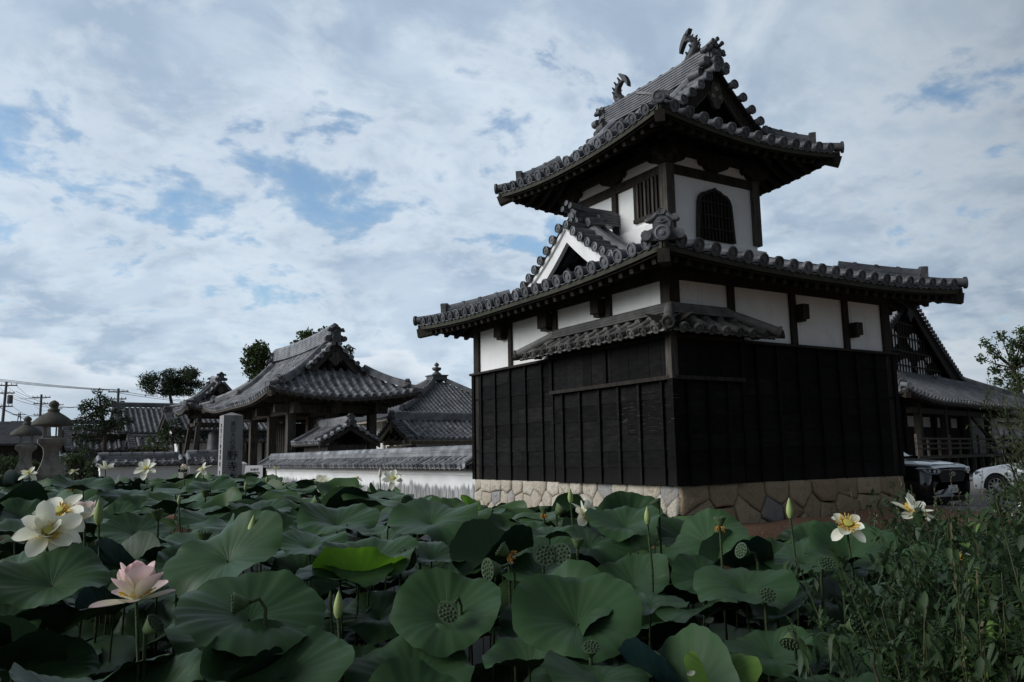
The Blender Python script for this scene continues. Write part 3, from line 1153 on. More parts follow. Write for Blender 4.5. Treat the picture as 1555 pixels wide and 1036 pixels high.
def build_tower():
    T = TOWER
    rng = random.Random(5)
    org = Vector(T['base'])
    # --- stone base
    mb = MB()
    bt = 0.10
    mb.box((X0 + 0.06, Y0 + 0.06, -0.9), (X1 - 0.06, Y1 - 0.06, 0.735), 'void')
    zb = -0.75
    h = 0.75 - zb
    stone_face(mb, Y1 - Y0 + 0.04, h, lambda u, v, d: (X0 + 0.02 - d - bt * (1 - v / h), Y1 + 0.0 - u, zb + v), 'granite_pink', rng, 5, 0.46)
    h2 = 0.75 + 0.45
    stone_face(mb, X1 - X0 + 0.04, h2, lambda u, v, d: (X0 - 0.02 + u, Y0 + 0.02 - d - bt * (1 - v / h2), -0.45 + v), 'stone_brown', rng, 3, 0.70)
    stone_face(mb, Y1 - Y0, h2, lambda u, v, d: (X1 - 0.02 + d, Y0 + u, -0.45 + v), 'stone_brown', rng, 2, 0.9)
    mb.build('stone_base', T)
    # --- plaster body
    mb = MB()
    mb.box((X0 + 0.04, Y0 + 0.04, 0.73), (X1 - 0.04, Y1 - 0.04, 4.72), 'plaster')
    mb.build('plaster_wall', T)
    # --- posts and rails of the ground storey
    def post(x, y, w, z0, z1, mat='dark_wood'):
        mb = MB()
        mb.box((x - w / 2, y - w / 2, z0), (x + w / 2, y + w / 2, z1), mat)
        return mb.build('post', T)
    for x, y in ((X0 + 0.10, Y0 + 0.10), (X1 - 0.10, Y0 + 0.10), (X0 + 0.10, Y1 - 0.10), (X1 - 0.10, Y1 - 0.10)):
        post(x, y, 0.25, 0.74, 4.7)
    for y in (12.69, 14.6, 16.5):
        post(X0 + 0.06, y, 0.15, 3.3, 4.7)
        post(X1 - 0.06, y, 0.15, 3.3, 4.7)
    for x in (11.5, 13.22, 14.85):
        post(x, Y0 + 0.06, 0.16, 3.3, 4.7)
        post(x, Y1 - 0.06, 0.16, 3.3, 4.7)
    # wall plate under the eaves
    mb = MB()
    for a, b in (((X0 - 0.03, Y0 - 0.03), (X1 + 0.03, Y0 + 0.14)), ((X0 - 0.03, Y1 - 0.14), (X1 + 0.03, Y1 + 0.03)), ((X0 - 0.03, Y0 + 0.14), (X0 + 0.14, Y1 - 0.14)), ((X1 - 0.14, Y0 + 0.14), (X1 + 0.03, Y1 - 0.14))):
        mb.box((*a, 4.44), (*b, 4.70), 'dark_wood')
    mb.build('wall_plate', T)
    # beam ends that stand out of the plaster
    for c in ((X0 - 0.06, 12.93, 4.24, 0.24, 0.26, 0.30), (X0 - 0.06, 14.85, 4.24, 0.24, 0.34, 0.32), (X0 - 0.06, 16.80, 4.28, 0.24, 0.32, 0.28)):
        mb = MB()
        mb.cbox(c[:3], c[3:], 'dark_wood')
        mb.cbox((c[0] + 0.02, c[1], c[2] - c[5] / 2 - 0.03), (0.18, c[4] * 0.7, 0.06), 'dark_wood')
        mb.build('beam_end', T)
    for c in ((13.40, Y0 - 0.06, 4.07, 0.18, 0.24, 0.30), (15.05, Y0 - 0.06, 3.83, 0.20, 0.24, 0.26)):
        mb = MB()
        mb.cbox(c[:3], c[3:], 'dark_wood')
        mb.cbox((c[0] - 0.03, c[1] + 0.02, c[2] - c[5] / 2 - 0.025), (0.12, 0.2, 0.05), 'dark_wood')
        mb.build('beam_end', T)
    # --- black boarding, one part a side
    zlo, zhi = 0.745, 3.34
    sides = (((X0, Y1, 0), (0, -1, 0), (-1, 0, 0), Y1 - Y0, 0.72), ((X0, Y0, 0), (1, 0, 0), (0, -1, 0), X1 - X0, 0.60),
             ((X1, Y0, 0), (0, 1, 0), (1, 0, 0), Y1 - Y0, 0.72), ((X1, Y1, 0), (-1, 0, 0), (0, 1, 0), X1 - X0, 0.62))
    for p, u, n, w, bs in sides:
        mb = MB()
        lapped_boards(mb, p, u, n, w, zlo, zhi, 0.325, 'black_boards', bs, bs * 0.55)
        p, u, n = Vector(p), Vector(u), Vector(n)
        # capping rail and corner trims
        mb.bar(p - u * 0.08 + n * 0.055 + Z * 3.365, p + u * (w + 0.08) + n * 0.055 + Z * 3.365, 0.15, 0.05, 'dark_wood')
        for x in (0.0, w):
            c = p + u * x + n * 0.035
            mb.bar(c + Z * zlo, c + Z * zhi, 0.12, 0.075, 'black_boards', n)
        mb.build('board_cladding', T)
    # --- the projecting bay on the near corner
    bx, by, ye, xe = X0 - 0.17, Y0 - 0.17, 14.5, 11.5
    mb = MB()
    for (p, u, n, w) in (((bx, ye, 0), (0, -1, 0), (-1, 0, 0), ye - by), ((bx, by, 0), (1, 0, 0), (0, -1, 0), xe - bx)):
        p, u, n = Vector(p), Vector(u), Vector(n)
        # upper part: upright planks between slim posts
        x = 0.0
        while x < w - 0.02:
            ww = min(random.uniform(0.24, 0.32), w - x)
            o = random.uniform(0, 0.008)
            c = p + u * (x + ww / 2) + n * (o - 0.02)
            mb.bar(c + Z * 2.64, c + Z * 3.48, ww - 0.008, 0.03, 'black_boards', n)
            x += ww
        for x in ([0.0, w * 0.5] if w > 2.5 else []) + [w]:
            c = p + u * x + n * 0.01
            mb.bar(c + Z * 2.60, c + Z * 3.52, 0.11, 0.07, 'black_boards', n)
        mb.bar(p + n * 0.03 + Z * 2.62, p + u * w + n * 0.03 + Z * 2.62, 0.10, 0.07, 'dark_wood')
        mb.bar(p + n * 0.02 + Z * 3.36, p + u * w + n * 0.02 + Z * 3.36, 0.06, 0.06, 'dark_wood')
        lapped_boards(mb, p - n * 0.06, u, n, w, zlo, 2.58, 0.305, 'black_boards', 0.63 if w > 2.5 else 0.5, 0.35, 0.06, 0.04)
    mb.bar((bx, by, zlo), (bx, by, 2.6), 0.13, 0.13, 'black_boards')
    mb.bar((bx, by, 2.6), (bx, by, 3.5), 0.15, 0.15, 'grey_wood')
    mb.box((bx + 0.01, ye - 0.0, zlo), (X0 + 0.02, ye + 0.03, 3.5), 'black_boards')
    mb.box((xe, by + 0.01, zlo), (xe + 0.03, Y0 + 0.02, 3.5), 'black_boards')
    mb.box((bx, by, 3.44), (X0, ye, 3.47), 'soffit_wood')
    mb.box((X0, by, 3.44), (xe, Y0, 3.47), 'soffit_wood')
    mb.build('corner_bay', T, label='projecting corner bay of dark planks under its own little tiled roof')
    # --- little roof over the bay
    mb = MB()
    ex, ey, yl, xr = X0 - 0.62, Y0 - 0.62, 15.15, 12.0
    pr = lambda t: 0.60 * t
    sw = Slope((ex, yl, 3.42), (0, -1, 0), (1, 0, 0), yl - ey, lambda s, t: pr(t))
    ss = Slope((ex, ey, 3.42), (1, 0, 0), (0, 1, 0), xr - ex, lambda s, t: pr(t))
    tile_slope(mb, sw, lambda s: min(0.62, sw.L - s, s * 0.85 + 0.03), 0.335, 0.078, 0.235, 'kawara_old', nr=6, capn=10, capr=1.25, jit=0.012)
    tile_slope(mb, ss, lambda s: min(0.62, s, (ss.L - s) * 0.85 + 0.03), 0.335, 0.078, 0.235, 'kawara_old', nr=6, capn=10, capr=1.25, jit=0.012)
    for sl in (sw, ss):
        vs = [sl.P(0, 0.05, -0.05), sl.P(sl.L, 0.05, -0.05), sl.P(sl.L, 0.62, -0.05), sl.P(0, 0.62, -0.05)]
        mb.add(vs, [(0, 1, 2, 3)], 'soffit_wood')
        eave_board(mb, sl, 0.06, -0.03, -0.10, 0.05, 'dark_wood', 2)
    # ridge courses against the wall, closing rolls on the open ends
    mb.sweep([(X0 - 0.10, yl - 0.72, 3.78), (X0 - 0.10, Y0 - 0.10, 3.78)], ridge_profile(0.22, 0.18, 3, 0.06), 'kawara_old')
    mb.sweep([(X0 - 0.10, Y0 - 0.10, 3.78), (xr - 0.72, Y0 - 0.10, 3.78)], ridge_profile(0.22, 0.18, 3, 0.06), 'kawara_old')
    for p, q in (((ex - 0.02, yl + 0.02, 3.49), (X0 - 0.06, yl - 0.70, 3.88)), ((xr + 0.02, ey - 0.02, 3.49), (xr - 0.70, Y0 - 0.06, 3.88)), ((ex - 0.02, ey - 0.02, 3.50), (X0 - 0.12, Y0 - 0.12, 3.88))):
        mb.tube([p, q], 0.095, 9, 'kawara_old')
        d = (Vector(p) - Vector(q)).normalized()
        mb.disc(Vector(p) + d * 0.02, d, 0.12, 'kawara_old', 12, 0.04)
    mb.add([(ex, yl, 3.42), (X0, yl, 3.42), (X0, yl - 0.72, 3.80)], [(0, 1, 2)], 'kawara_old')
    mb.add([(xr, ey, 3.42), (xr, Y0, 3.42), (xr - 0.72, Y0, 3.80)], [(0, 1, 2)], 'kawara_old')
    for k in range(3):
        mb.tube([(ex + 0.15 + k * 0.16, yl + 0.03, 3.47), (ex + 0.15 + k * 0.16, yl - 0.15 - k * 0.18, 3.53 + k * 0.09)], 0.07, 8, 'kawara_old')
        mb.tube([(xr + 0.03, ey + 0.15 + k * 0.16, 3.47), (xr - 0.15 - k * 0.18, ey + 0.15 + k * 0.16, 3.53 + k * 0.09)], 0.07, 8, 'kawara_old')
    mb.tube([(xr + 0.05, ey + 0.1, 3.44), (xr + 0.17, ey + 0.0, 3.47)], [0.05, 0.09], 8, 'kawara_old')
    mb.tube([(ex + 0.1, yl + 0.05, 3.44), (ex + 0.0, yl + 0.17, 3.47)], [0.05, 0.09], 8, 'kawara_old')
    mb.build('bay_roof', T)

    # --- lower roof
    ov = 1.10
    prof = lambda t: 0.30 * t + 0.012 * t * t
    S = hip_sides(X0 - ov, Y0 - ov, X1 + ov, Y1 + ov, 4.60, prof, 0.17, 3.6)
    D = {'w': UX0 - X0 + ov, 'e': X1 + ov - UX1, 's': UY0 - Y0 + ov, 'n': Y1 + ov - UY1}
    mb = MB()
    for k, sl in S.items():
        dm = D[k]
        tile_slope(mb, sl, (lambda s, sl=sl, dm=dm: min(dm, s, sl.L - s)), 0.385, 0.104, 0.27, 'kawara', nr=7, capn=16, jit=0.005, capr=1.20, lift=0.028)
    roof = mb.build('lower_roof', T, label='lower roof of dark grey round tiles')
    mb = MB()
    for k, sl in S.items():
        dm = D[k]
        f = lambda s, sl=sl, dm=dm: min(dm, s, sl.L - s)
        underside(mb, sl, f, -0.13, 'soffit_wood')
        eave_board(mb, sl, 0.03, -0.045, -0.16, 0.06, 'fascia', 24)
        eave_board(mb, sl, 0.10, -0.16, -0.21, 0.05, 'dark_wood', 24, 0.1, 0.1)
    for k, sl in S.items():
        rafters(mb, sl, 0.17, lambda a, sl=sl: min(ov + 0.05, a - 0.1, sl.L - a - 0.1), 0.29, 0.10, 0.16, -0.245, 'soffit_wood')
    sub(roof, mb, 'eave_soffit', org)
    for (a, b) in (('w', 's'), ('s', 'e'), ('e', 'n'), ('n', 'w')):
        sl = S[b]
        dd = min(D[a], D[b])
        mb = MB()
        ridge(mb, [sl.P(t, t, 0.03) for t in (0.62, 0.9, 1.3, 1.8)], 0.26, 0.27, 3, 0.085, 'kawara', 0.45)
        ridge(mb, [sl.P(t, t, 0.03) for t in (1.8, 2.3, dd)], 0.24, 0.13, 1, 0.085, 'kawara')
        p, q = sl.P(-0.04, -0.04, 0.09), sl.P(0.7, 0.7, 0.09)
        mb.tube([p, sl.P(0.3, 0.3, 0.08), q], [0.10, 0.09, 0.09], 10, 'kawara')
        d = Vector((p.x - q.x, p.y - q.y, 0.0)).normalized()
        if (a, b) != ('w', 's'):
            mb.prism([(-0.15, 0), (0.15, 0), (0.17, 0.16), (0.20, 0.30), (0.06, 0.34), (-0.06, 0.34), (-0.20, 0.30), (-0.17, 0.16)],
                     lambda u, v, t, c=sl.P(0.56, 0.56, 0.05), d=d: c + d.cross(Z) * u + Z * v + d * t, -0.05, 0.09, 'oni_tile')
        mb.disc(p + d * 0.02, d, 0.13, 'kawara', 14, 0.05)
        sub(roof, mb, 'hip_ridge', org)
        mb = MB()
        mb.bar(sl.P(0.02, 0.02, -0.27), sl.P(1.6, 1.6, -0.27), 0.20, 0.22, 'dark_wood')
        sub(roof, mb, 'corner_beam', org)
        if (a, b) == ('w', 's'):
            mb = MB()
            onigawara(mb, sl.P(0.10, 0.10, 0.02), d, 0.68, 'oni_tile')
            sub(roof, mb, 'ridge_ornament', org)

    # --- dormer gable on the pond side
    zr = lambda u: 6.44 - 0.88 * abs(u) + 0.115 * u * u
    xg = 10.28
    mb = MB()
    dl = Slope((xg + 0.35, 0, 0), (1, 0, 0), (0, 0, 1), 1.4, None)
    for sg in (-1, 1):
        # rolls run down from the dormer ridge
        sl = Slope((xg + 0.40, YM + sg * 2.05, 0), (1, 0, 0), (0, -sg, 0), 1.08, lambda s, t: zr(2.05 - t))
        tile_slope(mb, sl, lambda s: 2.0, 0.36, 0.085, 0.27, 'kawara', nr=6, caps=False)
        # verge: short rolls facing out over the bargeboard
        u = 0.16
        while u < 2.0:
            p = Vector((xg - 0.10, YM + sg * u, zr(u) + 0.055))
            q = Vector((xg + 0.48, YM + sg * u, zr(u) + 0.075))
            mb.tube([p, q], [0.088, 0.080], 10, 'kawara')
            mb.disc(p + Vector((-0.02, 0, 0)), (-1, 0, 0), 0.105, 'kawara', 14, 0.05)
            u += 0.255
        # smooth descending tile line behind the verge rolls
        path = [Vector((xg + 0.58, YM + sg * k / 12 * 2.0, zr(k / 12 * 2.0) + 0.06)) for k in range(13)]
        mb.sweep(path, [(-0.13, 0), (0.13, 0), (0.12, 0.09), (0.06, 0.14), (-0.06, 0.14), (-0.12, 0.09)], 'kawara_pale', smooth=False)
        path = [p + Vector((0.36, 0, -0.02)) for p in path]
        mb.sweep(path, [(-0.09, 0), (0.09, 0), (0.08, 0.07), (0.03, 0.11), (-0.03, 0.11), (-0.08, 0.07)], 'kawara', smooth=False)
    dorm = mb.build('dormer_roof', T, label='tiled dormer gable with white bargeboards')
    mb = MB()
    N = 14
    us = [-1.95 + 3.9 * i / N for i in range(N + 1)]
    to3 = lambda u, v, t: (xg + t, YM + u, v)
    us2 = sorted(us + [0.0])
    mb.ribbon([(u, zr(u) - 0.43 - 0.02 * abs(u)) for u in us2], [(u, zr(u) - 0.045) for u in us2], to3, 0.02, 0.12, 'plaster_trim')
    mb.ribbon([(u, zr(u) - 0.13) for u in us2], [(u, zr(u) - 0.03) for u in us2], to3, -0.03, 0.02, 'plaster_trim')
    mb.ribbon([(u, zr(u) - 0.03) for u in us2], [(u, zr(u) - 0.003) for u in us2], to3, -0.05, 0.5, 'soffit_wood')
    sub(dorm, mb, 'bargeboard', org)
    mb = MB()
    ui = [u for u in us2 if abs(u) < 1.6]
    mb.ribbon([(u, 4.9) for u in ui], [(u, zr(u) - 0.3) for u in ui], to3, 0.62, 0.66, 'void')
    mb.prism([(-1.6, 4.95), (-0.55, 4.95), (-0.55, 5.75), (-0.62, zr(0.62) - 0.2), (-1.6, zr(1.6) - 0.1)], to3, 0.55, 0.61, 'plaster_trim')
    mb.prism([(0.75, 4.95), (1.6, 4.95), (1.6, zr(1.6) - 0.1), (0.75, zr(0.75) - 0.2)], to3, 0.55, 0.61, 'plaster_trim')
    sub(dorm, mb, 'gable_wall', org)
    mb = MB()
    ridge(mb, [(xg + 0.30, YM, 6.50), (UX0 + 0.02, YM, 6.52)], 0.28, 0.36, 5, 0.085, 'kawara')
    for dy, dz in ((-0.15, 6.78), (0.0, 6.88), (0.15, 6.78)):
        mb.tube([(xg + 0.04, YM + dy, dz + 0.04), (xg + 0.42, YM + dy, dz)], 0.055, 9, 'oni_tile')
        mb.disc((xg + 0.03, YM + dy, dz + 0.04), (-1, 0, 0.1), 0.066, 'oni_tile', 10, 0.03, False)
    onigawara(mb, (xg + 0.22, YM, 6.44), (-1, 0, 0), 0.52, 'oni_tile', False)
    for sg in (-1, 1):
        mb.tube([(xg + 0.4, YM + sg * 0.28, 6.45), (xg + 0.8, YM + sg * 0.28, 6.5)], 0.11, 9, 'oni_tile')
        mb.tube([(xg + 0.75, YM + sg * 0.22, 6.62), (xg + 1.0, YM + sg * 0.22, 6.64)], 0.08, 8, 'oni_tile')
    sub(dorm, mb, 'dormer_ridge', org)

    # --- upper storey
    mb = MB()
    mb.box((UX0 + 0.05, UY0 + 0.05, 5.6), (UX1 - 0.05, UY1 - 0.05, 7.95), 'plaster')
    mb.box((UX0 - 0.09, UY0 - 0.02, 5.6), (UX0 + 0.1, UY1 + 0.09, 6.28), 'plaster_trim')
    mb.box((UX0 - 0.02, UY0 - 0.09, 5.4), (UX1 + 0.09, UY0 + 0.1, 5.86), 'plaster_trim')
    mb.build('upper_plaster_wall', T)
    for x, y in ((UX0 + 0.08, UY0 + 0.08), (UX1 - 0.08, UY0 + 0.08), (UX0 + 0.08, UY1 - 0.08), (UX1 - 0.08, UY1 - 0.08)):
        mb = MB()
        mb.box((x - 0.115, y - 0.115, 6.0), (x + 0.115, y + 0.115, 7.75), 'grey_wood')
        mb.build('upper_post', T)
    for x, y in ((UX0 + 0.06, YM), (UX1 - 0.06, YM)):
        mb = MB()
        mb.box((x - 0.09, y - 0.08, 6.0), (x + 0.09, y + 0.08, 7.75), 'dark_wood')
        mb.build('upper_post', T)
    mb = MB()
    for z0, z1, o in ((7.33, 7.53, 0.02), (7.78, 7.98, 0.05)):
        mb.box((UX0 - o, UY0 - o, z0), (UX1 + o, UY0 + 0.12, z1), 'dark_wood')
        mb.box((UX0 - o, UY1 - 0.12, z0), (UX1 + o, UY1 + o, z1), 'dark_wood')
        mb.box((UX0 - o, UY0 + 0.12, z0), (UX0 + 0.12, UY1 - 0.12, z1), 'dark_wood')
        mb.box((UX1 - 0.12, UY0 + 0.12, z0), (UX1 + o, UY1 - 0.12, z1), 'dark_wood')
    mb.build('tie_beam', T)
    # boat-shaped bracket arms over the posts
    boat = [(-0.42, 0.16), (-0.36, 0.10), (-0.30, 0.12), (-0.24, 0.05), (-0.12, 0.0), (0.12, 0.0), (0.24, 0.05), (0.30, 0.12), (0.36, 0.10), (0.42, 0.16), (0.42, 0.26), (-0.42, 0.26)]
    for x in (UX0 + 0.08, XM, UX1 - 0.08):
        mb = MB()
        mb.prism(boat, lambda u, v, t, x=x: (x + u, UY0 - 0.10 + t, 7.54 + v), 0, 0.16, 'dark_wood')
        mb.build('bracket_arm', T)
    for y in (UY0 + 0.08, YM, UY1 - 0.08):
        mb = MB()
        mb.prism(boat, lambda u, v, t, y=y: (UX0 - 0.10 + t, y + u, 7.54 + v), 0, 0.16, 'dark_wood')
        mb.build('bracket_arm', T)
    # bell-shaped window
    cx, zb = 13.08, 5.95
    half = [(0.0, 1.22), (0.07, 1.17), (0.17, 1.15), (0.25, 1.10), (0.37, 1.07), (0.46, 0.98), (0.51, 0.85), (0.53, 0.6), (0.57, 0.0)]
    shp = [(-u, v) for u, v in half[::-1]] + half[1:]
    mb = MB()
    mb.prism(shp, lambda u, v, t: (cx + u * 0.95, UY0 + 0.02 - t, zb + v * 0.97), 0.0, 0.012, 'void')
    win = mb.build('bell_window', T, label='bell-shaped latticed window with an ogee head')
    mb = MB()
    ins = [(u * 0.90, v * 0.945 if v > 0 else 0) for u, v in shp]
    mb.ribbon(ins, shp, lambda u, v, t: (cx + u, UY0 + 0.03 - t, zb + v), 0.0, 0.09, 'dark_wood')
    sub(win, mb, 'window_frame', org)
    mb = MB()
    for i in range(-4, 5):
        u = i * 0.105
        top = interp([(0, 1.14), (0.2, 1.08), (0.4, 0.98), (0.48, 0.8)], abs(u))
        mb.box((cx + u - 0.014, UY0 - 0.03, zb), (cx + u + 0.014, UY0 - 0.005, zb + top), 'dark_wood')
    for v in (0.25, 0.55, 0.85):
        mb.box((cx - 0.49, UY0 - 0.042, zb + v), (cx + 0.49, UY0 - 0.022, zb + v + 0.03), 'dark_wood')
    sub(win, mb, 'lattice', org)
    # barred window on the pond side
    mb = MB()
    mb.box((UX0 + 0.03, 13.0, 6.52), (UX0 + 0.042, 13.78, 7.32), 'void')
    win = mb.build('barred_window', T, label='small window with upright wooden bars')
    mb = MB()
    mb.box((UX0 - 0.02, 12.93, 6.44), (UX0 + 0.06, 13.88, 6.53), 'dark_wood')
    mb.box((UX0 - 0.01, 13.78, 6.53), (UX0 + 0.05, 13.86, 7.33), 'dark_wood')
    mb.box((UX0 - 0.01, 12.94, 6.53), (UX0 + 0.05, 13.0, 7.33), 'dark_wood')
    sub(win, mb, 'window_frame', org)
    mb = MB()
    for i in range(6):
        y = 13.06 + i * 0.128
        mb.box((UX0 - 0.015, y, 6.53), (UX0 + 0.028, y + 0.06, 7.33), 'grey_wood' if i % 2 else 'dark_wood')
    sub(win, mb, 'window_bar', org)

    # --- upper roof
    ov = 1.33
    prof2 = lambda t: 0.40 * t + 0.131 * t * t
    x0, y0, x1, y1 = UX0 - ov, UY0 - ov, UX1 + ov, UY1 + ov
    S = hip_sides(x0, y0, x1, y1, 7.86, prof2, 0.24, 3.0)
    G = 1.15
    DX = (x1 - x0) / 2
    mb = MB()
    lim = {k: ((lambda s, L=sl.L: (min(s, L - s) if min(s, L - s) < G else DX - 0.02)) if k in 'we' else (lambda s, L=sl.L: min(s, L - s, G + 0.12))) for k, sl in S.items()}
    for k, sl in S.items():
        if k in 'we':
            tile_slope(mb, sl, lim[k], 0.385, 0.104, 0.27, 'kawara', nr=7, capn=16, jit=0.005, capr=1.20, lift=0.028)
        else:
            tile_slope(mb, sl, lim[k], 0.385, 0.104, 0.27, 'kawara', nr=7, capn=16, jit=0.005, capr=1.20, lift=0.028)
    roof = mb.build('upper_roof', T, label='hip-and-gable upper roof of dark grey round tiles')
    mb = MB()
    for k, sl in S.items():
        f = lambda s, L=sl.L: min(1.7, s, L - s)
        underside(mb, sl, f, -0.13, 'soffit_wood')
        eave_board(mb, sl, 0.03, -0.045, -0.16, 0.06, 'fascia', 24)
        eave_board(mb, sl, 0.10, -0.16, -0.21, 0.05, 'dark_wood', 24, 0.1, 0.1)
    for k, sl in S.items():
        rafters(mb, sl, 0.17, lambda a, L=sl.L: min(ov + 0.05, a - 0.1, L - a - 0.1), 0.29, 0.10, 0.16, -0.245, 'soffit_wood')
    sub(roof, mb, 'eave_soffit', org)
    for (a, b) in (('w', 's'), ('s', 'e'), ('e', 'n'), ('n', 'w')):
        sl = S[b]
        path = [sl.P(t, t, 0.03) for t in (0.5, 0.7, 0.95, 1.25)]
        mb = MB()
        ridge(mb, path, 0.25, 0.25, 3, 0.085, 'kawara', 0.35)
        p, q = sl.P(-0.03, -0.03, 0.09), sl.P(0.6, 0.6, 0.09)
        mb.tube([p, sl.P(0.3, 0.3, 0.08), q], [0.10, 0.09, 0.09], 10, 'kawara')
        d = Vector((p.x - q.x, p.y - q.y, 0.0)).normalized()
        mb.disc(p + d * 0.02, d, 0.135, 'kawara', 14, 0.05)
        mb.prism([(-0.15, 0), (0.15, 0), (0.17, 0.16), (0.20, 0.28), (0.06, 0.32), (-0.06, 0.32), (-0.20, 0.28), (-0.17, 0.16)],
                 lambda u, v, t, c=sl.P(0.44, 0.44, 0.05), d=d: c + d.cross(Z) * u + Z * v + d * t, -0.05, 0.09, 'oni_tile')
        if (a, b) == ('w', 's'):
            for sg in (-1, 1):
                mb.sweep([sl.P(0.0, 0.0, 0.14), sl.P(0.22 + 0.1 * sg, 0.22 - 0.1 * sg, 0.19), sl.P(0.3 + 0.32 * sg, 0.3 - 0.32 * sg, 0.14)], [(-0.03, 0), (0.03, 0), (0.03, 0.05), (-0.03, 0.05)], 'kawara')
        sub(roof, mb, 'hip_ridge', org)
        mb = MB()
        mb.bar(sl.P(0.02, 0.02, -0.27), sl.P(1.7, 1.7, -0.27), 0.20, 0.22, 'dark_wood')
        sub(roof, mb, 'corner_beam', org)
    # gables
    for sg, yg in ((-1, y0 + G), (1, y1 - G)):
        zs = lambda u: 7.86 + prof2(DX - abs(u))
        to3 = lambda u, v, t, yg=yg, sg=sg: (XM + u, yg - sg * t, v)
        N = 14
        us2 = sorted([-1.72 + 3.44 * i / N for i in range(N + 1)] + ([0.0] if N % 2 else []))
        mb = MB()
        # solid roof edge between verge and gable wall
        mb.ribbon([(u, zs(u) - 0.06) for u in us2], [(u, zs(u) - 0.004) for u in us2], to3, -0.14, 0.55, 'soffit_wood')
        mb.ribbon([(u, zs(u) - 0.34 - 0.03 * abs(u)) for u in us2], [(u, zs(u) - 0.06) for u in us2], to3, -0.02, 0.06, 'dark_wood')
        mb.ribbon([(u, zs(u) - 0.40 - 0.03 * abs(u)) for u in us2], [(u, zs(u) - 0.345 - 0.03 * abs(u)) for u in us2], to3, -0.03, 0.04, 'grey_wood')
        gb = sub(roof, mb, 'bargeboard', org)
        mb = MB()
        ui = [u for u in us2 if abs(u) < 1.6]
        mb.ribbon([(u, 8.3) for u in ui], [(u, zs(u) - 0.3) for u in ui], to3, 0.42, 0.46, 'dark_wood')
        for i in range(-5, 6):
            u = i * 0.2
            mb.box((XM + u - 0.03, min(yg - sg * 0.38, yg - sg * 0.42), 8.5), (XM + u + 0.03, max(yg - sg * 0.38, yg - sg * 0.42), zs(u) - 0.3), 'dark_wood')
        sub(roof, mb, 'gable_wall', org)
        mb = MB()
        geg = [(0, 0.0), (0.10, 0.05), (0.13, 0.14), (0.21, 0.20), (0.24, 0.30), (0.15, 0.36), (0.16, 0.46), (0.09, 0.58), (-0.09, 0.58), (-0.16, 0.46), (-0.15, 0.36), (-0.24, 0.30), (-0.21, 0.20), (-0.13, 0.14), (-0.10, 0.05)]
        za = zs(0) - 0.98
        mb.prism(geg, lambda u, v, t: to3(u, za + v * 1.1, t), -0.05, 0.03, 'grey_wood')
        for uu, vv, rr in ((0.0, 0.44, 0.055), (-0.11, 0.27, 0.05), (0.11, 0.27, 0.05)):
            c = Vector(to3(uu, za + vv * 1.1, -0.05))
            mb.disc(c - Vector((0, -sg, 0)) * 0.02 if sg < 0 else c, (0, sg, 0), rr, 'pale_wood', 10, 0.03)
        sub(roof, mb, 'gable_pendant', org)
        mb = MB()
        for sd in (-1, 1):
            u = 0.14
            while u < 1.72:
                p = Vector(to3(sd * u, zs(u) + 0.06, -0.24))
                q = Vector(to3(sd * u, zs(u) + 0.08, 0.40))
                mb.tube([p, q], [0.090, 0.080], 10, 'kawara')
                mb.disc(p + Vector((0, sg * 0.02, 0)), (0, sg, 0), 0.108, 'kawara', 14, 0.05)
                u += 0.262
            path = [Vector(to3(sd * k / 10 * 1.65, zs(k / 10 * 1.65) + 0.06, 0.52)) for k in range(11)]
            mb.sweep(path, [(-0.12, 0), (0.12, 0), (0.11, 0.09), (0.05, 0.15), (-0.05, 0.15), (-0.11, 0.09)], 'kawara_pale')
        sub(roof, mb, 'verge_tile', org)
        mb = MB()
        yo = yg + sg * 0.02
        onigawara(mb, (XM, yo, zs(0) + 0.03), (0, sg, 0), 0.78, 'oni_tile')
        for dx, dz in ((-0.14, 0.53), (0.0, 0.60), (0.14, 0.53)):
            p = Vector((XM + dx, yo + sg * 0.17, zs(0) + dz + 0.05))
            mb.tube([p, p + Vector((0, -sg * 0.30, -0.07))], 0.042, 9, 'oni_tile')
            mb.disc(p, (0, sg, 0), 0.052, 'oni_tile', 10, 0.03, False)
        mb.tube([(XM, yo + sg * 0.16, zs(0) + 0.10), (XM, yo - sg * 0.3, zs(0) + 0.12)], 0.10, 12, 'kawara')
        for sd in (-1, 1):
            mb.tube([(XM + sd * 0.30, yo - sg * 0.10, zs(0.3) + 0.2), (XM + sd * 0.34, yo - sg * 0.42, zs(0.3) + 0.22)], 0.12, 9, 'oni_tile')
        sub(roof, mb, 'ridge_ornament', org)
    mb = MB()
    zt = 7.86 + prof2(DX)
    ridge(mb, [(XM, y0 + G + 0.02, zt), (XM, YM, zt - 0.03), (XM, y1 - G - 0.02, zt)], 0.36, 0.56, 8, 0.085, 'kawara', 0.42)
    sub(roof, mb, 'main_ridge', org)
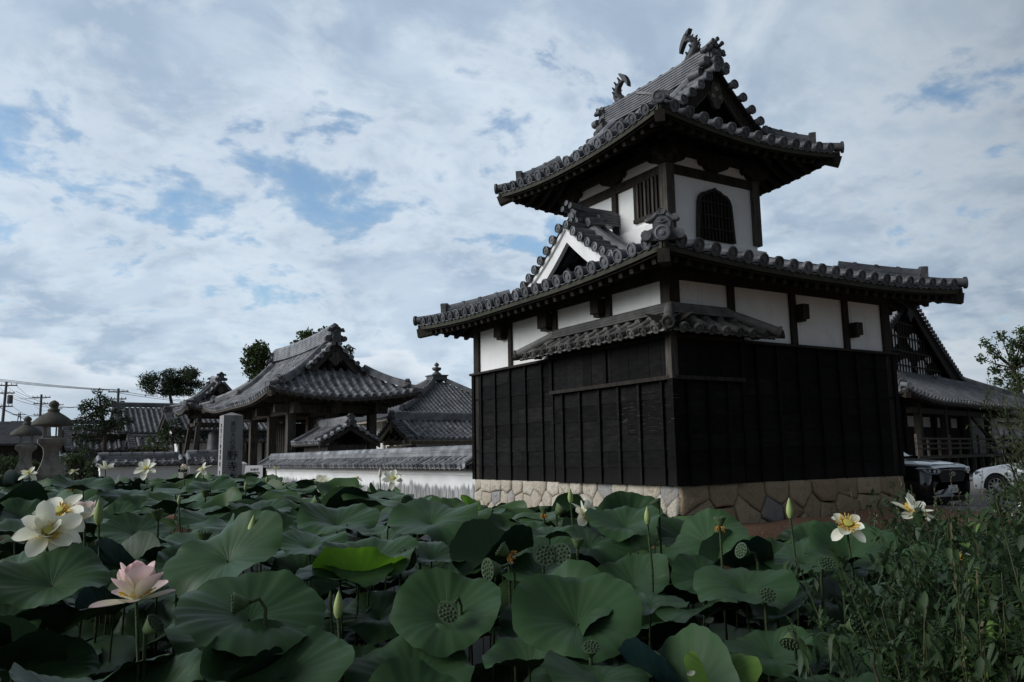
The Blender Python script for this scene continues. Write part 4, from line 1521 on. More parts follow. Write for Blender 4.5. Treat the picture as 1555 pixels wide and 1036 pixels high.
    # fish ornaments on the ridge, tails up and curled towards each other
    for sg, yb in ((1, y0 + G + 0.62), (-1, y1 - G - 0.62)):
        mb = MB()
        P = lambda a, h: Vector((XM, yb + sg * a, zt + 0.50 + h))
        body = [P(0.14, -0.06), P(0.03, 0.06), P(-0.08, 0.20), P(-0.10, 0.34), P(-0.04, 0.47), P(0.08, 0.55), P(0.22, 0.56)]
        mb.tube(body, [0.15, 0.165, 0.145, 0.115, 0.09, 0.07, 0.05], 10, 'fish_tile', flat=0.85)
        for k in range(1, 6):
            a = body[k]
            rr = (0.15, 0.165, 0.145, 0.115, 0.09, 0.07)[k]
            mb.prism([(-0.05, -0.02), (0.05, 0.0), (0.07, 0.07)], lambda u, v, t, a=a, rr=rr: (XM + t, a.y - sg * (rr * 0.8 + v), a.z + u), -0.02, 0.02, 'fish_tile')
            for sd in (-1, 1):
                mb.prism([(-0.05, -0.02), (0.05, 0.0), (0.10, 0.085)], lambda u, v, t, a=a, rr=rr, sd=sd: (XM + sd * (rr * 0.7 + v), a.y + t, a.z + u), -0.025, 0.025, 'fish_tile')
        # crescent tail fin, horns up and down
        outer = [(0.03, 0.80), (0.12, 0.765), (0.22, 0.70), (0.30, 0.61), (0.35, 0.52), (0.385, 0.43), (0.39, 0.32)]
        inner = [(0.025, 0.79), (0.08, 0.70), (0.13, 0.63), (0.18, 0.56), (0.25, 0.50), (0.31, 0.42), (0.38, 0.31)]
        mb.ribbon(inner, outer, lambda u, v, t: (XM + t, yb + sg * u, zt + 0.50 + v), -0.06, 0.06, 'fish_tile')
        mb.prism([(-0.22, 0), (0.22, 0), (0.16, 0.08), (-0.16, 0.08)], lambda u, v, t: (XM + t, yb + sg * u, zt + 0.46 + v), -0.12, 0.12, 'fish_tile')
        sub(roof, mb, 'fish_ornament', org, 'fish-shaped ridge tile with its tail curled up')


build_tower()

# ------------------------------------------------------------------ generic roofs for the other buildings
def irimoya_roof(T, name, rect, z, prof, lift, reach, G, sp, r, step, mat, over, label=None, ridge_h=0.5, ridge_w=0.34, layers=6, nr=5, oni=0.8, verge_sp=0.30, board=0.36, wood='grey_wood', fancy=True, capn=8, local=False):
    org = Vector((0, 0, 0)) if local else Vector(T['base'])
    x0, y0, x1, y1 = rect
    S = hip_sides(x0, y0, x1, y1, z, prof, lift, reach)
    DX, xm = (x1 - x0) / 2, (x0 + x1) / 2
    mb = MB()
    for k, sl in S.items():
        if k in 'we':
            tile_slope(mb, sl, lambda s, L=sl.L: (min(s, L - s) if min(s, L - s) < G else DX - 0.02), sp, r, step, mat, nr=nr, capn=capn, jit=0.006, boss=False)
        else:
            tile_slope(mb, sl, lambda s, L=sl.L: min(s, L - s, G + 0.3), sp, r, step, mat, nr=nr, capn=capn, jit=0.006, boss=False)
    roof = mb.build(name, T, org, label)
    mb = MB()
    for k, sl in S.items():
        f = lambda s, L=sl.L: min(over + 0.4, s, L - s)
        underside(mb, sl, f, -0.16, 'soffit_wood', 16, 4)
        eave_board(mb, sl, 0.03, -0.05, -0.20, 0.08, wood, 20)
        rafters(mb, sl, 0.12, lambda a, L=sl.L: min(over, a - 0.1, L - a - 0.1), 0.36, 0.11, 0.12, -0.25, 'pale_wood' if wood == 'pale_wood' else wood)
    mb2 = mb
    sub(roof, mb2, 'eave_soffit', org)
    for (a, b) in (('w', 's'), ('s', 'e'), ('e', 'n'), ('n', 'w')):
        sl = S[b]
        mb = MB()
        path = [sl.P(t, t, 0.04) for t in [0.45 + (G - 0.25) * k / 5 for k in range(6)]]
        ridge(mb, path, 0.28, 0.30, 3, r, mat)
        p, q = sl.P(-0.10, -0.10, 0.10), sl.P(0.7, 0.7, 0.10)
        mb.tube([p, q], r * 1.05, 8, mat)
        d = Vector((p.x - q.x, p.y - q.y, 0.0)).normalized()
        mb.disc(p + d * 0.02, d, r * 1.3, mat, 10, 0.05, False)
        onigawara(mb, sl.P(0.48, 0.48, 0.08), d, oni * 0.55, 'oni_tile', False)
        mb.bar(sl.P(0.02, 0.02, -0.32), sl.P(over, over, -0.32), 0.22, 0.24, wood)
        sub(roof, mb, 'hip_ridge', org)
    zs = lambda u: z + prof(DX - abs(u))
    um = DX - G + 0.35
    for sg, yg in ((-1, y0 + G), (1, y1 - G)):
        to3 = lambda u, v, t, yg=yg, sg=sg: (xm + u, yg - sg * t, v)
        N = 16
        us = [-um + 2 * um * i / N for i in range(N + 1)]
        mb = MB()
        mb.ribbon([(u, zs(u) - 0.08) for u in us], [(u, zs(u) - 0.004) for u in us], to3, -0.10, 0.9, 'soffit_wood')
        mb.ribbon([(u, zs(u) - board - 0.05 * abs(u)) for u in us], [(u, zs(u) - 0.07) for u in us], to3, 0.0, 0.10, wood)
        mb.ribbon([(u, zs(u) - board * 0.45) for u in us], [(u, zs(u) - 0.07) for u in us], to3, -0.04, 0.0, wood)
        sub(roof, mb, 'bargeboard', org)
        mb = MB()
        ui = [u for u in us if abs(u) < um - 0.1]
        zb = z + prof(G) - 0.25
        mb.ribbon([(u, zb) for u in ui], [(u, max(zb + 0.02, zs(u) - board * 0.8)) for u in ui], to3, 0.75, 0.8, 'dark_wood')
        for hh in (0.35, 1.0):
            if zb + hh + 0.2 < zs(0) - board:
                ww = max(0.2, um * (1 - (hh + 0.35) / (zs(0) - zb)))
                mb.box((xm - ww, min(to3(0, 0, 0.6)[1], to3(0, 0, 0.74)[1]), zb + hh), (xm + ww, max(to3(0, 0, 0.6)[1], to3(0, 0, 0.74)[1]), zb + hh + 0.18), wood)
        mb.box((xm - 0.1, min(to3(0, 0, 0.66)[1], to3(0, 0, 0.74)[1]), zb), (xm + 0.1, max(to3(0, 0, 0.66)[1], to3(0, 0, 0.74)[1]), zs(0) - board), wood)
        sub(roof, mb, 'gable_wall', org)
        mb = MB()
        k = board / 0.36
        geg = [(0, 0.0), (0.10, 0.05), (0.13, 0.14), (0.25, 0.20), (0.30, 0.32), (0.17, 0.36), (0.16, 0.46), (0.09, 0.58), (-0.09, 0.58), (-0.16, 0.46), (-0.17, 0.36), (-0.30, 0.32), (-0.25, 0.20), (-0.13, 0.14), (-0.10, 0.05)]
        za = zs(0) - (0.42 + 0.60) * k
        mb.prism([(u * k, v * k) for u, v in geg], lambda u, v, t: to3(u, za + v, t), -0.10, -0.02, wood)
        sub(roof, mb, 'gable_pendant', org)
        mb = MB()
        for sd in (-1, 1):
            u = 0.16
            while u < um:
                p, q = Vector(to3(sd * u, zs(u) + 0.06, -0.22)), Vector(to3(sd * u, zs(u) + 0.08, 0.45))
                mb.tube([p, q], r, 8, mat)
                mb.disc(p + Vector((0, sg * 0.02, 0)), (0, sg, 0), r * 1.2, mat, 8, 0.05, False)
                u += verge_sp
            path = [Vector(to3(sd * q / 10 * (um + 0.2), zs(q / 10 * (um + 0.2)) + 0.05, 0.65)) for q in range(1, 11)]
            ridge(mb, path, 0.26, 0.26, 2, r, mat)
            onigawara(mb, path[-1], (sd, 0, -0.3), oni * 0.5, 'oni_tile', False)
        sub(roof, mb, 'verge_edge', org)
        mb = MB()
        onigawara(mb, (xm, yg + sg * 0.02, zs(0) + 0.05), (0, sg, 0), oni, 'oni_tile', fancy)
        sub(roof, mb, 'ridge_ornament', org)
    mb = MB()
    zt = z + prof(DX)
    ya, yb = y0 + G + 0.05, y1 - G - 0.05
    N = 8
    path = [(xm, ya + (yb - ya) * i / N, zt + 0.16 * (2 * i / N - 1) ** 2) for i in range(N + 1)]
    ridge(mb, path, ridge_w, ridge_h, layers, r * 1.1, mat)
    sub(roof, mb, 'main_ridge', org)
    return roof


def gable_roof(T, name, axis_, a0, a1, c, half, ze, zr, mat, sp=0.33, r=0.08, step=0.3, sag=0.10, nr=4, ridge_h=0.35, oni=0.55, verge='grey_wood', label=None, local=False, capn=8, over=0.6, ridge_layers=4):
    """Gabled tile roof with its ridge along axis_ ('x' or 'y') from a0 to a1 at cross position c."""
    org = Vector((0, 0, 0)) if local else Vector(T['base'])
    rise = zr - ze
    hf = lambda s, t: rise * ((1 - sag) * t / half + sag * (t / half) ** 2)
    if axis_ == 'y':
        sls = [Slope((c - half, a1, ze), (0, -1, 0), (1, 0, 0), a1 - a0, hf), Slope((c + half, a0, ze), (0, 1, 0), (-1, 0, 0), a1 - a0, hf)]
        pt = lambda a, u, z: Vector((c + u, a, z))
    else:
        sls = [Slope((a0, c - half, ze), (1, 0, 0), (0, 1, 0), a1 - a0, hf), Slope((a1, c + half, ze), (-1, 0, 0), (0, -1, 0), a1 - a0, hf)]
        pt = lambda a, u, z: Vector((a, c + u, z))
    mb = MB()
    for sl in sls:
        tile_slope(mb, sl, lambda s: half - 0.02, sp, r, step, mat, nr=nr, capn=capn, boss=False, jit=0.006)
    roof = mb.build(name, T, org, label)
    mb = MB()
    zs = lambda u: ze + hf(0, half - abs(u))
    for sl in sls:
        vs = [sl.P(0.05, 0.05, -0.10), sl.P(sl.L - 0.05, 0.05, -0.10), sl.P(sl.L - 0.05, half, -0.10), sl.P(0.05, half, -0.10)]
        mb.add(vs, [(0, 1, 2, 3)], 'soffit_wood')
        eave_board(mb, sl, 0.04, -0.04, -0.14, 0.06, verge, 3)
        rafters(mb, sl, 0.08, lambda a: over, 0.36, 0.08, 0.09, -0.16, verge)
    us = [-half + 2 * half * i / 12 for i in range(13)]
    for a, s in ((a0, 1), (a1, -1)):
        mb.ribbon([(u, zs(u) - 0.26) for u in us], [(u, zs(u) - 0.05) for u in us], lambda u, v, t, a=a, s=s: tuple(pt(a + s * t, u, v)), 0.06, 0.13, verge)
    sub(roof, mb, 'bargeboard', org)
    for a, s in ((a0, -1), (a1, 1)):
        mb = MB()
        d = pt(s, 0, 0) - pt(0, 0, 0)
        for sd in (-1, 1):
            u = 0.15
            while u < half:
                p, q = pt(a + s * 0.05, sd * u, zs(u) + 0.05), pt(a - s * 0.40, sd * u, zs(u) + 0.07)
                mb.tube([p, q], r, 7, mat)
                mb.disc(p + d * 0.02, d, r * 1.2, mat, 8, 0.04, False)
                u += 0.28
            path = [pt(a - s * 0.62, sd * half * k / 6, zs(half * k / 6) + 0.04) for k in range(1, 7)]
            mb.sweep(path, [(-0.1, 0), (0.1, 0), (0.09, 0.12), (0.04, 0.17), (-0.04, 0.17), (-0.09, 0.12)], mat)
        sub(roof, mb, 'verge_tile', org)
    mb = MB()
    ridge(mb, [pt(a0 + 0.05, 0, zr), pt((a0 + a1) / 2, 0, zr - 0.02), pt(a1 - 0.05, 0, zr)], 0.28, ridge_h, ridge_layers, r * 1.05, mat)
    for a, s in ((a0, -1), (a1, 1)):
        onigawara(mb, pt(a, 0, zr + 0.02), pt(s, 0, 0) - pt(0, 0, 0), oni, 'oni_tile', False)
    sub(roof, mb, 'main_ridge', org)
    return roof


def part_box(T, name, a, b, mat, local=False, label=None):
    mb = MB()
    mb.box(a, b, mat)
    return mb.build(name, T, None, label)


# ------------------------------------------------------------------ white boundary walls with tiled copings
def coped_wall(name, label, axis_, a0, a1, c, ztop, mat_wall, near=True, zb=-0.6, half=0.62, body=0.24, cope=0.52):
    mid = (a0 + a1) / 2
    base = (c, mid, 0) if axis_ == 'y' else (mid, c, 0)
    T = thing(name, label, 'wall', base)
    pt = (lambda a, u, z: Vector((c + u, a, z))) if axis_ == 'y' else (lambda a, u, z: Vector((a, c + u, z)))
    ze, zr = ztop - cope, ztop - 0.20
    mb = MB()
    p, q = pt(a0 + 0.12, -body, zb), pt(a1 - 0.12, body, ze + 0.10)
    mb.box((min(p.x, q.x), min(p.y, q.y), p.z), (max(p.x, q.x), max(p.y, q.y), q.z), mat_wall)
    p, q = pt(a0 + 0.10, -body - 0.035, ze - 0.22), pt(a1 - 0.10, body + 0.035, ze + 0.06)
    mb.box((min(p.x, q.x), min(p.y, q.y), p.z), (max(p.x, q.x), max(p.y, q.y), q.z), 'plaster')
    mb.build('wall_body', T)
    hf = lambda s, t: (zr - ze) * t / half
    if axis_ == 'y':
        sls = [Slope((c - half, a1, ze), (0, -1, 0), (1, 0, 0), a1 - a0, hf), Slope((c + half, a0, ze), (0, 1, 0), (-1, 0, 0), a1 - a0, hf)]
    else:
        sls = [Slope((a0, c - half, ze), (1, 0, 0), (0, 1, 0), a1 - a0, hf), Slope((a1, c + half, ze), (-1, 0, 0), (0, -1, 0), a1 - a0, hf)]
    mb = MB()
    for sl in sls:
        tile_slope(mb, sl, lambda s: half - 0.1, 0.29, 0.07, 0.26, 'kawara_pale', nr=5, capn=8, boss=False, jit=0.006)
        vs = [sl.P(0.03, 0.03, -0.07), sl.P(sl.L - 0.03, 0.03, -0.07), sl.P(sl.L - 0.03, half, -0.07), sl.P(0.03, half, -0.07)]
        mb.add(vs, [(0, 1, 2, 3)], 'soffit_wood')
        eave_board(mb, sl, 0.05, -0.03, -0.10, 0.05, 'dark_wood', 2)
    us = [-half, 0, half]
    for a, s in ((a0, 1), (a1, -1)):
        mb.prism([(-half, ze - 0.06), (half, ze - 0.06), (0, zr + 0.02)], lambda u, v, t, a=a, s=s: tuple(pt(a + s * t, u, v)), 0.02, 0.08, 'kawara_pale')
        for sd in (-1, 1):
            mb.tube([pt(a + s * 0.06, sd * half * 1.0, ze + 0.07), pt(a + s * 0.06, sd * 0.1, zr + 0.08)], 0.075, 8, 'kawara_pale')
            d = pt(0, sd, 0) - pt(0, 0, 0)
            mb.disc(pt(a + s * 0.06, sd * (half + 0.02), ze + 0.06), d, 0.09, 'kawara_pale', 9, 0.04, False)
    coping = mb.build('tiled_coping', T)
    # ridge: two flat courses and a row of lapped half-round tiles
    mb = MB()
    mb.sweep([pt(a0 + 0.05, 0, zr - 0.04), pt(a1 - 0.05, 0, zr - 0.04)], [(-0.17, 0), (-0.17, 0.06), (-0.145, 0.065), (-0.145, 0.10), (-0.16, 0.105), (-0.16, 0.15), (0.16, 0.15), (0.16, 0.105), (0.145, 0.10), (0.145, 0.065), (0.17, 0.06), (0.17, 0)], 'kawara_pale')
    a = a0 + 0.05
    while a < a1 - 0.06:
        L = min(0.34, a1 - 0.05 - a)
        mb.tube([pt(a, 0, zr + 0.13), pt(a + L - 0.02, 0, zr + 0.13)], [0.105, 0.120], 10, 'kawara_pale')
        a += 0.34
    sub(coping, mb, 'coping_ridge', Vector(base))
    return T


coped_wall('boundary_wall', 'long white plaster wall with mould-stained foot and tiled coping running from the tower to the gate', 'y', 18.32, 38.7, 10.3, 1.57, 'stained_plaster')
coped_wall('boundary_wall', 'low clean white wall behind the two stone lanterns, with grey tiled coping', 'x', 2.35, 5.0, 30.6, 1.62, 'plaster', half=0.5, cope=0.36)
coped_wall('boundary_wall', 'short white wall end behind the inscribed stone pillar, with bolder eave tiles', 'x', 5.06, 6.75, 30.2, 1.66, 'plaster', half=0.6, cope=0.40)


# ------------------------------------------------------------------ the temple gate
def build_gate():
    T = thing('temple_gate', 'large temple gate with a sweeping hip-and-gable tiled roof on heavy wooden posts', 'gate', (13.0, 43.4, 0))
    prof = lambda t: 0.42 * t + 0.098 * t * t
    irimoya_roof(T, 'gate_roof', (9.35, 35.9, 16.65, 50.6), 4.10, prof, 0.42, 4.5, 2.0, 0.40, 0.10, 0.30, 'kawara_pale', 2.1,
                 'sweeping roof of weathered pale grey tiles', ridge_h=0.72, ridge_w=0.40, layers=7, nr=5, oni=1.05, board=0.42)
    for x in (11.0, 13.0, 15.0):
        for y in (38.2, 41.5, 45.2, 48.6):
            mb = MB()
            w = 0.19 if x != 13.0 else 0.22
            mb.box((x - w, y - w, 0.25), (x + w, y + w, 4.35), 'grey_wood')
            mb.cbox((x, y, 0.16), (0.62, 0.62, 0.24), 'lantern_granite')
            mb.build('post', T)
    mb = MB()
    for x in (11.0, 13.0, 15.0):
        mb.box((x - 0.14, 37.3, 3.45), (x + 0.14, 49.5, 3.95), 'grey_wood')
        mb.box((x - 0.18, 37.0, 4.2), (x + 0.18, 49.8, 4.5), 'grey_wood')
    for y in (38.2, 41.5, 45.2, 48.6):
        mb.box((10.2, y - 0.12, 3.5), (15.8, y + 0.12, 3.88), 'grey_wood')
        mb.box((9.9, y - 0.15, 3.98), (16.1, y + 0.15, 4.22), 'grey_wood')
    mb.build('tie_beam', T)
    for y in (38.4, 45.4):
        mb = MB()
        mb.box((12.94, y, 0.2), (13.06, y + 2.95, 3.4), 'dark_wood')
        for k in range(7):
            mb.box((12.90, y + 0.05 + k * 0.42, 0.2), (12.94, y + 0.13 + k * 0.42, 3.4), 'grey_wood')
        mb.build('side_panel', T)
    for y, s in ((41.55, 1), (45.15, -1)):
        mb = MB()
        mb.box((13.1, y - 0.06, 0.2), (14.9, y + 0.06, 3.3), 'dark_wood')
        for k in range(5):
            mb.box((13.1, y - s * 0.06 - 0.03, 0.5 + k * 0.62), (14.9, y - s * 0.06 + 0.03, 0.6 + k * 0.62), 'grey_wood')
        mb.build('door_leaf', T)

    # side wicket in front of the gate
    T = thing('side_gate', 'small tiled side gate between the white wall and the temple gate', 'gate', (12.2, 35.4, 0))
    gable_roof(T, 'roof', 'y', 33.4, 37.6, 12.2, 1.35, 2.02, 2.78, 'kawara_pale', 0.31, 0.075, 0.28, 0.15, 5, 0.34, 0.6)
    part_box(T, 'plaster_wall', (11.5, 34.2, -0.1), (12.9, 37.0, 1.62), 'plaster')
    part_box(T, 'lintel', (11.35, 33.9, 1.64), (13.05, 37.2, 1.90), 'grey_wood')
    for x in (11.45, 12.95):
        for y in (34.1, 35.6, 37.0):
            part_box(T, 'post', (x - 0.09, y - 0.09, -0.1), (x + 0.09, y + 0.09, 1.9), 'grey_wood')


build_gate()


# ------------------------------------------------------------------ bell tower
def build_bell():
    cx, cy = 11.45, 57.5
    T = thing('bell_tower', 'open wooden bell tower with a small curved tiled roof beyond the gate', 'tower', (cx, cy, 0))
    prof = lambda t: 0.50 * t + 0.16 * t * t
    irimoya_roof(T, 'bell_roof', (cx - 2.3, cy - 2.6, cx + 2.3, cy + 2.6), 4.55, prof, 0.42, 2.2, 1.15, 0.34, 0.085, 0.30, 'kawara_pale', 1.1, None,
                 ridge_h=0.42, layers=4, nr=4, oni=0.75, board=0.30)
    for sx in (-1, 1):
        for sy in (-1, 1):
            mb = MB()
            mb.bar((cx + sx * 1.65, cy + sy * 1.75, 0.6), (cx + sx * 1.2, cy + sy * 1.3, 4.6), 0.27, 0.27, 'grey_wood', (0, 1, 0))
            mb.build('leg', T)
    mb = MB()
    for h, k in ((1.6, 1.53), (3.7, 1.30), (4.3, 1.25)):
        for sy in (-1, 1):
            mb.bar((cx - k - 0.25, cy + sy * (k + 0.1), h), (cx + k + 0.25, cy + sy * (k + 0.1), h), 0.15, 0.22, 'grey_wood')
            mb.bar((cx + sy * k, cy - k - 0.35, h + 0.03), (cx + sy * k, cy + k + 0.35, h + 0.03), 0.15, 0.22, 'grey_wood')
    mb.build('tie_beam', T)
    mb = MB()
    mb.box((cx - 2.2, cy - 2.3, -0.2), (cx + 2.2, cy + 2.3, 0.62), 'lantern_granite')
    mb.build('stone_platform', T)
    b = thing('bronze_bell', 'dark bronze temple bell hanging under the curved roof', 'bell', (cx, cy, 2.0))
    mb = MB()
    mb.lathe([(0.50, 2.0), (0.52, 2.08), (0.49, 2.12), (0.46, 2.5), (0.42, 3.0), (0.33, 3.22), (0.1, 3.30)], 16, (cx, cy, 0), 'old_metal')
    mb.build('bell_body', b)
    mb = MB()
    mb.tube([(cx - 0.12, cy, 3.25), (cx - 0.1, cy, 3.5), (cx + 0.1, cy, 3.5), (cx + 0.12, cy, 3.25)], 0.05, 6, 'old_metal')
    mb.tube([(cx, cy, 3.5), (cx, cy, 4.3)], 0.03, 6, 'old_metal')
    mb.build('hanger', b)


build_bell()


# ------------------------------------------------------------------ pyramid-roofed hall and the corridor in front of it
def build_hall_and_corridor():
    cx, cy, h = 24.4, 50.2, 5.0
    T = thing('pyramid_hall', 'square hall with a tall pyramid tiled roof crowned by a jewel finial', 'hall', (cx, cy, 0))
    org = Vector(T['base'])
    prof = lambda t: 0.46 * t + 0.022 * t * t
    S = hip_sides(cx - h, cy - h, cx + h, cy + h, 3.75, prof, 0.25, 3.0)
    mb = MB()
    for sl in S.values():
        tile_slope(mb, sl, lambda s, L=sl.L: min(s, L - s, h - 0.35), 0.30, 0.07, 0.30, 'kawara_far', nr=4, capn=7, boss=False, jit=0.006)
    roof = mb.build('pyramid_roof', T)
    mb = MB()
    for sl in S.values():
        underside(mb, sl, lambda s, L=sl.L: min(2.0, s, L - s), -0.14, 'pale_wood', 12, 3)
        eave_board(mb, sl, 0.04, -0.04, -0.2, 0.06, 'pale_wood', 12)
        rafters(mb, sl, 0.1, lambda a, L=sl.L: min(1.6, a - 0.1, L - a - 0.1), 0.4, 0.09, 0.1, -0.2, 'pale_wood')
    sub(roof, mb, 'eave_soffit', org)
    for k in 'wsen':
        sl = S[k]
        mb = MB()
        ridge(mb, [sl.P(t, t, 0.03) for t in (0.4, 1.5, 2.6, 3.7, 4.6)], 0.30, 0.26, 2, 0.09, 'kawara_far')
        onigawara(mb, sl.P(0.5, 0.5, 0.1), -(sl.U + sl.V), 0.5, 'oni_tile', False)
        onigawara(mb, sl.P(1.4, 1.4, 0.1), -(sl.U + sl.V), 0.4, 'oni_tile', False)
        sub(roof, mb, 'hip_ridge', org)
    zt = 3.75 + prof(h) - 0.12
    mb = MB()
    fk = 0.66
    mb.lathe([(a * 0.85, b * fk) for a, b in [(0.72, 0), (0.72, 0.14), (0.62, 0.16), (0.62, 0.42), (0.70, 0.44), (0.70, 0.56), (0.3, 0.58)]], 4, (cx, cy, zt), 'oni_tile', False, True, pi / 4)
    mb.lathe([(a * 0.78, b * fk) for a, b in [(0.40, 0.55), (0.42, 0.70), (0.25, 0.86), (0.18, 0.92), (0.18, 1.0), (0.36, 1.10), (0.42, 1.28), (0.38, 1.36), (0.13, 1.40), (0.11, 1.50), (0.20, 1.56), (0.22, 1.66), (0.14, 1.80), (0.03, 1.90)]], 14, (cx, cy, zt), 'oni_tile')
    sub(roof, mb, 'finial', org)
    part_box(T, 'plaster_wall', (cx - 3.3, cy - 3.3, 0), (cx + 3.3, cy + 3.3, 4.2), 'plaster')
    for x in (-3.3, -1.1, 1.1, 3.3):
        for y in (-3.3, -1.1, 1.1, 3.3):
            if abs(x) > 3 or abs(y) > 3:
                part_box(T, 'post', (cx + x - 0.13, cy + y - 0.13, 0), (cx + x + 0.13, cy + y + 0.13, 4.3), 'pale_wood')

    # gabled corridor: ridge runs away to the right, gable end towards the wall
    y = 41.3
    T = thing('tiled_corridor', 'gabled corridor with pale timber bargeboards and a tiled roof in front of the pyramid hall', 'building', (20.5, y, 0))
    org = Vector(T['base'])
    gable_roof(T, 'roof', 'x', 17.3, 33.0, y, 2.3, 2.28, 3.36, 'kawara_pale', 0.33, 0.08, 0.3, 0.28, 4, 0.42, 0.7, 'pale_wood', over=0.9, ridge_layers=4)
    part_box(T, 'plaster_wall', (18.6, y - 0.2, -0.2), (32.5, y + 1.4, 2.3), 'plaster')
    for x in (18.0, 20.0, 22.5, 25.0, 28.0):
        for yy in (y - 1.5, y + 1.5):
            part_box(T, 'post', (x - 0.10, yy - 0.10, -0.2), (x + 0.10, yy + 0.10, 2.35), 'pale_wood')
    mb = MB()
    for yy in (y - 1.5, y + 1.5):
        mb.box((17.5, yy - 0.09, 2.02), (32.5, yy + 0.09, 2.26), 'pale_wood')
    for x in (18.0, 22.5):
        mb.box((x - 0.09, y - 2.0, 1.72), (x + 0.09, y + 2.0, 1.98), 'pale_wood')
    mb.prism([(-0.16, 0.5), (-0.2, 0.3), (-0.08, 0.2), (0, 0.0), (0.08, 0.2), (0.2, 0.3), (0.16, 0.5)], lambda u, v, t: (17.36 - t, y + u, 2.62 + v), 0, 0.06, 'pale_wood')
    mb.build('tie_beam', T)

    # building seen through the open gate
    T = thing('inner_building', 'white-panelled building with a tiled roof seen through the open gate', 'building', (15.5, 66.0, 0))
    gable_roof(T, 'roof', 'x', 9.5, 26.0, 66.0, 3.4, 3.6, 5.0, 'kawara_far', 0.36, 0.09, 0.34, 0.1, 4, 0.4, 0.7)
    gable_roof(T, 'lower_roof', 'x', 9.8, 25.5, 63.6, 1.2, 2.75, 3.2, 'kawara_far', 0.36, 0.09, 0.34, 0.1, 4, 0.3, 0.5)
    part_box(T, 'plaster_wall', (10.2, 64.2, 0), (25.0, 68.5, 3.7), 'plaster')
    for k in range(9):
        x = 10.4 + k * 1.2
        part_box(T, 'post', (x - 0.09, 64.05, 0), (x + 0.09, 64.19, 3.0), 'dark_wood')
    part_box(T, 'base_panel', (10.2, 64.08, 0), (25.0, 64.18, 0.85), 'dark_wood')


build_hall_and_corridor()


# ------------------------------------------------------------------ house beyond the left wall, low far buildings
def build_far_houses():
    T = thing('farmhouse', 'long old house with stepped grey tiled roofs behind the lanterns and the pine', 'house', (8.3, 72.0, 0))
    gable_roof(T, 'upper_roof', 'x', 6.6, 16.5, 72.5, 4.2, 3.55, 5.75, 'kawara_far', 0.40, 0.10, 0.36, 0.06, 4, 0.35, 0.7)
    gable_roof(T, 'left_roof', 'x', 3.2, 7.4, 72.0, 4.0, 2.3, 4.35, 'kawara_far', 0.40, 0.10, 0.36, 0.06, 4, 0.30, 0.6)
    gable_roof(T, 'lower_roof', 'x', 7.2, 16.5, 67.2, 1.6, 2.35, 3.15, 'kawara_far', 0.40, 0.10, 0.36, 0.06, 4, 0.2, 0.4)
    part_box(T, 'house_wall', (3.6, 69.2, 0), (16.2, 75.5, 3.5), 'dark_wood')
    for k in range(4):
        x = 4.6 + k * 2.6
        fr = part_box(T, 'window', (x, 69.10, 0.9), (x + 1.5, 69.19, 2.1), 'car_glass')
        mb = MB()
        for a, b in (((x - 0.06, 69.05, 0.84), (x + 1.56, 69.095, 0.90)), ((x - 0.06, 69.05, 2.1), (x + 1.56, 69.095, 2.16)), ((x - 0.06, 69.05, 0.9), (x, 69.095, 2.1)), ((x + 1.5, 69.05, 0.9), (x + 1.56, 69.095, 2.1)), ((x + 0.72, 69.05, 0.9), (x + 0.78, 69.095, 2.1))):
            mb.box(a, b, 'old_metal')
        sub(fr, mb, 'window_frame', Vector(T['base']))
    # low houses along the left horizon
    for name, lab, px, d, w, dep, h, rise, wall in (
            ('house', 'dark-roofed house cut off by the left edge, behind the pole', -12, 60, 3.2, 7, 2.7, 1.7, 'dark_wood'),
            ('warehouse', 'low pale warehouse with a flat grey roof between the lanterns and the pine', 92, 85, 3.0, 6, 2.0, 0.25, 'far_house_wall'),
            ('house', 'small grey-roofed far house seen between the two stone lanterns', 50, 110, 4.0, 7, 2.6, 1.6, 'far_house_wall'),
            ('house', 'far house with a dark low roof just behind the pine trunk', 120, 120, 5.0, 7, 2.6, 1.5, 'far_house_wall')):
        c = at(px, 700, d)
        T = thing(name, lab, 'house' if name == 'house' else 'warehouse', (c.x, c.y, 0))
        part_box(T, 'house_wall', (c.x - w, c.y - dep / 2, 0), (c.x + w, c.y + dep / 2, h), wall)
        mb = MB()
        hw = dep / 2 + 0.5
        mb.prism([(-hw, -0.08), (hw, -0.08), (hw, 0.06), (0, rise + 0.08), (-hw, 0.06)], lambda u, v, t, c=c, h=h: (c.x + t, c.y + u, h + 0.02 + v), -w - 0.4, w + 0.4, 'far_roof_dark' if wall == 'dark_wood' else 'kawara_far')
        mb.build('roof', T)
        for k in (-0.55, 0.15):
            part_box(T, 'window', (c.x + w * k, c.y - dep / 2 - 0.04, 0.9), (c.x + w * k + 1.1, c.y - dep / 2 - 0.01, 1.9), 'car_glass')


build_far_houses()


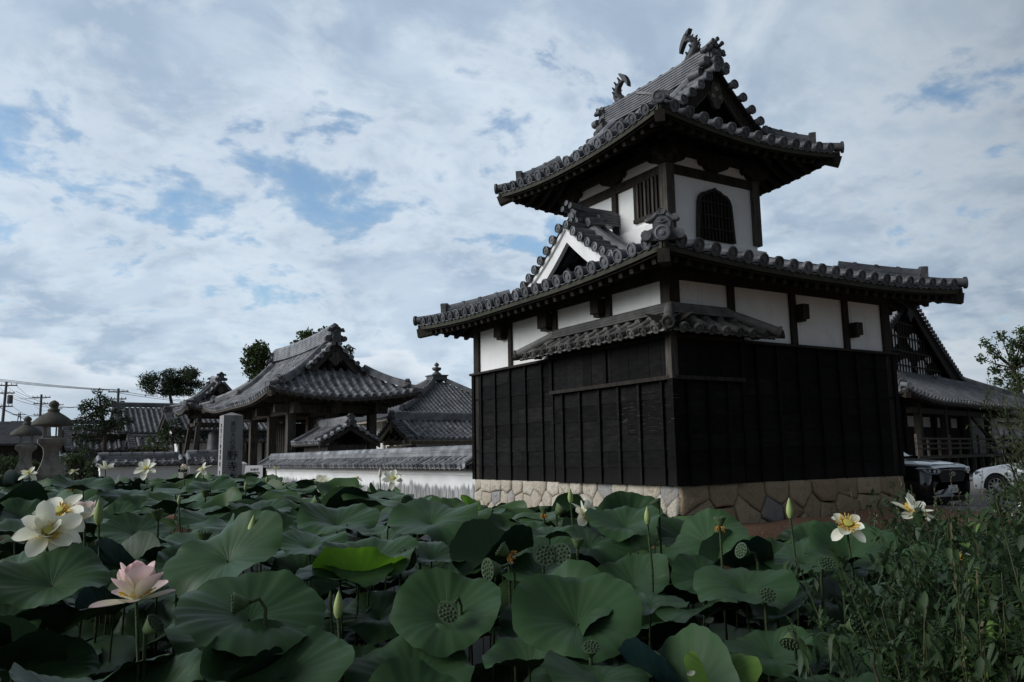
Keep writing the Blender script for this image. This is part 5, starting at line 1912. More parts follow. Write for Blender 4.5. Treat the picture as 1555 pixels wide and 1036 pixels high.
# ------------------------------------------------------------------ main hall on the right
def build_main_hall():
    c = at(1398, 690, 45)
    T = thing('main_hall', 'huge temple main hall with latticed gable and broad tiled skirt roof behind the cars', 'hall', (c.x, c.y, 0), None, True, radians(13))
    prof = lambda t: 0.45 * t + 0.0076 * t * t
    ze = 3.45
    irimoya_roof(T, 'hall_roof', (-12, -4.0, 12, 24), ze, prof, 0.42, 5.0, 4.0, 0.42, 0.10, 0.36, 'kawara_far', 2.6, None,
                 ridge_h=0.8, ridge_w=0.5, layers=6, nr=4, oni=1.3, board=0.55, wood='dark_wood', local=True)
    zs = lambda u: ze + prof(12 - abs(u))
    mb = MB()
    for u in [k * 0.42 for k in range(-17, 18)]:
        zt = zs(u) - 0.75
        if zt > 5.6:
            mb.box((u - 0.03, 0.34, 5.2), (u + 0.03, 0.40, zt), 'dark_wood')
    for v in (5.9, 6.7, 7.5, 8.3):
        w = (zs(0) - 0.9 - v) / 0.50
        mb.box((-w, 0.30, v), (w, 0.34, v + 0.08), 'dark_wood')
    mb.build('gable_lattice', T)
    mb = MB()
    for u0, u1, z0, z1 in ((-5.6, -4.0, 5.3, 5.8), (-3.4, -1.6, 5.3, 6.5), (-1.2, 1.2, 5.3, 6.4), (1.6, 3.4, 5.3, 6.5), (4.0, 5.6, 5.3, 5.8), (-2.6, -0.6, 6.9, 8.0), (0.6, 2.6, 6.9, 8.0), (3.2, 4.2, 6.3, 6.8)):
        n = 10
        mb.prism([((u0 + u1) / 2 + (u1 - u0) / 2 * cos(2 * pi * k / n) * (1.0 if k % 2 else 0.72), (z0 + z1) / 2 + (z1 - z0) / 2 * sin(2 * pi * k / n) * (0.8 if k % 2 else 1.05)) for k in range(n)],
                 lambda u, v, t: (u, 0.41 + t, v), 0, 0.04, 'plaster')
    mb.build('gable_panel', T)
    part_box(T, 'plaster_wall', (-10, -1.3, 0.9), (8.6, 14, 4.0), 'plaster')
    part_box(T, 'dark_panelling', (-10.1, -1.42, 0.9), (8.5, -1.32, 2.42), 'dark_wood')
    part_box(T, 'frieze_beam', (-10.1, -1.46, 2.95), (8.66, -1.32, 3.9), 'dark_wood')
    for k in range(10):
        x = -9.95 + k * 2.05
        part_box(T, 'post', (x - 0.15, -1.55, 0.9), (x + 0.15, -1.25, 3.9), 'dark_wood')
    for k in range(6):
        x = -9.0 + k * 3.3
        part_box(T, 'veranda_post', (x - 0.14, -3.35, 0.3), (x + 0.14, -3.07, 3.4), 'dark_wood')
    mb = MB()
    mb.bar((-1.6, -3.2, 2.9), (2.2, -3.2, 1.3), 0.1, 0.14, 'dark_wood')
    mb.box((-10.0, -3.32, 2.9), (8.6, -3.1, 3.15), 'dark_wood')
    mb.build('brace', T)
    part_box(T, 'veranda', (-10.6, -3.7, 0.86), (8.8, -1.3, 1.0), 'grey_wood')
    mb = MB()
    for k in range(16):
        mb.box((-10.4 + k * 1.24, -3.6, -0.1), (-10.24 + k * 1.24, -3.44, 0.86), 'grey_wood')
    mb.box((-10.4, -2.7, -0.1), (8.6, -2.6, 0.85), 'void')
    mb.build('underfloor', T)
    mb = MB()
    for z in (1.28, 1.50, 1.72):
        mb.box((-10.6, -3.66, z), (8.8, -3.58, z + 0.07), 'grey_wood')
    for k in range(15):
        mb.box((-10.6 + k * 1.37, -3.67, 1.0), (-10.5 + k * 1.37, -3.57, 1.8 if k % 3 else 1.95), 'grey_wood')
    mb.build('railing', T)
    mb = MB()
    for k in range(5):
        mb.box((5.9, -4.0 - k * 0.32, 0.7 - k * 0.17), (8.4, -3.7 - k * 0.32, 0.8 - k * 0.17), 'grey_wood')
    for x in (5.85, 8.45):
        mb.bar((x, -3.8, 0.85), (x, -5.5, -0.05), 0.09, 0.3, 'grey_wood')
        mb.bar((x, -3.8, 1.6), (x, -5.3, 0.65), 0.07, 0.08, 'grey_wood')
    mb.build('stairs', T)
    part_box(T, 'stone_plinth', (-12, -5.9, -0.3), (10.5, 14, 0.06), 'concrete')

    # annexe to the right
    c = at(1540, 690, 46)
    T = thing('annexe', 'white low annexe with a dark window band and grey roof right of the main hall', 'building', (c.x, c.y, 0), None, True, radians(13))
    part_box(T, 'plaster_wall', (-2.2, 0, 0), (8, 6, 3.2), 'plaster')
    gable_roof(T, 'roof', 'x', -2.6, 8.6, 3.0, 3.8, 3.1, 5.0, 'kawara_far', 0.40, 0.10, 0.36, 0.06, 4, 0.35, 0.6, local=True)
    mb = MB()
    mb.prism([(-0.9, 2.45), (-0.9, 2.52), (0.0, 2.72), (0.0, 2.62)], lambda u, v, t: (t, u, v), -2.3, 4.2, 'far_roof_dark')
    mb.build('canopy', T)
    part_box(T, 'window', (-1.6, -0.06, 1.65), (2.2, -0.02, 2.25), 'car_glass')
    part_box(T, 'open_bay', (-1.6, -0.05, 0.0), (3.5, -0.015, 1.35), 'void')


build_main_hall()


# ------------------------------------------------------------------ stone pillar, lanterns, sign
def build_stones():
    x, y, w = 5.0, 23.0, 0.265
    T = thing('stone_pillar', 'tall square granite pillar carved with black characters in front of the gate', 'pillar', (x, y, 0))
    mb = MB()
    k = 0.95
    vs = [(x - w, y - w, -0.3), (x + w, y - w, -0.3), (x + w, y + w, -0.3), (x - w, y + w, -0.3)]
    vs += [(x + (a - x) * k, y + (b - y) * k, 2.52) for a, b, _ in vs[:4]] + [(x, y, 2.61)]
    mb.add(vs, [(0, 1, 5, 4), (1, 2, 6, 5), (2, 3, 7, 6), (3, 0, 4, 7), (4, 5, 8), (5, 6, 8), (6, 7, 8), (7, 4, 8), (3, 2, 1, 0)], 'pillar_granite')
    mb.build('shaft', T)
    mb = MB()

    def col(chars, sizes, z, face, mat, gap=1.06, off=0.0):
        for ch, s in zip(chars, sizes):
            zc = z - s * 0.5
            if face == 's':
                text_mesh(mb, ch, lambda u, v, t, zc=zc: (x + off + u, y - w * (1 - 0.05 * (zc + 0.3) / 2.8) - 0.003 - t, zc + v), s, mat)
            else:
                text_mesh(mb, ch, lambda u, v, t, zc=zc: (x - w * (1 - 0.05 * (zc + 0.3) / 2.8) - 0.003 - t, y + off - u, zc + v), s, mat)
            z -= s * gap
    col('真宗大谷派', (0.16,) * 5, 2.36, 's', 'ink_soft', 0.98)
    col('野寺本證寺', (0.27, 0.27, 0.27, 0.27, 0.27), 1.56, 's', 'ink')
    col('聖徳太子御創建', (0.13,) * 7, 2.30, 'w', 'ink')
    col('中興', (0.15,) * 2, 1.44, 'w', 'ink')
    col('慶円上人', (0.12,) * 4, 1.05, 'w', 'ink')
    mb.build('inscription', T)

    def lantern(px, py, d, lab):
        c = at(px, py, d)
        T = thing('stone_lantern', lab, 'lantern', (c.x, c.y, 0), 'stone lanterns at the pond edge')
        o = (c.x, c.y, 0)
        mb = MB()
        mb.box((c.x - 0.62, c.y - 0.62, -0.3), (c.x + 0.62, c.y + 0.62, 0.42), 'lantern_granite')
        mb.lathe([(0.50, 0.42), (0.50, 0.78), (0.44, 0.86), (0.47, 0.88)], 4, o, 'lantern_granite', False, True, pi / 4)
        mb.build('pedestal', T)
        mb = MB()
        mb.lathe([(0.40, 0.86), (0.40, 0.98), (0.345, 1.10), (0.265, 1.28), (0.215, 1.48), (0.205, 1.62), (0.225, 1.76), (0.28, 1.86)], 4, o, 'lantern_granite', False, True, pi / 4)
        mb.build('shaft', T)
        mb = MB()
        mb.lathe([(0.28, 1.84), (0.36, 1.92), (0.385, 1.95), (0.385, 2.06), (0.33, 2.09)], 4, o, 'lantern_granite', False, True, pi / 4)
        mb.build('platform', T)
        mb = MB()
        for sx in (-1, 1):
            for sy in (-1, 1):
                mb.cbox((c.x + sx * 0.205, c.y + sy * 0.205, 2.28), (0.10, 0.10, 0.40), 'lantern_granite')
        mb.box((c.x - 0.27, c.y - 0.27, 2.08), (c.x + 0.27, c.y + 0.27, 2.15), 'lantern_granite')
        mb.box((c.x - 0.27, c.y - 0.27, 2.43), (c.x + 0.27, c.y + 0.27, 2.52), 'lantern_granite')
        mb.build('fire_box', T)
        mb = MB()
        mb.lathe([(0.34, 2.48), (0.56, 2.47), (0.585, 2.50), (0.57, 2.57), (0.44, 2.70), (0.30, 2.80), (0.17, 2.88), (0.15, 2.90)], 12, o, 'lantern_roof')
        mb.build('cap', T)
        mb = MB()
        mb.lathe([(0.15, 2.88), (0.17, 2.92), (0.17, 2.97), (0.10, 3.00), (0.09, 3.03), (0.14, 3.07), (0.15, 3.13), (0.12, 3.19), (0.03, 3.25)], 12, o, 'lantern_roof')
        mb.build('finial', T)
    lantern(77, 700, 25.0, 'nearer and larger-looking weathered stone lantern beside the low white wall')
    lantern(38, 702, 33.0, 'farther and smaller-looking weathered stone lantern next to its taller twin')

    c = at(385, 722, 24)
    T = thing('notice_board', 'small tilted white notice board on legs beside the stone pillar', 'sign', (c.x, c.y, 0))
    ax = Vector((0.88, -0.47, 0))
    fw = Vector((-0.47, -0.88, 0)) * 0.2 + Z * 0.0
    mb = MB()
    o = Vector((c.x, c.y, 0.78))
    vs = [o + ax * a + Z * b + Vector((-0.06, -0.1, 0)) * (b - 0.2) * -1.5 + dd for dd in (Vector((0, 0, 0)), Vector((0.01, 0.02, 0))) for a, b in ((-0.27, 0), (0.27, 0), (0.25, 0.38), (-0.25, 0.38))]
    mb.add(vs, [(0, 1, 2, 3), (7, 6, 5, 4), (0, 4, 5, 1), (1, 5, 6, 2), (2, 6, 7, 3), (3, 7, 4, 0)], 'white_paint')
    mb.build('board', T)
    mb = MB()
    nrm = (vs[1] - vs[0]).cross(vs[3] - vs[0]).normalized()
    if nrm.y > 0:
        nrm = -nrm
    for r, txt in ((0.26, '本證寺'), (0.16, '境内案内')):
        text_mesh(mb, txt, lambda u, v, t, r=r: vs[0] + (vs[1] - vs[0]) * 0.5 + ax * u + (vs[3] - vs[0]).normalized() * (r + v) + nrm * (0.004 + t), 0.085, 'ink_soft', 0.002)
    mb.build('lettering', T)
    for a in (-0.22, 0.22):
        mb = MB()
        p = o + ax * a
        mb.bar(p + Z * -0.9 + Vector((0.03, 0.05, 0)), p + Z * 0.05 + Vector((0.03, 0.05, 0)), 0.05, 0.05, 'grey_wood', (1, 0, 0))
        mb.build('leg', T)
    c = at(369, 718, 25)
    T = thing('marker_post', 'slim white post standing right behind the stone pillar', 'post', (c.x, c.y, 0))
    part_box(T, 'shaft', (c.x - 0.08, c.y - 0.08, -0.2), (c.x + 0.08, c.y + 0.08, 1.18), 'white_paint')
    mb = MB()
    mb.lathe([(0.10, 1.18), (0.10, 1.21), (0.02, 1.27)], 4, (c.x, c.y, 0), 'white_paint', False, True, pi / 4)
    mb.build('cap', T)


build_stones()


# ------------------------------------------------------------------ utility poles and wires
def build_poles():
    tops = []
    for px, py, d, lab, hgt in ((10, 580, 80, 'tall utility pole nearest the left edge, carrying a transformer', 0),
                                (63, 599, 95, 'thin utility pole behind the larger stone lantern', 0),
                                (180, 590, 85, 'utility pole rising behind the pine beside the farmhouse', 0),
                                (88, 612, 150, 'distant short utility pole right of the larger stone lantern', 0)):
        c = at(px, py, d)
        T = thing('utility_pole', lab, 'utility pole', (c.x, c.y, 0), 'utility poles on the left horizon')
        mb = MB()
        lean = Vector((-0.25, 0.1, 0)) if px == 10 else Vector((0, 0, 0))
        mb.tube([Vector((c.x, c.y, -0.5)) + lean, (c.x, c.y, c.z)], [0.19, 0.12], 8, 'pole_concrete')
        mb.build('pole', T)
        ax = Vector((0.9, -0.35, 0)).normalized()
        for h, L in ((-0.35, 1.0), (-1.1, 0.8), (-2.4, 0.7)):
            mb = MB()
            p = Vector((c.x, c.y, c.z + h))
            mb.bar(p - ax * L, p + ax * L, 0.10, 0.12, 'pole_concrete')
            for k in (-0.9, -0.45, 0.45, 0.9):
                mb.tube([p + ax * (L * k), p + ax * (L * k) + Z * 0.22], [0.05, 0.04], 6, 'white_paint')
            mb.build('crossarm', T)
        if px in (10, 180):
            mb = MB()
            q = Vector((c.x, c.y, c.z - 1.7)) + ax * 0.42
            mb.tube([q - Z * 0.45, q - Z * 0.4, q + Z * 0.35, q + Z * 0.42], [0.18, 0.26, 0.26, 0.16], 10, 'pole_concrete')
            mb.build('transformer', T)
        tops.append((Vector((c.x, c.y, c.z)), ax))
    A, B, C, D = tops

    def wire(p, q, sag, r=0.018, lab=None):
        pts = [p + (q - p) * (i / 14) - Z * (sag * 4 * (i / 14) * (1 - i / 14)) for i in range(15)]
        mb = MB()
        mb.tube(pts, r, 4, 'wire', False)
        o = mb.build('power_line')
        tag(o, lab or 'thin dark overhead wire strung between the utility poles on the left', 'wire', 'overhead wires on the left')
    off = A[0] + Vector((-22, -14, 0.4))
    for k in (-0.85, 0.0, 0.85):
        wire(C[0] + C[1] * k - Z * 0.2, off + C[1] * k + Z * 2.6, 1.0, 0.022)
        wire(A[0] + A[1] * k - Z * 0.9, C[0] + C[1] * k - Z * 1.0, 1.3)
        wire(A[0] + A[1] * k - Z * 0.3, B[0] + B[1] * k - Z * 0.3, 0.7)
    for k in (-0.6, 0.6):
        wire(A[0] + A[1] * k - Z * 2.3, B[0] + B[1] * k - Z * 2.3, 0.6)
        wire(B[0] + B[1] * k - Z * 1.4, D[0] + D[1] * k - Z * 1.0, 0.5)
        wire(C[0] + C[1] * k - Z * 0.35, Vector((34, 88, 8.2)) + C[1] * k, 1.1, 0.022)
    wire(A[0] - Z * 1.5 + Vector((-9, -12, 3.5)), B[0] - Z * 3.6, 0.3, 0.035)
    # lattice pylon
    c = at(25, 700, 420)
    T = thing('transmission_pylon', 'tiny far steel lattice pylon between the first two utility poles', 'pylon', (c.x, c.y, 0))
    mb = MB()
    Ht = 28.0
    for sx in (-1, 1):
        for sy in (-1, 1):
            mb.bar((c.x + sx * 2.6, c.y + sy * 2.6, 0), (c.x + sx * 0.35, c.y + sy * 0.35, Ht), 0.30, 0.30, 'pole_concrete')
    for k in range(7):
        a, b = 2.6 - 2.25 * k / 7, 2.6 - 2.25 * (k + 1) / 7
        za, zb = Ht * k / 7, Ht * (k + 1) / 7
        for sy in (-1, 1):
            mb.bar((c.x - a, c.y + sy * a, za), (c.x + b, c.y + sy * b, zb), 0.18, 0.18, 'pole_concrete')
            mb.bar((c.x + a, c.y + sy * a, za), (c.x - b, c.y + sy * b, zb), 0.18, 0.18, 'pole_concrete')
    mb.build('lattice_tower', T)
    for h, L in ((20, 4.2), (23.5, 3.6), (27, 3.0)):
        mb = MB()
        mb.bar((c.x - L, c.y, h), (c.x + L, c.y, h), 0.25, 0.35, 'pole_concrete')
        mb.build('crossarm', T)


build_poles()

# ------------------------------------------------------------------ trees and shrubs
def rand_unit(rng):
    while True:
        v = Vector((rng.uniform(-1, 1), rng.uniform(-1, 1), rng.uniform(-1, 1)))
        if 0.05 < v.length < 1:
            return v.normalized()


def leaf_quad(mb, c, d, up, L, W, mat):
    """One pointed leaf from c along d."""
    s = d.cross(up)
    if s.length < 1e-3:
        s = d.cross(Vector((1, 0, 0)))
    s.normalize()
    m = c + d * (L * 0.5)
    n = s.cross(d) * (L * 0.08)
    mb.add([c, m + s * (W / 2) + n, c + d * L, m - s * (W / 2) + n], [(0, 1, 2, 3)], mat)


def crown(mb, blobs, per, size, mat, rng, flat=1.0, elong=1.4, droop=0.0):
    """Leaf clumps spread through blobs [(centre, radius, height)] with uneven gaps."""
    for c, r, h in blobs:
        c = Vector(c)
        k = max(14, int(per * 2.6 * (r / 1.0) ** 2))
        for _ in range(k):
            u = rand_unit(rng)
            rad = rng.random() ** 0.45
            p = c + Vector((u.x * r * rad, u.y * r * rad, u.z * h * rad))
            for _ in range(rng.randint(3, 6)):
                d = rand_unit(rng)
                d.z = d.z * flat - droop + 0.15
                d.normalize()
                q = p + rand_unit(rng) * (size * 0.9)
                L = size * rng.uniform(0.6, 1.3)
                leaf_quad(mb, q, d, rand_unit(rng), L, L / elong, mat)


def limb(mb, pts, r0, r1, rng, mat='bark'):
    n = len(pts)
    mb.tube(pts, [r0 + (r1 - r0) * i / (n - 1) for i in range(n)], 7, mat)


def tree(name, label, cat, base, trunk, limbs, blobs, per, size, mat, seed, flat=1.0, elong=1.5, group=None):
    rng = random.Random(seed)
    T = thing(name, label, cat, base, group)
    mb = MB()
    limb(mb, trunk[0], trunk[1], trunk[2], rng)
    for pts, a, b in limbs:
        limb(mb, pts, a, b, rng)
    mb.build('trunk', T)
    mb = MB()
    crown(mb, blobs, per, size, mat, rng, flat, elong)
    mb.build('crown', T)
    return T


def px_tree(name, label, cat, d, foot, path, blobs_px, per, size, mat, seed, flat=1.0, elong=1.5, squash=0.7, r0=0.16, spread=1.0):
    """Tree whose trunk and clumps are given where they show in the photo at depth d; clumps are spread in depth."""
    rng = random.Random(seed * 7 + 1)
    k = d / FPX
    f = at(foot, 700, d)
    base = (f.x, f.y, -0.1)
    pts = [Vector(base)] + [at(x, y, d) for x, y in path]
    view = Vector((CAM_R[0][2], CAM_R[1][2], 0)).normalized()
    blobs, limbs = [], []
    for x, y, r in blobs_px:
        off = view * (rng.uniform(-1, 1) * 1.1 * r * k * spread)
        c = at(x, y, d) + off
        blobs.append((c, r * k, r * k * squash))
        near = min(pts[1:], key=lambda p: (p - c).length)
        q = near.lerp(c, 0.5) + Vector((0, 0, -0.12 * r * k))
        limbs.append(([near, q, c], r0 * 0.4, 0.02))
    return tree(name, label, cat, base, (pts, r0, r0 * 0.35), limbs, blobs, per, size, mat, seed, flat, elong)


px_tree('pine_tree', 'flat-topped dark pine standing just behind the bell tower roof', 'tree', 72, 262, [(263, 625), (258, 600), (265, 575)],
        [(222, 585, 13), (236, 578, 16), (252, 583, 17), (262, 572, 16), (275, 581, 18), (284, 566, 15), (294, 572, 13), (298, 584, 11), (268, 594, 14), (250, 594, 12), (230, 594, 9), (284, 596, 12)], 80, 0.26, 'pine_needles', 1, 0.7, 3.0, 0.55, 0.22)
px_tree('garden_pine', 'shaped garden pine with layered dark tufts right of the stone lanterns', 'tree', 48, 160, [(158, 690), (160, 655), (153, 620), (151, 602)],
        [(151, 599, 7), (148, 608, 11), (141, 613, 8), (160, 612, 8), (136, 617, 10), (152, 620, 12), (166, 616, 9), (128, 622, 8), (144, 630, 12), (160, 630, 12), (174, 626, 9), (132, 636, 10), (121, 640, 7), (150, 642, 12), (168, 640, 11), (184, 636, 9), (136, 650, 10), (118, 652, 8), (155, 654, 11), (172, 650, 10), (190, 646, 7), (128, 664, 10), (112, 668, 7), (142, 670, 9), (196, 640, 6), (122, 680, 9), (134, 684, 8)], 85, 0.17, 'pine_needles', 2, 0.8, 2.2, 0.6, 0.15)
px_tree('garden_tree', 'small broadleaf tree in front of the farmhouse, with pale green sprays', 'tree', 52, 236, [(237, 690), (240, 672)],
        [(232, 668, 8), (244, 660, 9), (240, 676, 10), (226, 680, 8), (252, 672, 8), (246, 686, 8)], 60, 0.16, 'tree_leaves', 3, 1.0, 1.6, 0.8, 0.08)
px_tree('garden_tree', 'dark dense tree right beside the bell tower legs', 'tree', 54, 264, [(264, 690), (263, 660)],
        [(258, 648, 9), (268, 642, 8), (252, 656, 8), (270, 655, 9), (260, 664, 9), (274, 664, 6), (248, 666, 6)], 60, 0.18, 'pine_needles', 4, 1.0, 1.6, 0.8, 0.09)
px_tree('camphor_tree', 'leafy tree rising left of the temple gate ridge', 'tree', 78, 392, [(392, 620), (390, 575), (388, 545)],
        [(392, 527, 9), (383, 535, 9), (402, 534, 9), (392, 545, 12), (378, 550, 8), (406, 549, 10), (388, 561, 11), (402, 563, 10), (376, 562, 7), (395, 578, 14)], 75, 0.30, 'tree_leaves', 5, 1.0, 1.5, 0.8, 0.25)
px_tree('camphor_tree', 'tree whose top just peeks over the temple gate ridge', 'tree', 82, 478, [(478, 600), (476, 540)],
        [(458, 508, 6), (470, 512, 9), (486, 508, 7), (495, 503, 5), (478, 524, 16), (503, 520, 9), (456, 526, 12), (530, 532, 6)], 75, 0.30, 'tree_leaves', 6, 1.0, 1.5, 0.8, 0.25)
px_tree('broadleaf_tree', 'tree peeking out between the pyramid hall roof and the black tower', 'tree', 80, 706, [(706, 640), (706, 615)],
        [(700, 604, 7), (708, 598, 8), (716, 606, 8), (704, 612, 9), (692, 608, 4)], 70, 0.25, 'pine_needles', 7, 1.0, 1.5, 0.8, 0.2)
px_tree('windblown_tree', 'loose wind-blown tree at the right edge above the annexe', 'tree', 55, 1556, [(1556, 640), (1550, 590), (1540, 560)],
        [(1499, 520, 7), (1508, 530, 6), (1494, 545, 5), (1520, 512, 8), (1530, 525, 10), (1516, 540, 8), (1544, 508, 10), (1552, 524, 13), (1536, 545, 11), (1522, 560, 10), (1552, 552, 13), (1540, 570, 12), (1516, 578, 8), (1556, 582, 14), (1574, 515, 14), (1580, 545, 18), (1574, 575, 16), (1535, 592, 10)], 60, 0.24, 'tree_leaves', 8, 1.0, 1.8, 0.8, 0.18, 1.3)
for px, py, r, d, lab, sd in ((52, 704, 15, 38, 'rounded green shrub between the two stone lanterns', 21), (112, 700, 15, 40, 'rounded green shrub below the garden pine, beside the lantern', 22), (141, 703, 13, 36, 'low dark shrub at the left end of the clean white wall', 23),
                              (10, 703, 17, 45, 'dark shrub at the left edge beyond the smaller lantern', 24), (576, 655, 14, 66, 'dark shrub between gate roof corner and corridor gable', 25), (212, 690, 12, 60, 'bushy shrub in front of the farmhouse wall', 26)):
    c = at(px, py, d)
    k = d / FPX
    rng = random.Random(sd)
    T = thing('shrub', lab, 'shrub', (c.x, c.y, 0.0))
    mb = MB()
    for q in range(4):
        mb.tube([(c.x, c.y, -0.1), (c.x + rng.uniform(-.3, .3), c.y + rng.uniform(-.3, .3), c.z)], [0.05, 0.02], 5, 'bark')
    mb.build('stem', T)
    mb = MB()
    crown(mb, [(c + Vector((rng.uniform(-1, 1) * r * k * 0.6, rng.uniform(-1, 1) * r * k * 0.6, rng.uniform(-0.5, 0.35) * r * k)), r * k * 0.62, r * k * 0.55) for _ in range(6)] +
          [(Vector((c.x, c.y, c.z * 0.45)), r * k * 1.0, c.z * 0.5)], 110, 0.13, 'shrub_leaves', rng, 1.0, 1.7)
    mb.build('foliage', T)


# ------------------------------------------------------------------ cars
def loft(mb, stations, mat, smooth=True):
    """stations: list of (x, [(y,z) half ring from bottom centre to top centre]); mirrored across y."""
    rings = []
    for x, h in stations:
        ring = [(x, y, z) for y, z in h] + [(x, -y, z) for y, z in reversed(h[1:-1])]
        rings.append(ring)
    n = len(rings[0])
    vs = [p for r in rings for p in r]
    fs = []
    for i in range(len(rings) - 1):
        for k in range(n):
            a, b = i * n + k, i * n + (k + 1) % n
            fs.append((a, b, b + n, a + n))
    fs.append(tuple(range(n)))
    fs.append(tuple(range((len(rings) - 1) * n, len(rings) * n))[::-1])
    mb.add(vs, fs, mat, smooth)


def wheel(T, x, y, r, w, name='wheel', spokes=10):
    s = 1 if y > 0 else -1
    mb = MB()
    n = 28
    prof = [(r * 0.70, -w / 2), (r * 0.92, -w / 2), (r, -w * 0.3), (r, w * 0.3), (r * 0.92, w / 2), (r * 0.70, w / 2)]
    vs, fs = [], []
    for rr, o in prof:
        for k in range(n):
            a = 2 * pi * k / n
            vs.append((x + cos(a) * rr, y + s * o, r + sin(a) * rr))
    for j in range(len(prof) - 1):
        for k in range(n):
            a, b = j * n + k, j * n + (k + 1) % n
            fs.append((a, b, b + n, a + n))
    mb.add(vs, fs, 'tyre', True)
    wh = mb.build(name, T)
    mb = MB()
    mb.tube([(x, y - s * w * 0.2, r), (x, y + s * w * 0.12, r)], r * 0.66, n, 'car_plastic', True, False)
    rim = []
    for rr, o in ((r * 0.72, 0.30), (r * 0.72, 0.46), (r * 0.64, 0.46), (r * 0.62, 0.2)):
        rim.append([(x + cos(2 * pi * k / n) * rr, y + s * w * o, r + sin(2 * pi * k / n) * rr) for k in range(n)])
    vs = [p for q in rim for p in q]
    mb.add(vs, [(j * n + k, j * n + (k + 1) % n, (j + 1) * n + (k + 1) % n, (j + 1) * n + k) for j in range(3) for k in range(n)], 'silver', True)
    for k in range(spokes):
        a = 2 * pi * k / spokes
        da = Vector((cos(a), 0, sin(a)))
        c = Vector((x, y + s * w * 0.32, r))
        mb.bar(c + da * (r * 0.10), c + da * (r * 0.66), r * 0.11, 0.035, 'silver', (0, 1, 0), r * 0.085)
    mb.tube([(x, y + s * w * 0.25, r), (x, y + s * w * 0.42, r)], r * 0.14, 12, 'silver')
    sub(wh, mb, 'rim', (0, 0, 0))


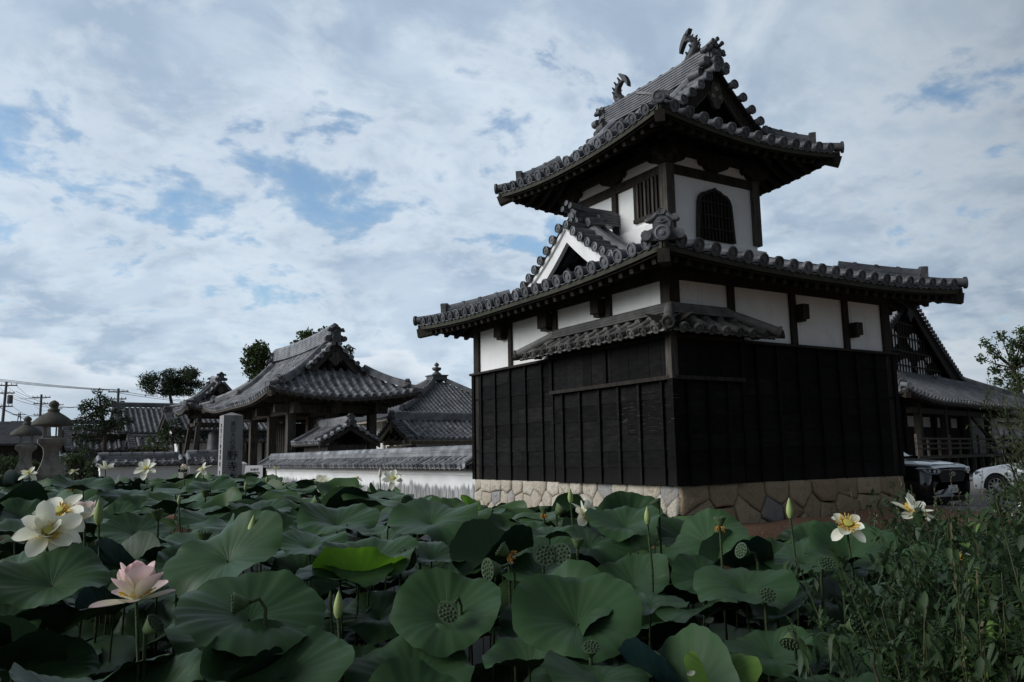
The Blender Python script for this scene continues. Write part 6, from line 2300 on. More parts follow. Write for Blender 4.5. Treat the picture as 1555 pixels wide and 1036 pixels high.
def build_suv():
    p = at(1471, 745, 18.9)
    T = thing('parked_suv', 'black sport utility car parked nose out behind the right end of the black tower', 'car', (p.x - 0.90, p.y + 2.12, -0.06), None, True, radians(-90))
    def R(w0, z0, w1, z1, w2, z2, w3, z3):
        return [(0, z0), (w0, z0), (w0 + (w1 - w0) * 0.8, z0 + (z1 - z0) * 0.45), (w1, z1), (w2, z2), (w2 + (w3 - w2) * 0.55, z2 + (z3 - z2) * 0.72), (w3, z3), (0, z3 + 0.015)]
    mb = MB()
    loft(mb, [(2.27, R(0.62, 0.30, 0.72, 0.55, 0.72, 0.86, 0.60, 0.93)), (2.20, R(0.74, 0.22, 0.84, 0.52, 0.83, 0.90, 0.68, 0.985)), (2.02, R(0.82, 0.20, 0.905, 0.52, 0.90, 0.94, 0.72, 1.03)),
              (1.6, R(0.84, 0.22, 0.925, 0.55, 0.92, 0.98, 0.74, 1.07)), (1.05, R(0.84, 0.24, 0.925, 0.58, 0.92, 1.02, 0.78, 1.12)), (0.8, R(0.84, 0.24, 0.925, 0.6, 0.92, 1.04, 0.82, 1.12)),
              (-1.2, R(0.84, 0.24, 0.925, 0.6, 0.92, 1.06, 0.82, 1.14)), (-2.1, R(0.82, 0.28, 0.90, 0.6, 0.88, 1.08, 0.78, 1.16)), (-2.3, R(0.7, 0.36, 0.80, 0.6, 0.78, 1.04, 0.68, 1.12))], 'car_black')
    mb.build('body', T)
    mb = MB()
    g = lambda w, z0, wt, zt: [(0, z0), (w, z0), (w * 0.97, z0 + 0.12), (wt + 0.05, zt - 0.14), (wt, zt - 0.04), (wt * 0.8, zt), (0, zt + 0.02)]
    loft(mb, [(1.02, g(0.80, 1.08, 0.78, 1.14)), (0.30, g(0.86, 1.08, 0.66, 1.60)), (-0.4, g(0.86, 1.08, 0.64, 1.67)), (-1.6, g(0.86, 1.08, 0.64, 1.63)), (-2.22, g(0.80, 1.08, 0.66, 1.18))], 'car_glass')
    mb.build('glasshouse', T)
    mb = MB()
    loft(mb, [(0.28, [(0, 1.595), (0.66, 1.575), (0.64, 1.62), (0, 1.64)]), (-0.4, [(0, 1.66), (0.655, 1.64), (0.62, 1.69), (0, 1.705)]), (-1.7, [(0, 1.61), (0.65, 1.59), (0.62, 1.645), (0, 1.66)])], 'car_black')
    mb.build('roof', T)
    # raised bonnet panel with edges
    mb = MB()
    vs, fs = [], []
    for i, (x, w, z) in enumerate(((2.17, 0.58, 0.995), (1.9, 0.66, 1.055), (1.5, 0.69, 1.09), (1.05, 0.72, 1.135))):
        for k in range(7):
            u = -1 + k / 3
            vs.append((x - 0.06 * u * u, w * u, z + 0.02 - 0.015 * u * u + (0.012 if abs(abs(u) - 0.66) < 0.02 else 0)))
    for i in range(3):
        for k in range(6):
            a = i * 7 + k
            fs.append((a, a + 1, a + 8, a + 7))
    mb.add(vs, fs, 'car_black', True)
    mb.build('bonnet', T)
    for s in (-1, 1):
        mb = MB()
        out = [(0.44, 0.85), (0.58, 0.925), (0.72, 0.945), (0.86, 0.955), (0.91, 0.93), (0.85, 0.85), (0.72, 0.81), (0.58, 0.80)]
        hx = lambda u: 2.318 - 0.60 * max(0, u - 0.58) ** 1.2
        mb.prism(out, lambda u, v, t, s=s: (hx(u) - t, s * u, v), -0.012, 0.16, 'lamp_glass')
        hl = mb.build('headlight', T)
        mb = MB()
        for u, v in ((0.56, 0.86), (0.66, 0.868), (0.76, 0.878)):
            mb.tube([(hx(u) - 0.01, s * u, v), (hx(u) + 0.018, s * u, v)], 0.034, 12, 'chrome')
        mb.tube([(hx(u) + 0.016, s * u, v) for u, v in ((0.47, 0.862), (0.58, 0.912), (0.72, 0.93), (0.86, 0.938), (0.885, 0.925), (0.84, 0.86))], 0.011, 6, 'chrome')
        sub(hl, mb, 'lamp_reflector', (0, 0, 0))
    mb = MB()
    mb.prism([(-0.42, 0.62), (0.42, 0.62), (0.50, 0.76), (0.46, 0.88), (-0.46, 0.88), (-0.50, 0.76)], lambda u, v, t: (2.262 + t, u, v), 0, 0.04, 'car_plastic')
    gr = mb.build('grille', T)
    mb = MB()
    for i in range(5):
        for k in range(12):
            u, v = -0.42 + k * 0.076 + (0.038 if i % 2 else 0), 0.65 + i * 0.048
            mb.tube([(2.305, u - 0.03, v), (2.31, u, v + 0.016), (2.305, u + 0.03, v)], 0.006, 4, 'car_black')
    mb.tube([(2.312, -0.44, 0.885), (2.325, 0, 0.895), (2.312, 0.44, 0.885)], 0.016, 6, 'car_black')
    n = 16
    for rx, rz in ((0.075, 0.05), (0.03, 0.05)):
        mb.tube([(2.322, rx * cos(2 * pi * k / n), 0.80 + rz * sin(2 * pi * k / n)) for k in range(n + 1)], 0.008, 5, 'chrome')
    mb.tube([(2.322, 0.05 * cos(2 * pi * k / n), 0.822 + 0.022 * sin(2 * pi * k / n)) for k in range(n + 1)], 0.008, 5, 'chrome')
    sub(gr, mb, 'emblem_mesh', (0, 0, 0))
    mb = MB()
    mb.prism([(-0.80, 0.30), (0.80, 0.30), (0.84, 0.46), (0.46, 0.575), (-0.46, 0.575), (-0.84, 0.46)], lambda u, v, t: (2.235 - 0.12 * (abs(u) / 0.8) ** 3 + t, u, v), 0, 0.05, 'car_plastic')
    mb.prism([(-0.78, 0.19), (0.78, 0.19), (0.84, 0.30), (-0.84, 0.30)], lambda u, v, t: (2.20 - 0.12 * (abs(u) / 0.8) ** 3 + t, u, v), 0, 0.09, 'car_plastic')
    mb.build('bumper', T)
    for s in (-1, 1):
        mb = MB()
        mb.prism([(0.56, 0.47), (0.82, 0.44), (0.86, 0.62), (0.74, 0.70), (0.60, 0.60)], lambda u, v, t, s=s: (2.27 - 0.35 * max(0, u - 0.5) ** 1.5 + t, s * u, v), -0.05, 0.0, 'car_plastic')
        mb.tube([(2.20, s * 0.72, 0.55), (2.235, s * 0.72, 0.55)], 0.045, 12, 'lamp_glass')
        mb.build('fog_light', T)
    mb = MB()
    mb.box((2.29, -0.165, 0.385), (2.302, 0.165, 0.55), 'plate_white')
    pl = mb.build('number_plate', T, label='white number plate with green figures')
    mb = MB()
    text_mesh(mb, '82-00', lambda u, v, t: (2.303 + t, 0.025 + u, 0.442 + v), 0.115, 'plate_green', 0.001)
    text_mesh(mb, '三河 330', lambda u, v, t: (2.303 + t, u, 0.522 + v), 0.045, 'plate_green', 0.001)
    text_mesh(mb, 'さ', lambda u, v, t: (2.303 + t, -0.135 + u, 0.44 + v), 0.045, 'plate_green', 0.001)
    sub(pl, mb, 'plate_figures', (0, 0, 0))
    for x in (1.35, -1.33):
        for s in (-1, 1):
            wheel(T, x, s * 0.865, 0.355, 0.22)
            mb = MB()
            n = 14
            inner = [(x + 0.40 * cos(pi * k / n), 0.355 + 0.40 * sin(pi * k / n)) for k in range(n + 1)]
            outer = [(x + 0.47 * cos(pi * k / n), 0.355 + 0.47 * sin(pi * k / n)) for k in range(n + 1)]
            mb.ribbon(inner, outer, lambda u, v, t, s=s: (u, s * (0.915 + t), v), 0, 0.025, 'car_plastic')
            mb.prism([(x + 0.40 * cos(pi * k / n), 0.30 + 0.44 * sin(pi * k / n)) for k in range(n + 1)], lambda u, v, t, s=s: (u, s * (0.912 + t), v), 0, 0.016, 'void')
            mb.build('wheel_arch', T)
    for s in (-1, 1):
        mb = MB()
        mb.tube([(0.72, s * 0.95, 1.10), (0.68, s * 1.03, 1.14), (0.66, s * 1.10, 1.15)], [0.05, 0.085, 0.06], 8, 'car_black')
        mb.build('door_mirror', T)


build_suv()


def build_white_car():
    w = at(1518, 738, 23.6)
    T = thing('white_car', 'white car half hidden by the blossoming shrub, nose towards the black car', 'car', (w.x + 0.76, w.y - 1.36, w.z - 0.33), None, True, radians(90))
    def R(w0, z0, w1, z1, w2, z2, w3, z3):
        return [(0, z0), (w0, z0), (w0 + (w1 - w0) * 0.8, z0 + (z1 - z0) * 0.45), (w1, z1), (w2, z2), (w2 + (w3 - w2) * 0.55, z2 + (z3 - z2) * 0.72), (w3, z3), (0, z3 + 0.02)]
    mb = MB()
    loft(mb, [(2.20, R(0.55, 0.24, 0.62, 0.42, 0.60, 0.60, 0.50, 0.68)), (2.10, R(0.70, 0.18, 0.78, 0.42, 0.76, 0.66, 0.60, 0.76)), (1.88, R(0.80, 0.17, 0.87, 0.45, 0.85, 0.74, 0.64, 0.84)),
              (1.3, R(0.81, 0.19, 0.90, 0.5, 0.88, 0.83, 0.68, 0.93)), (0.85, R(0.81, 0.2, 0.90, 0.52, 0.88, 0.89, 0.74, 0.99)), (-1.4, R(0.81, 0.2, 0.90, 0.52, 0.88, 0.92, 0.74, 1.0)), (-2.0, R(0.76, 0.26, 0.84, 0.52, 0.80, 0.92, 0.66, 1.0)), (-2.15, R(0.6, 0.34, 0.7, 0.52, 0.66, 0.86, 0.56, 0.92))], 'car_white')
    mb.build('body', T)
    g = lambda w, z0, wt, zt: [(0, z0), (w, z0), (w * 0.97, z0 + 0.10), (wt + 0.05, zt - 0.12), (wt, zt - 0.04), (wt * 0.8, zt), (0, zt + 0.02)]
    mb = MB()
    loft(mb, [(0.95, g(0.74, 0.96, 0.72, 1.02)), (0.05, g(0.80, 0.96, 0.58, 1.42)), (-0.6, g(0.80, 0.96, 0.56, 1.47)), (-1.3, g(0.80, 0.96, 0.56, 1.42)), (-1.95, g(0.72, 0.96, 0.58, 1.04))], 'car_glass')
    mb.build('glasshouse', T)
    mb = MB()
    loft(mb, [(0.0, [(0, 1.425), (0.585, 1.40), (0.56, 1.44), (0, 1.46)]), (-0.6, [(0, 1.475), (0.57, 1.45), (0.54, 1.49), (0, 1.51)]), (-1.4, [(0, 1.415), (0.57, 1.39), (0.54, 1.43), (0, 1.45)])], 'car_white')
    mb.build('roof', T)
    for s in (-1, 1):
        mb = MB()
        mb.prism([(0.42, 0.60), (0.62, 0.58), (0.80, 0.66), (0.84, 0.745), (0.60, 0.70)], lambda u, v, t, s=s: (2.20 - 0.72 * max(0, u - 0.42) ** 1.25 - t, s * (u + 0.035), v), -0.02, 0.12, 'lamp_glass')
        mb.build('headlight', T)
        mb = MB()
        mb.prism([(0.60, 0.27), (0.82, 0.30), (0.82, 0.36), (0.60, 0.34)], lambda u, v, t, s=s: (2.165 - 0.9 * max(0, u - 0.5) ** 1.6 + t, s * u, v), -0.02, 0.01, 'car_plastic')
        mb.prism([(0.60, 0.385), (0.80, 0.40), (0.80, 0.425), (0.60, 0.41)], lambda u, v, t, s=s: (2.175 - 0.9 * max(0, u - 0.5) ** 1.6 + t, s * u, v), -0.02, 0.01, 'car_plastic')
        mb.build('bumper_vent', T)
    mb = MB()
    mb.prism([(-0.40, 0.36), (0.40, 0.36), (0.44, 0.52), (-0.44, 0.52)], lambda u, v, t: (2.19 + t, u, v), 0, 0.02, 'car_plastic')
    mb.build('grille', T)
    for x in (1.36, -1.28):
        for s in (-1, 1):
            wheel(T, x, s * 0.845, 0.33, 0.215)
            mb = MB()
            n = 14
            mb.prism([(x + 0.385 * cos(pi * k / n), 0.26 + 0.45 * sin(pi * k / n)) for k in range(n + 1)], lambda u, v, t, s=s: (u, s * (0.872 + t), v), 0, 0.032, 'void')
            mb.build('wheel_arch', T)
    for s in (-1, 1):
        mb = MB()
        mb.tube([(0.62, s * 0.90, 0.96), (0.58, s * 0.97, 1.0), (0.56, s * 1.03, 1.0)], [0.045, 0.075, 0.05], 8, 'car_white')
        mb.build('door_mirror', T)


build_white_car()
a, b = at(1436, 777, 17.6), at(1500, 775, 17.0)
mb = MB()
d = (Vector((b.x, b.y, 0)) - Vector((a.x, a.y, 0))).normalized()
mb.bar(Vector((a.x, a.y, 0.0)) - d * 1.0, Vector((b.x, b.y, 0.0)) + d * 6, 0.14, 0.16, 'concrete')
struct(mb.build('kerb'))

# ------------------------------------------------------------------ lotus
WATER = -0.80
LR = 0.30                                        # blade radius of the prototypes


def blade_mesh(name, rng, kind='dish', nr=9, na=66, mat='lotus_blade'):
    k1, k2 = rng.choice((2, 3, 3)), rng.choice((5, 6, 7))
    p1, p2, p3 = rng.uniform(0, 6.28), rng.uniform(0, 6.28), rng.uniform(0, 6.28)
    bowl = {'dish': rng.uniform(0.26, 0.42), 'cup': rng.uniform(0.55, 0.75), 'flat': rng.uniform(0.06, 0.16), 'fold': 0.15, 'droop': rng.uniform(0.10, 0.20)}[kind]
    wav = {'dish': 0.10, 'cup': 0.08, 'flat': 0.08, 'fold': 0.07, 'droop': 0.12}[kind]
    fd = rng.uniform(0, 6.28) if kind != 'fold' else 0.0
    vs, fs = [], []
    for i in range(nr + 1):
        q = (i / nr) ** 0.8
        for j in range(na):
            a = 2 * pi * j / na
            r = q * (1 + 0.045 * q * sin(3 * a + p3) + 0.03 * q * sin(5 * a + p1) + 0.012 * q * sin(13 * a + p2))
            x, y = r * cos(a), r * sin(a)
            z = bowl * (q * q - 0.42 * q ** 5) + wav * q ** 2.5 * sin(k1 * a + p1) + 0.045 * q ** 4 * sin(k2 * a + p2) + 0.018 * q ** 6 * sin(11 * a + p3) - 0.10 * math.exp(-(q / 0.16) ** 2)
            if kind == 'fold':
                f = abs(y)
                z += 0.75 * f ** 1.6
                y *= 1 - 0.35 * f
            elif kind != 'cup':
                d = max(0.0, cos(a - fd)) ** 2
                z -= 0.30 * d * max(0.0, q - 0.45) ** 1.6 * 1.6
            # slight ribs along the veins
            z += 0.026 * q ** 1.3 * (abs(sin(11 * a)) - 0.5) + 0.025 * q * q * sin(7 * a + p2 + 3 * q)
            vs.append((x * LR, y * LR, z * LR))
    for i in range(nr):
        for j in range(na):
            a, b = i * na + j, i * na + (j + 1) % na
            fs.append((a, b, b + na, a + na))
    me = bpy.data.meshes.new(name)
    me.from_pydata(vs, [], fs)
    me.materials.append(MATS[mat])
    me.polygons.foreach_set('use_smooth', [True] * len(fs))
    me.update()
    return me


_r = random.Random(77)
BLADES = {k: [blade_mesh('blade', _r, k) for _ in range(n)] for k, n in (('dish', 9), ('cup', 3), ('flat', 4), ('fold', 3), ('droop', 5))}
YOUNG = [blade_mesh('blade', _r, k, mat='lotus_blade_young') for k in ('dish', 'cup')]


def stalk_unit():
    mb = MB()
    pts = [(0.03 * sin(3.0 * t), 0.025 * sin(4.1 * t) * (1 - t), t) for t in (0, 0.2, 0.4, 0.6, 0.8, 1.0)]
    pts[0], pts[-1] = (0.05, 0.02, 0), (0, 0, 1)
    vs, fs = [], []
    for i, p in enumerate(pts):
        for k in range(6):
            a = 2 * pi * k / 6
            r = 0.0065 - 0.002 * i / 5
            vs.append((p[0] + cos(a) * r, p[1] + sin(a) * r, p[2]))
    for i in range(5):
        for k in range(6):
            a, b = i * 6 + k, i * 6 + (k + 1) % 6
            fs.append((a, b, b + 6, a + 6))
    me = bpy.data.meshes.new('stalk')
    me.from_pydata(vs, [], fs)
    me.materials.append(MATS['lotus_stalk'])
    me.polygons.foreach_set('use_smooth', [True] * len(fs))
    return me


STALK = stalk_unit()
TAKEN = []                                       # (x, y, radius) of placed leaves


def orient(tilt, az, spin):
    """Rotation that leans the leaf normal by tilt towards compass direction az, after spinning it."""
    ax = Vector((-sin(az), cos(az), 0))
    return Matrix.Rotation(tilt, 4, ax) @ Matrix.Rotation(spin, 4, 'Z')


def lotus_leaf(c, diam, tilt, az, spin, mesh, label, group=None):
    T = thing('lotus_leaf', label, 'lotus leaf', (c.x, c.y, WATER), group)
    b = bpy.data.objects.new('blade', mesh)
    COL.objects.link(b)
    b.parent = T
    s = diam / (2 * LR)
    b.matrix_local = Matrix.Translation((0, 0, c.z - WATER)) @ orient(tilt, az, spin) @ Matrix.Diagonal((s, s, s, 1))
    st = bpy.data.objects.new('stalk', STALK)
    COL.objects.link(st)
    st.parent = T
    st.scale = (1, 1, max(0.1, c.z - WATER - 0.012))
    st.rotation_euler = (0, 0, spin)
    TAKEN.append((c.x, c.y, diam / 2))
    return T


def to_cam(c):
    return atan2(-c.y, -c.x)


# big leaves that can be told apart: photo px, py, apparent width, real diameter, tilt (towards the viewer), side lean, kind, label
HAND = [
    (876, 932, 212, 0.62, 27, 0.15, 'dish', 'largest bluish lotus leaf, wide open in the middle foreground, facing the viewer'),
    (678, 926, 182, 0.56, 31, -0.1, 'dish', 'round lotus leaf with a drooping seed pod hanging in front of its middle'),
    (378, 925, 236, 0.68, 20, 0.3, 'droop', 'broad folded lotus leaf directly right of the pink lotus flower'),
    (575, 928, 140, 0.50, 14, 0.2, 'droop', 'dark lotus leaf behind the tall pointed bud, with a drooping near edge'),
    (428, 1012, 225, 0.60, 24, 0.0, 'dish', 'lotus leaf at the bottom edge below the broad folded leaf'),
    (624, 1018, 205, 0.58, 24, 0.1, 'dish', 'lotus leaf at the bottom edge below the leaf with the drooping pod'),
    (945, 1032, 160, 0.55, 22, -0.2, 'dish', 'lotus leaf at the bottom edge beneath the largest bluish leaf'),
    (786, 1026, 120, 0.50, 18, 0.2, 'flat', 'dark lotus leaf at the bottom edge just left of the small round green pod'),
    (1018, 960, 125, 0.46, 26, 0.5, 'fold', 'creased lotus leaf tucked behind the right rim of the largest bluish leaf'),
    (962, 880, 130, 0.55, 32, -0.4, 'dish', 'shaded dark lotus leaf rising behind the largest bluish leaf'),
    (1130, 886, 165, 0.58, 16, 0.3, 'droop', 'pale-rimmed lotus leaf holding a fallen white petal'),
    (1046, 812, 110, 0.54, 22, 0.1, 'dish', 'lotus leaf under the spent flower with yellow stamens'),
    (956, 797, 112, 0.58, 55, 0.1, 'cup', 'tall upright lotus leaf standing before the stone corner of the tower'),
    (806, 822, 122, 0.58, 20, 0.0, 'dish', 'lotus leaf behind the pair of round seed pods'),
    (895, 822, 130, 0.60, 14, 0.4, 'droop', 'wavy lotus leaf right of the pair of round seed pods'),
    (562, 846, 158, 0.58, 15, 0.0, 'dish', 'lotus leaf rising behind the turned-up bright leaf underside'),
    (448, 846, 100, 0.50, 18, 0.5, 'droop', 'small ruffled lotus leaf left of the turned-up bright leaf'),
    (512, 788, 132, 0.62, 15, 0.2, 'dish', 'broad bluish lotus leaf in the middle below the white wall'),
    (655, 785, 152, 0.70, 16, -0.3, 'droop', 'wide wavy lotus leaf just left of the tower stone base'),
    (684, 840, 122, 0.54, 24, 0.3, 'flat', 'dark smooth lotus leaf above the leaf with the drooping pod'),
    (345, 838, 195, 0.66, 34, -0.75, 'droop', 'large slanting lotus leaf under the plump green bud left of centre'),
    (78, 876, 178, 0.60, 24, -0.2, 'dish', 'big lotus leaf at the left edge below the open white flower'),
    (127, 738, 92, 0.62, 10, 0.0, 'dish', 'lotus leaf in front of the two stone lanterns'),
    (190, 748, 80, 0.56, 11, 0.2, 'droop', 'lotus leaf just below the low clean white wall'),
    (30, 780, 95, 0.56, 18, 0.2, 'dish', 'lotus leaf at the left edge above the open white flower'),
    (210, 772, 90, 0.56, 15, 0.0, 'dish', 'lotus leaf right of the small blush flower and bud'),
    (206, 804, 112, 0.56, 18, 0.3, 'droop', 'dull green lotus leaf between the blush flower and the slanting leaf'),
    (222, 830, 120, 0.54, 16, -0.3, 'flat', 'shaded lotus leaf behind the pink lotus flower'),
    (322, 786, 105, 0.58, 14, 0.0, 'droop', 'lotus leaf behind the plump green bud left of centre'),
    (290, 768, 82, 0.54, 14, 0.1, 'dish', 'lotus leaf around the small bud left of centre'),
    (320, 740, 78, 0.58, 16, 0.1, 'dish', 'lotus leaf in front of the inscribed stone pillar'),
    (70, 1012, 170, 0.55, 20, 0.3, 'dish', 'dark lotus leaf in the bottom left corner'),
    (178, 1022, 95, 0.46, 18, 0.0, 'flat', 'bluish lotus leaf at the bottom edge below the pink lotus flower'),
    (78, 955, 170, 0.58, -8, 0.2, 'cup', 'shaded lotus leaf turned away from view beneath the left edge leaf'),
    (172, 958, 95, 0.46, 4, 0.2, 'droop', 'curled bluish leaf edge just beneath the pink lotus flower'),
    (1180, 846, 108, 0.54, 20, 0.1, 'dish', 'lotus leaf below the single bud standing before the brown stones'),
    (1248, 832, 100, 0.54, 18, -0.2, 'droop', 'lotus leaf below the white flower with the orange centre'),
    (1325, 866, 84, 0.52, 30, 0.3, 'fold', 'upright folded lotus leaf left of the tangled weeds'),
    (1268, 905, 130, 0.56, 18, 0.0, 'flat', 'flat dark lotus leaf under the pod and withered calyx at the right'),
    (1276, 958, 125, 0.50, 8, 0.2, 'droop', 'bluish lotus leaf under the big round pod at the right'),
    (1215, 1010, 150, 0.56, 16, -0.2, 'dish', 'dark lotus leaf at the bottom edge left of the weeds'),
    (1082, 930, 110, 0.50, 20, 0.0, 'dish', 'shaded lotus leaf with a scrap of white petal lying on it'),
    (1516, 842, 62, 0.48, 18, 0.2, 'dish', 'lone lotus leaf seen among the weeds at the right edge'),
    (755, 1022, 100, 0.46, 14, 0.3, 'droop', 'small dark lotus leaf between the two bottom edge leaves'),
    (752, 806, 64, 0.5, 14, 0.3, 'droop', 'small lotus leaf in front of the pale foundation stones'),
    (738, 778, 70, 0.54, 14, 0.0, 'dish', 'lotus leaf at the foot of the tower near left corner stones'),
    (868, 782, 74, 0.54, 26, 0.3, 'fold', 'creased lotus leaf in front of the white flower by the stones'),
]
YOUNG_HAND = [
    (545, 880, 140, 0.50, -24, 0.0, 1, 'bright yellow-green underside of a turned-up lotus leaf'),
    (1096, 1026, 112, 0.30, 26, 0.0, 0, 'bright young yellow-green round leaf at the bottom edge'),
    (712, 768, 36, 0.26, 40, 0.9, 1, 'rolled pale green young leaf just left of the tower base'),
]


EDGE = [(0, 716), (300, 717), (390, 717), (470, 728), (600, 748), (700, 766), (800, 784), (960, 790), (1040, 806), (1150, 828), (1300, 832), (1440, 836)]


def place_lotus():
    rng = random.Random(4)
    for px, py, w, dia, tilt, lean, kind, lab in HAND:
        dia *= 0.78
        d = FPX * dia / w
        dia *= 0.93
        c = at(px, py, d)
        c.z -= 0.02
        lotus_leaf(c, dia, radians(tilt), to_cam(c) + lean, rng.uniform(0, 6.28) if kind != 'fold' else to_cam(c) + pi / 2 + lean, rng.choice(BLADES[kind]), lab)
    for px, py, w, dia, tilt, lean, k, lab in YOUNG_HAND:
        dia *= 0.78
        d = FPX * dia / w
        c = at(px, py, d)
        lotus_leaf(c, dia, radians(tilt), to_cam(c) + lean, rng.uniform(0, 6.28), YOUNG[k], lab)
    # the rest of the stand
    hand = list(TAKEN)
    cand = []
    rows = 0
    y = 0.4
    pts = []
    for _ in range(42000):
        x, y = rng.uniform(-9, 13), rng.uniform(0.3, 21.2)
        d = x * 0.5136 + y * 0.8466
        if d < 1.55:
            continue
        lat = x * 0.856 - y * 0.5165
        px = 777.5 + FPX * lat / d
        if px < -120 or px > 1440:
            continue
        if ground_z(x, y) > (-0.62 if d < 8 else -0.25):
            continue
        sp = 0.205 if d < 5 else (0.25 if d < 9 else 0.40)
        if any((x - a) ** 2 + (y - b) ** 2 < sp * sp for a, b, _ in pts):
            continue
        if any((x - a) ** 2 + (y - b) ** 2 < (0.55 * r) ** 2 for a, b, r in hand):
            continue
        pts.append((x, y, d))
        cand.append((d, x, y, px))
    cand.sort()
    stuff = MB()
    ncount = 0
    for d, x, y, px in cand:
        top = interp([(1.6, 0.40), (2.1, 0.56), (2.6, 0.70), (3.5, 0.84), (5.0, 0.95), (8.0, 1.02), (22, 1.05)], d)
        # the stand is lower along the tower bank, so the stones stay in sight
        top = min(top, CAM_H - (interp(EDGE, px) - 690.0) * d / FPX)
        low = rng.random() ** 1.2
        zc = max(-0.7, top - low * (0.46 if d < 6 else 0.28))
        dia = rng.uniform(0.28, 0.45)
        tilt = radians(abs(rng.gauss(6, 19)))
        c = Vector((x, y, zc))
        az = rng.uniform(0, 6.28) if rng.random() < 0.45 else to_cam(c) + rng.gauss(0, 0.8)
        kind = rng.choices(('dish', 'droop', 'flat', 'fold', 'cup'), (5, 4, 2, 1.2, 1.2))[0]
        me = rng.choice(BLADES[kind])
        if ncount < 235:
            if d < 2.9:
                lab = 'shaded lower lotus leaf half hidden beneath the big foreground leaves'
            elif d < 4.6:
                lab = 'green lotus leaf in the crowded middle of the pond stand, behind the foreground leaves'
            elif px < 560:
                lab = 'green lotus leaf in the far crowded stand toward the lanterns and gate'
            elif px < 1000:
                lab = 'green lotus leaf in the far crowded stand below the stained wall and pale stones'
            else:
                lab = 'green lotus leaf in the far stand below the brown foundation stones'
            lotus_leaf(c, dia, tilt, az, rng.uniform(0, 6.28), me, lab, 'crowded lotus leaves of the pond: ' + lab.split(' ', 2)[2])
            ncount += 1
        else:
            M = Matrix.Translation(c) @ orient(tilt, az, rng.uniform(0, 6.28)) @ Matrix.Diagonal((dia / 2 / LR,) * 3 + (1,))
            na = 66
            keep = [0, 2, 4, 6, 7, 8, 9]
            idx = [(i, j) for i in keep for j in range(0, na, 3)]
            vs = [M @ me.vertices[i * na + j].co for i, j in idx]
            m = na // 3
            fs = [(i * m + j, i * m + (j + 1) % m, (i + 1) * m + (j + 1) % m, (i + 1) * m + j) for i in range(len(keep) - 1) for j in range(m)]
            stuff.add(vs, fs, 'lotus_blade_far', True)
            if rng.random() < 0.35:
                stuff.tube([(x, y, WATER), (x, y, zc - 0.01)], 0.005, 4, 'lotus_stalk', False)
    # a lower storey of shaded leaves closes the gaps near the viewer
    low = []
    for _ in range(9000):
        x, y = rng.uniform(-5, 10), rng.uniform(0.2, 8.5)
        d = x * 0.5136 + y * 0.8466
        if d < 1.3 or d > 7.0:
            continue
        px = 777.5 + FPX * (x * 0.856 - y * 0.5165) / d
        if px < -200 or px > 1500 or ground_z(x, y) > -0.55:
            continue
        if any((x - a) ** 2 + (y - b) ** 2 < 0.05 for a, b in low):
            continue
        low.append((x, y))
        top = interp([(1.6, 0.40), (2.1, 0.56), (2.6, 0.70), (3.5, 0.84), (5.0, 0.95), (8.0, 1.02)], d)
        top = min(top, CAM_H - (interp(EDGE, px) - 690.0) * d / FPX)
        c = Vector((x, y, max(-0.7, top - rng.uniform(0.32, 0.75))))
        dia = rng.uniform(0.34, 0.52)
        me = rng.choice(BLADES[rng.choice(('dish', 'droop', 'flat'))])
        M = Matrix.Translation(c) @ orient(radians(abs(rng.gauss(0, 18))), rng.uniform(0, 6.28), rng.uniform(0, 6.28)) @ Matrix.Diagonal((dia / 2 / LR,) * 3 + (1,))
        na = 66
        keep = [0, 2, 4, 6, 7, 8, 9]
        vs = [M @ me.vertices[i * na + j].co for i in keep for j in range(0, na, 3)]
        m = na // 3
        stuff.add(vs, [(i * m + j, i * m + (j + 1) % m, (i + 1) * m + (j + 1) % m, (i + 1) * m + j) for i in range(len(keep) - 1) for j in range(m)], 'lotus_blade_far', True)
    o = stuff.build('lotus_leaves')
    o['kind'] = 'stuff'
    o['label'] = 'far mass of small lotus leaves reaching back to the walls'
    return cand


def _leaf_far(t):
    geo = t.node('ShaderNodeNewGeometry')
    r = geo.outputs['Random Per Island']
    co = objco(t)
    c = t.mix(r, (0.0026, 0.0100, 0.0110), (0.0088, 0.0240, 0.0258))
    n = t.noise(co, 5, 4)
    c = t.mix(t.mapr(n, 0.3, 0.7), c, (0.010, 0.030, 0.025))
    c = t.mix(geo.outputs['Backfacing'], c, (0.040, 0.080, 0.028))
    b = bsdf(t, c, 0.45, None, 0.19)
    tr = t.node('ShaderNodeBsdfTranslucent', Color=(0.04, 0.09, 0.015, 1))
    mx = t.node('ShaderNodeMixShader', Fac=0.03)
    t.l.new(b, mx.inputs[1])
    t.l.new(tr.outputs[0], mx.inputs[2])
    return mx.outputs[0]


material('lotus_blade_far', _leaf_far)
place_lotus()


# --- flowers, buds, pods
PETAL_W = [(0, 0.26), (0.15, 0.48), (0.3, 0.74), (0.45, 0.93), (0.6, 1.0), (0.72, 0.96), (0.84, 0.78), (0.92, 0.52), (0.97, 0.27), (1, 0.04)]


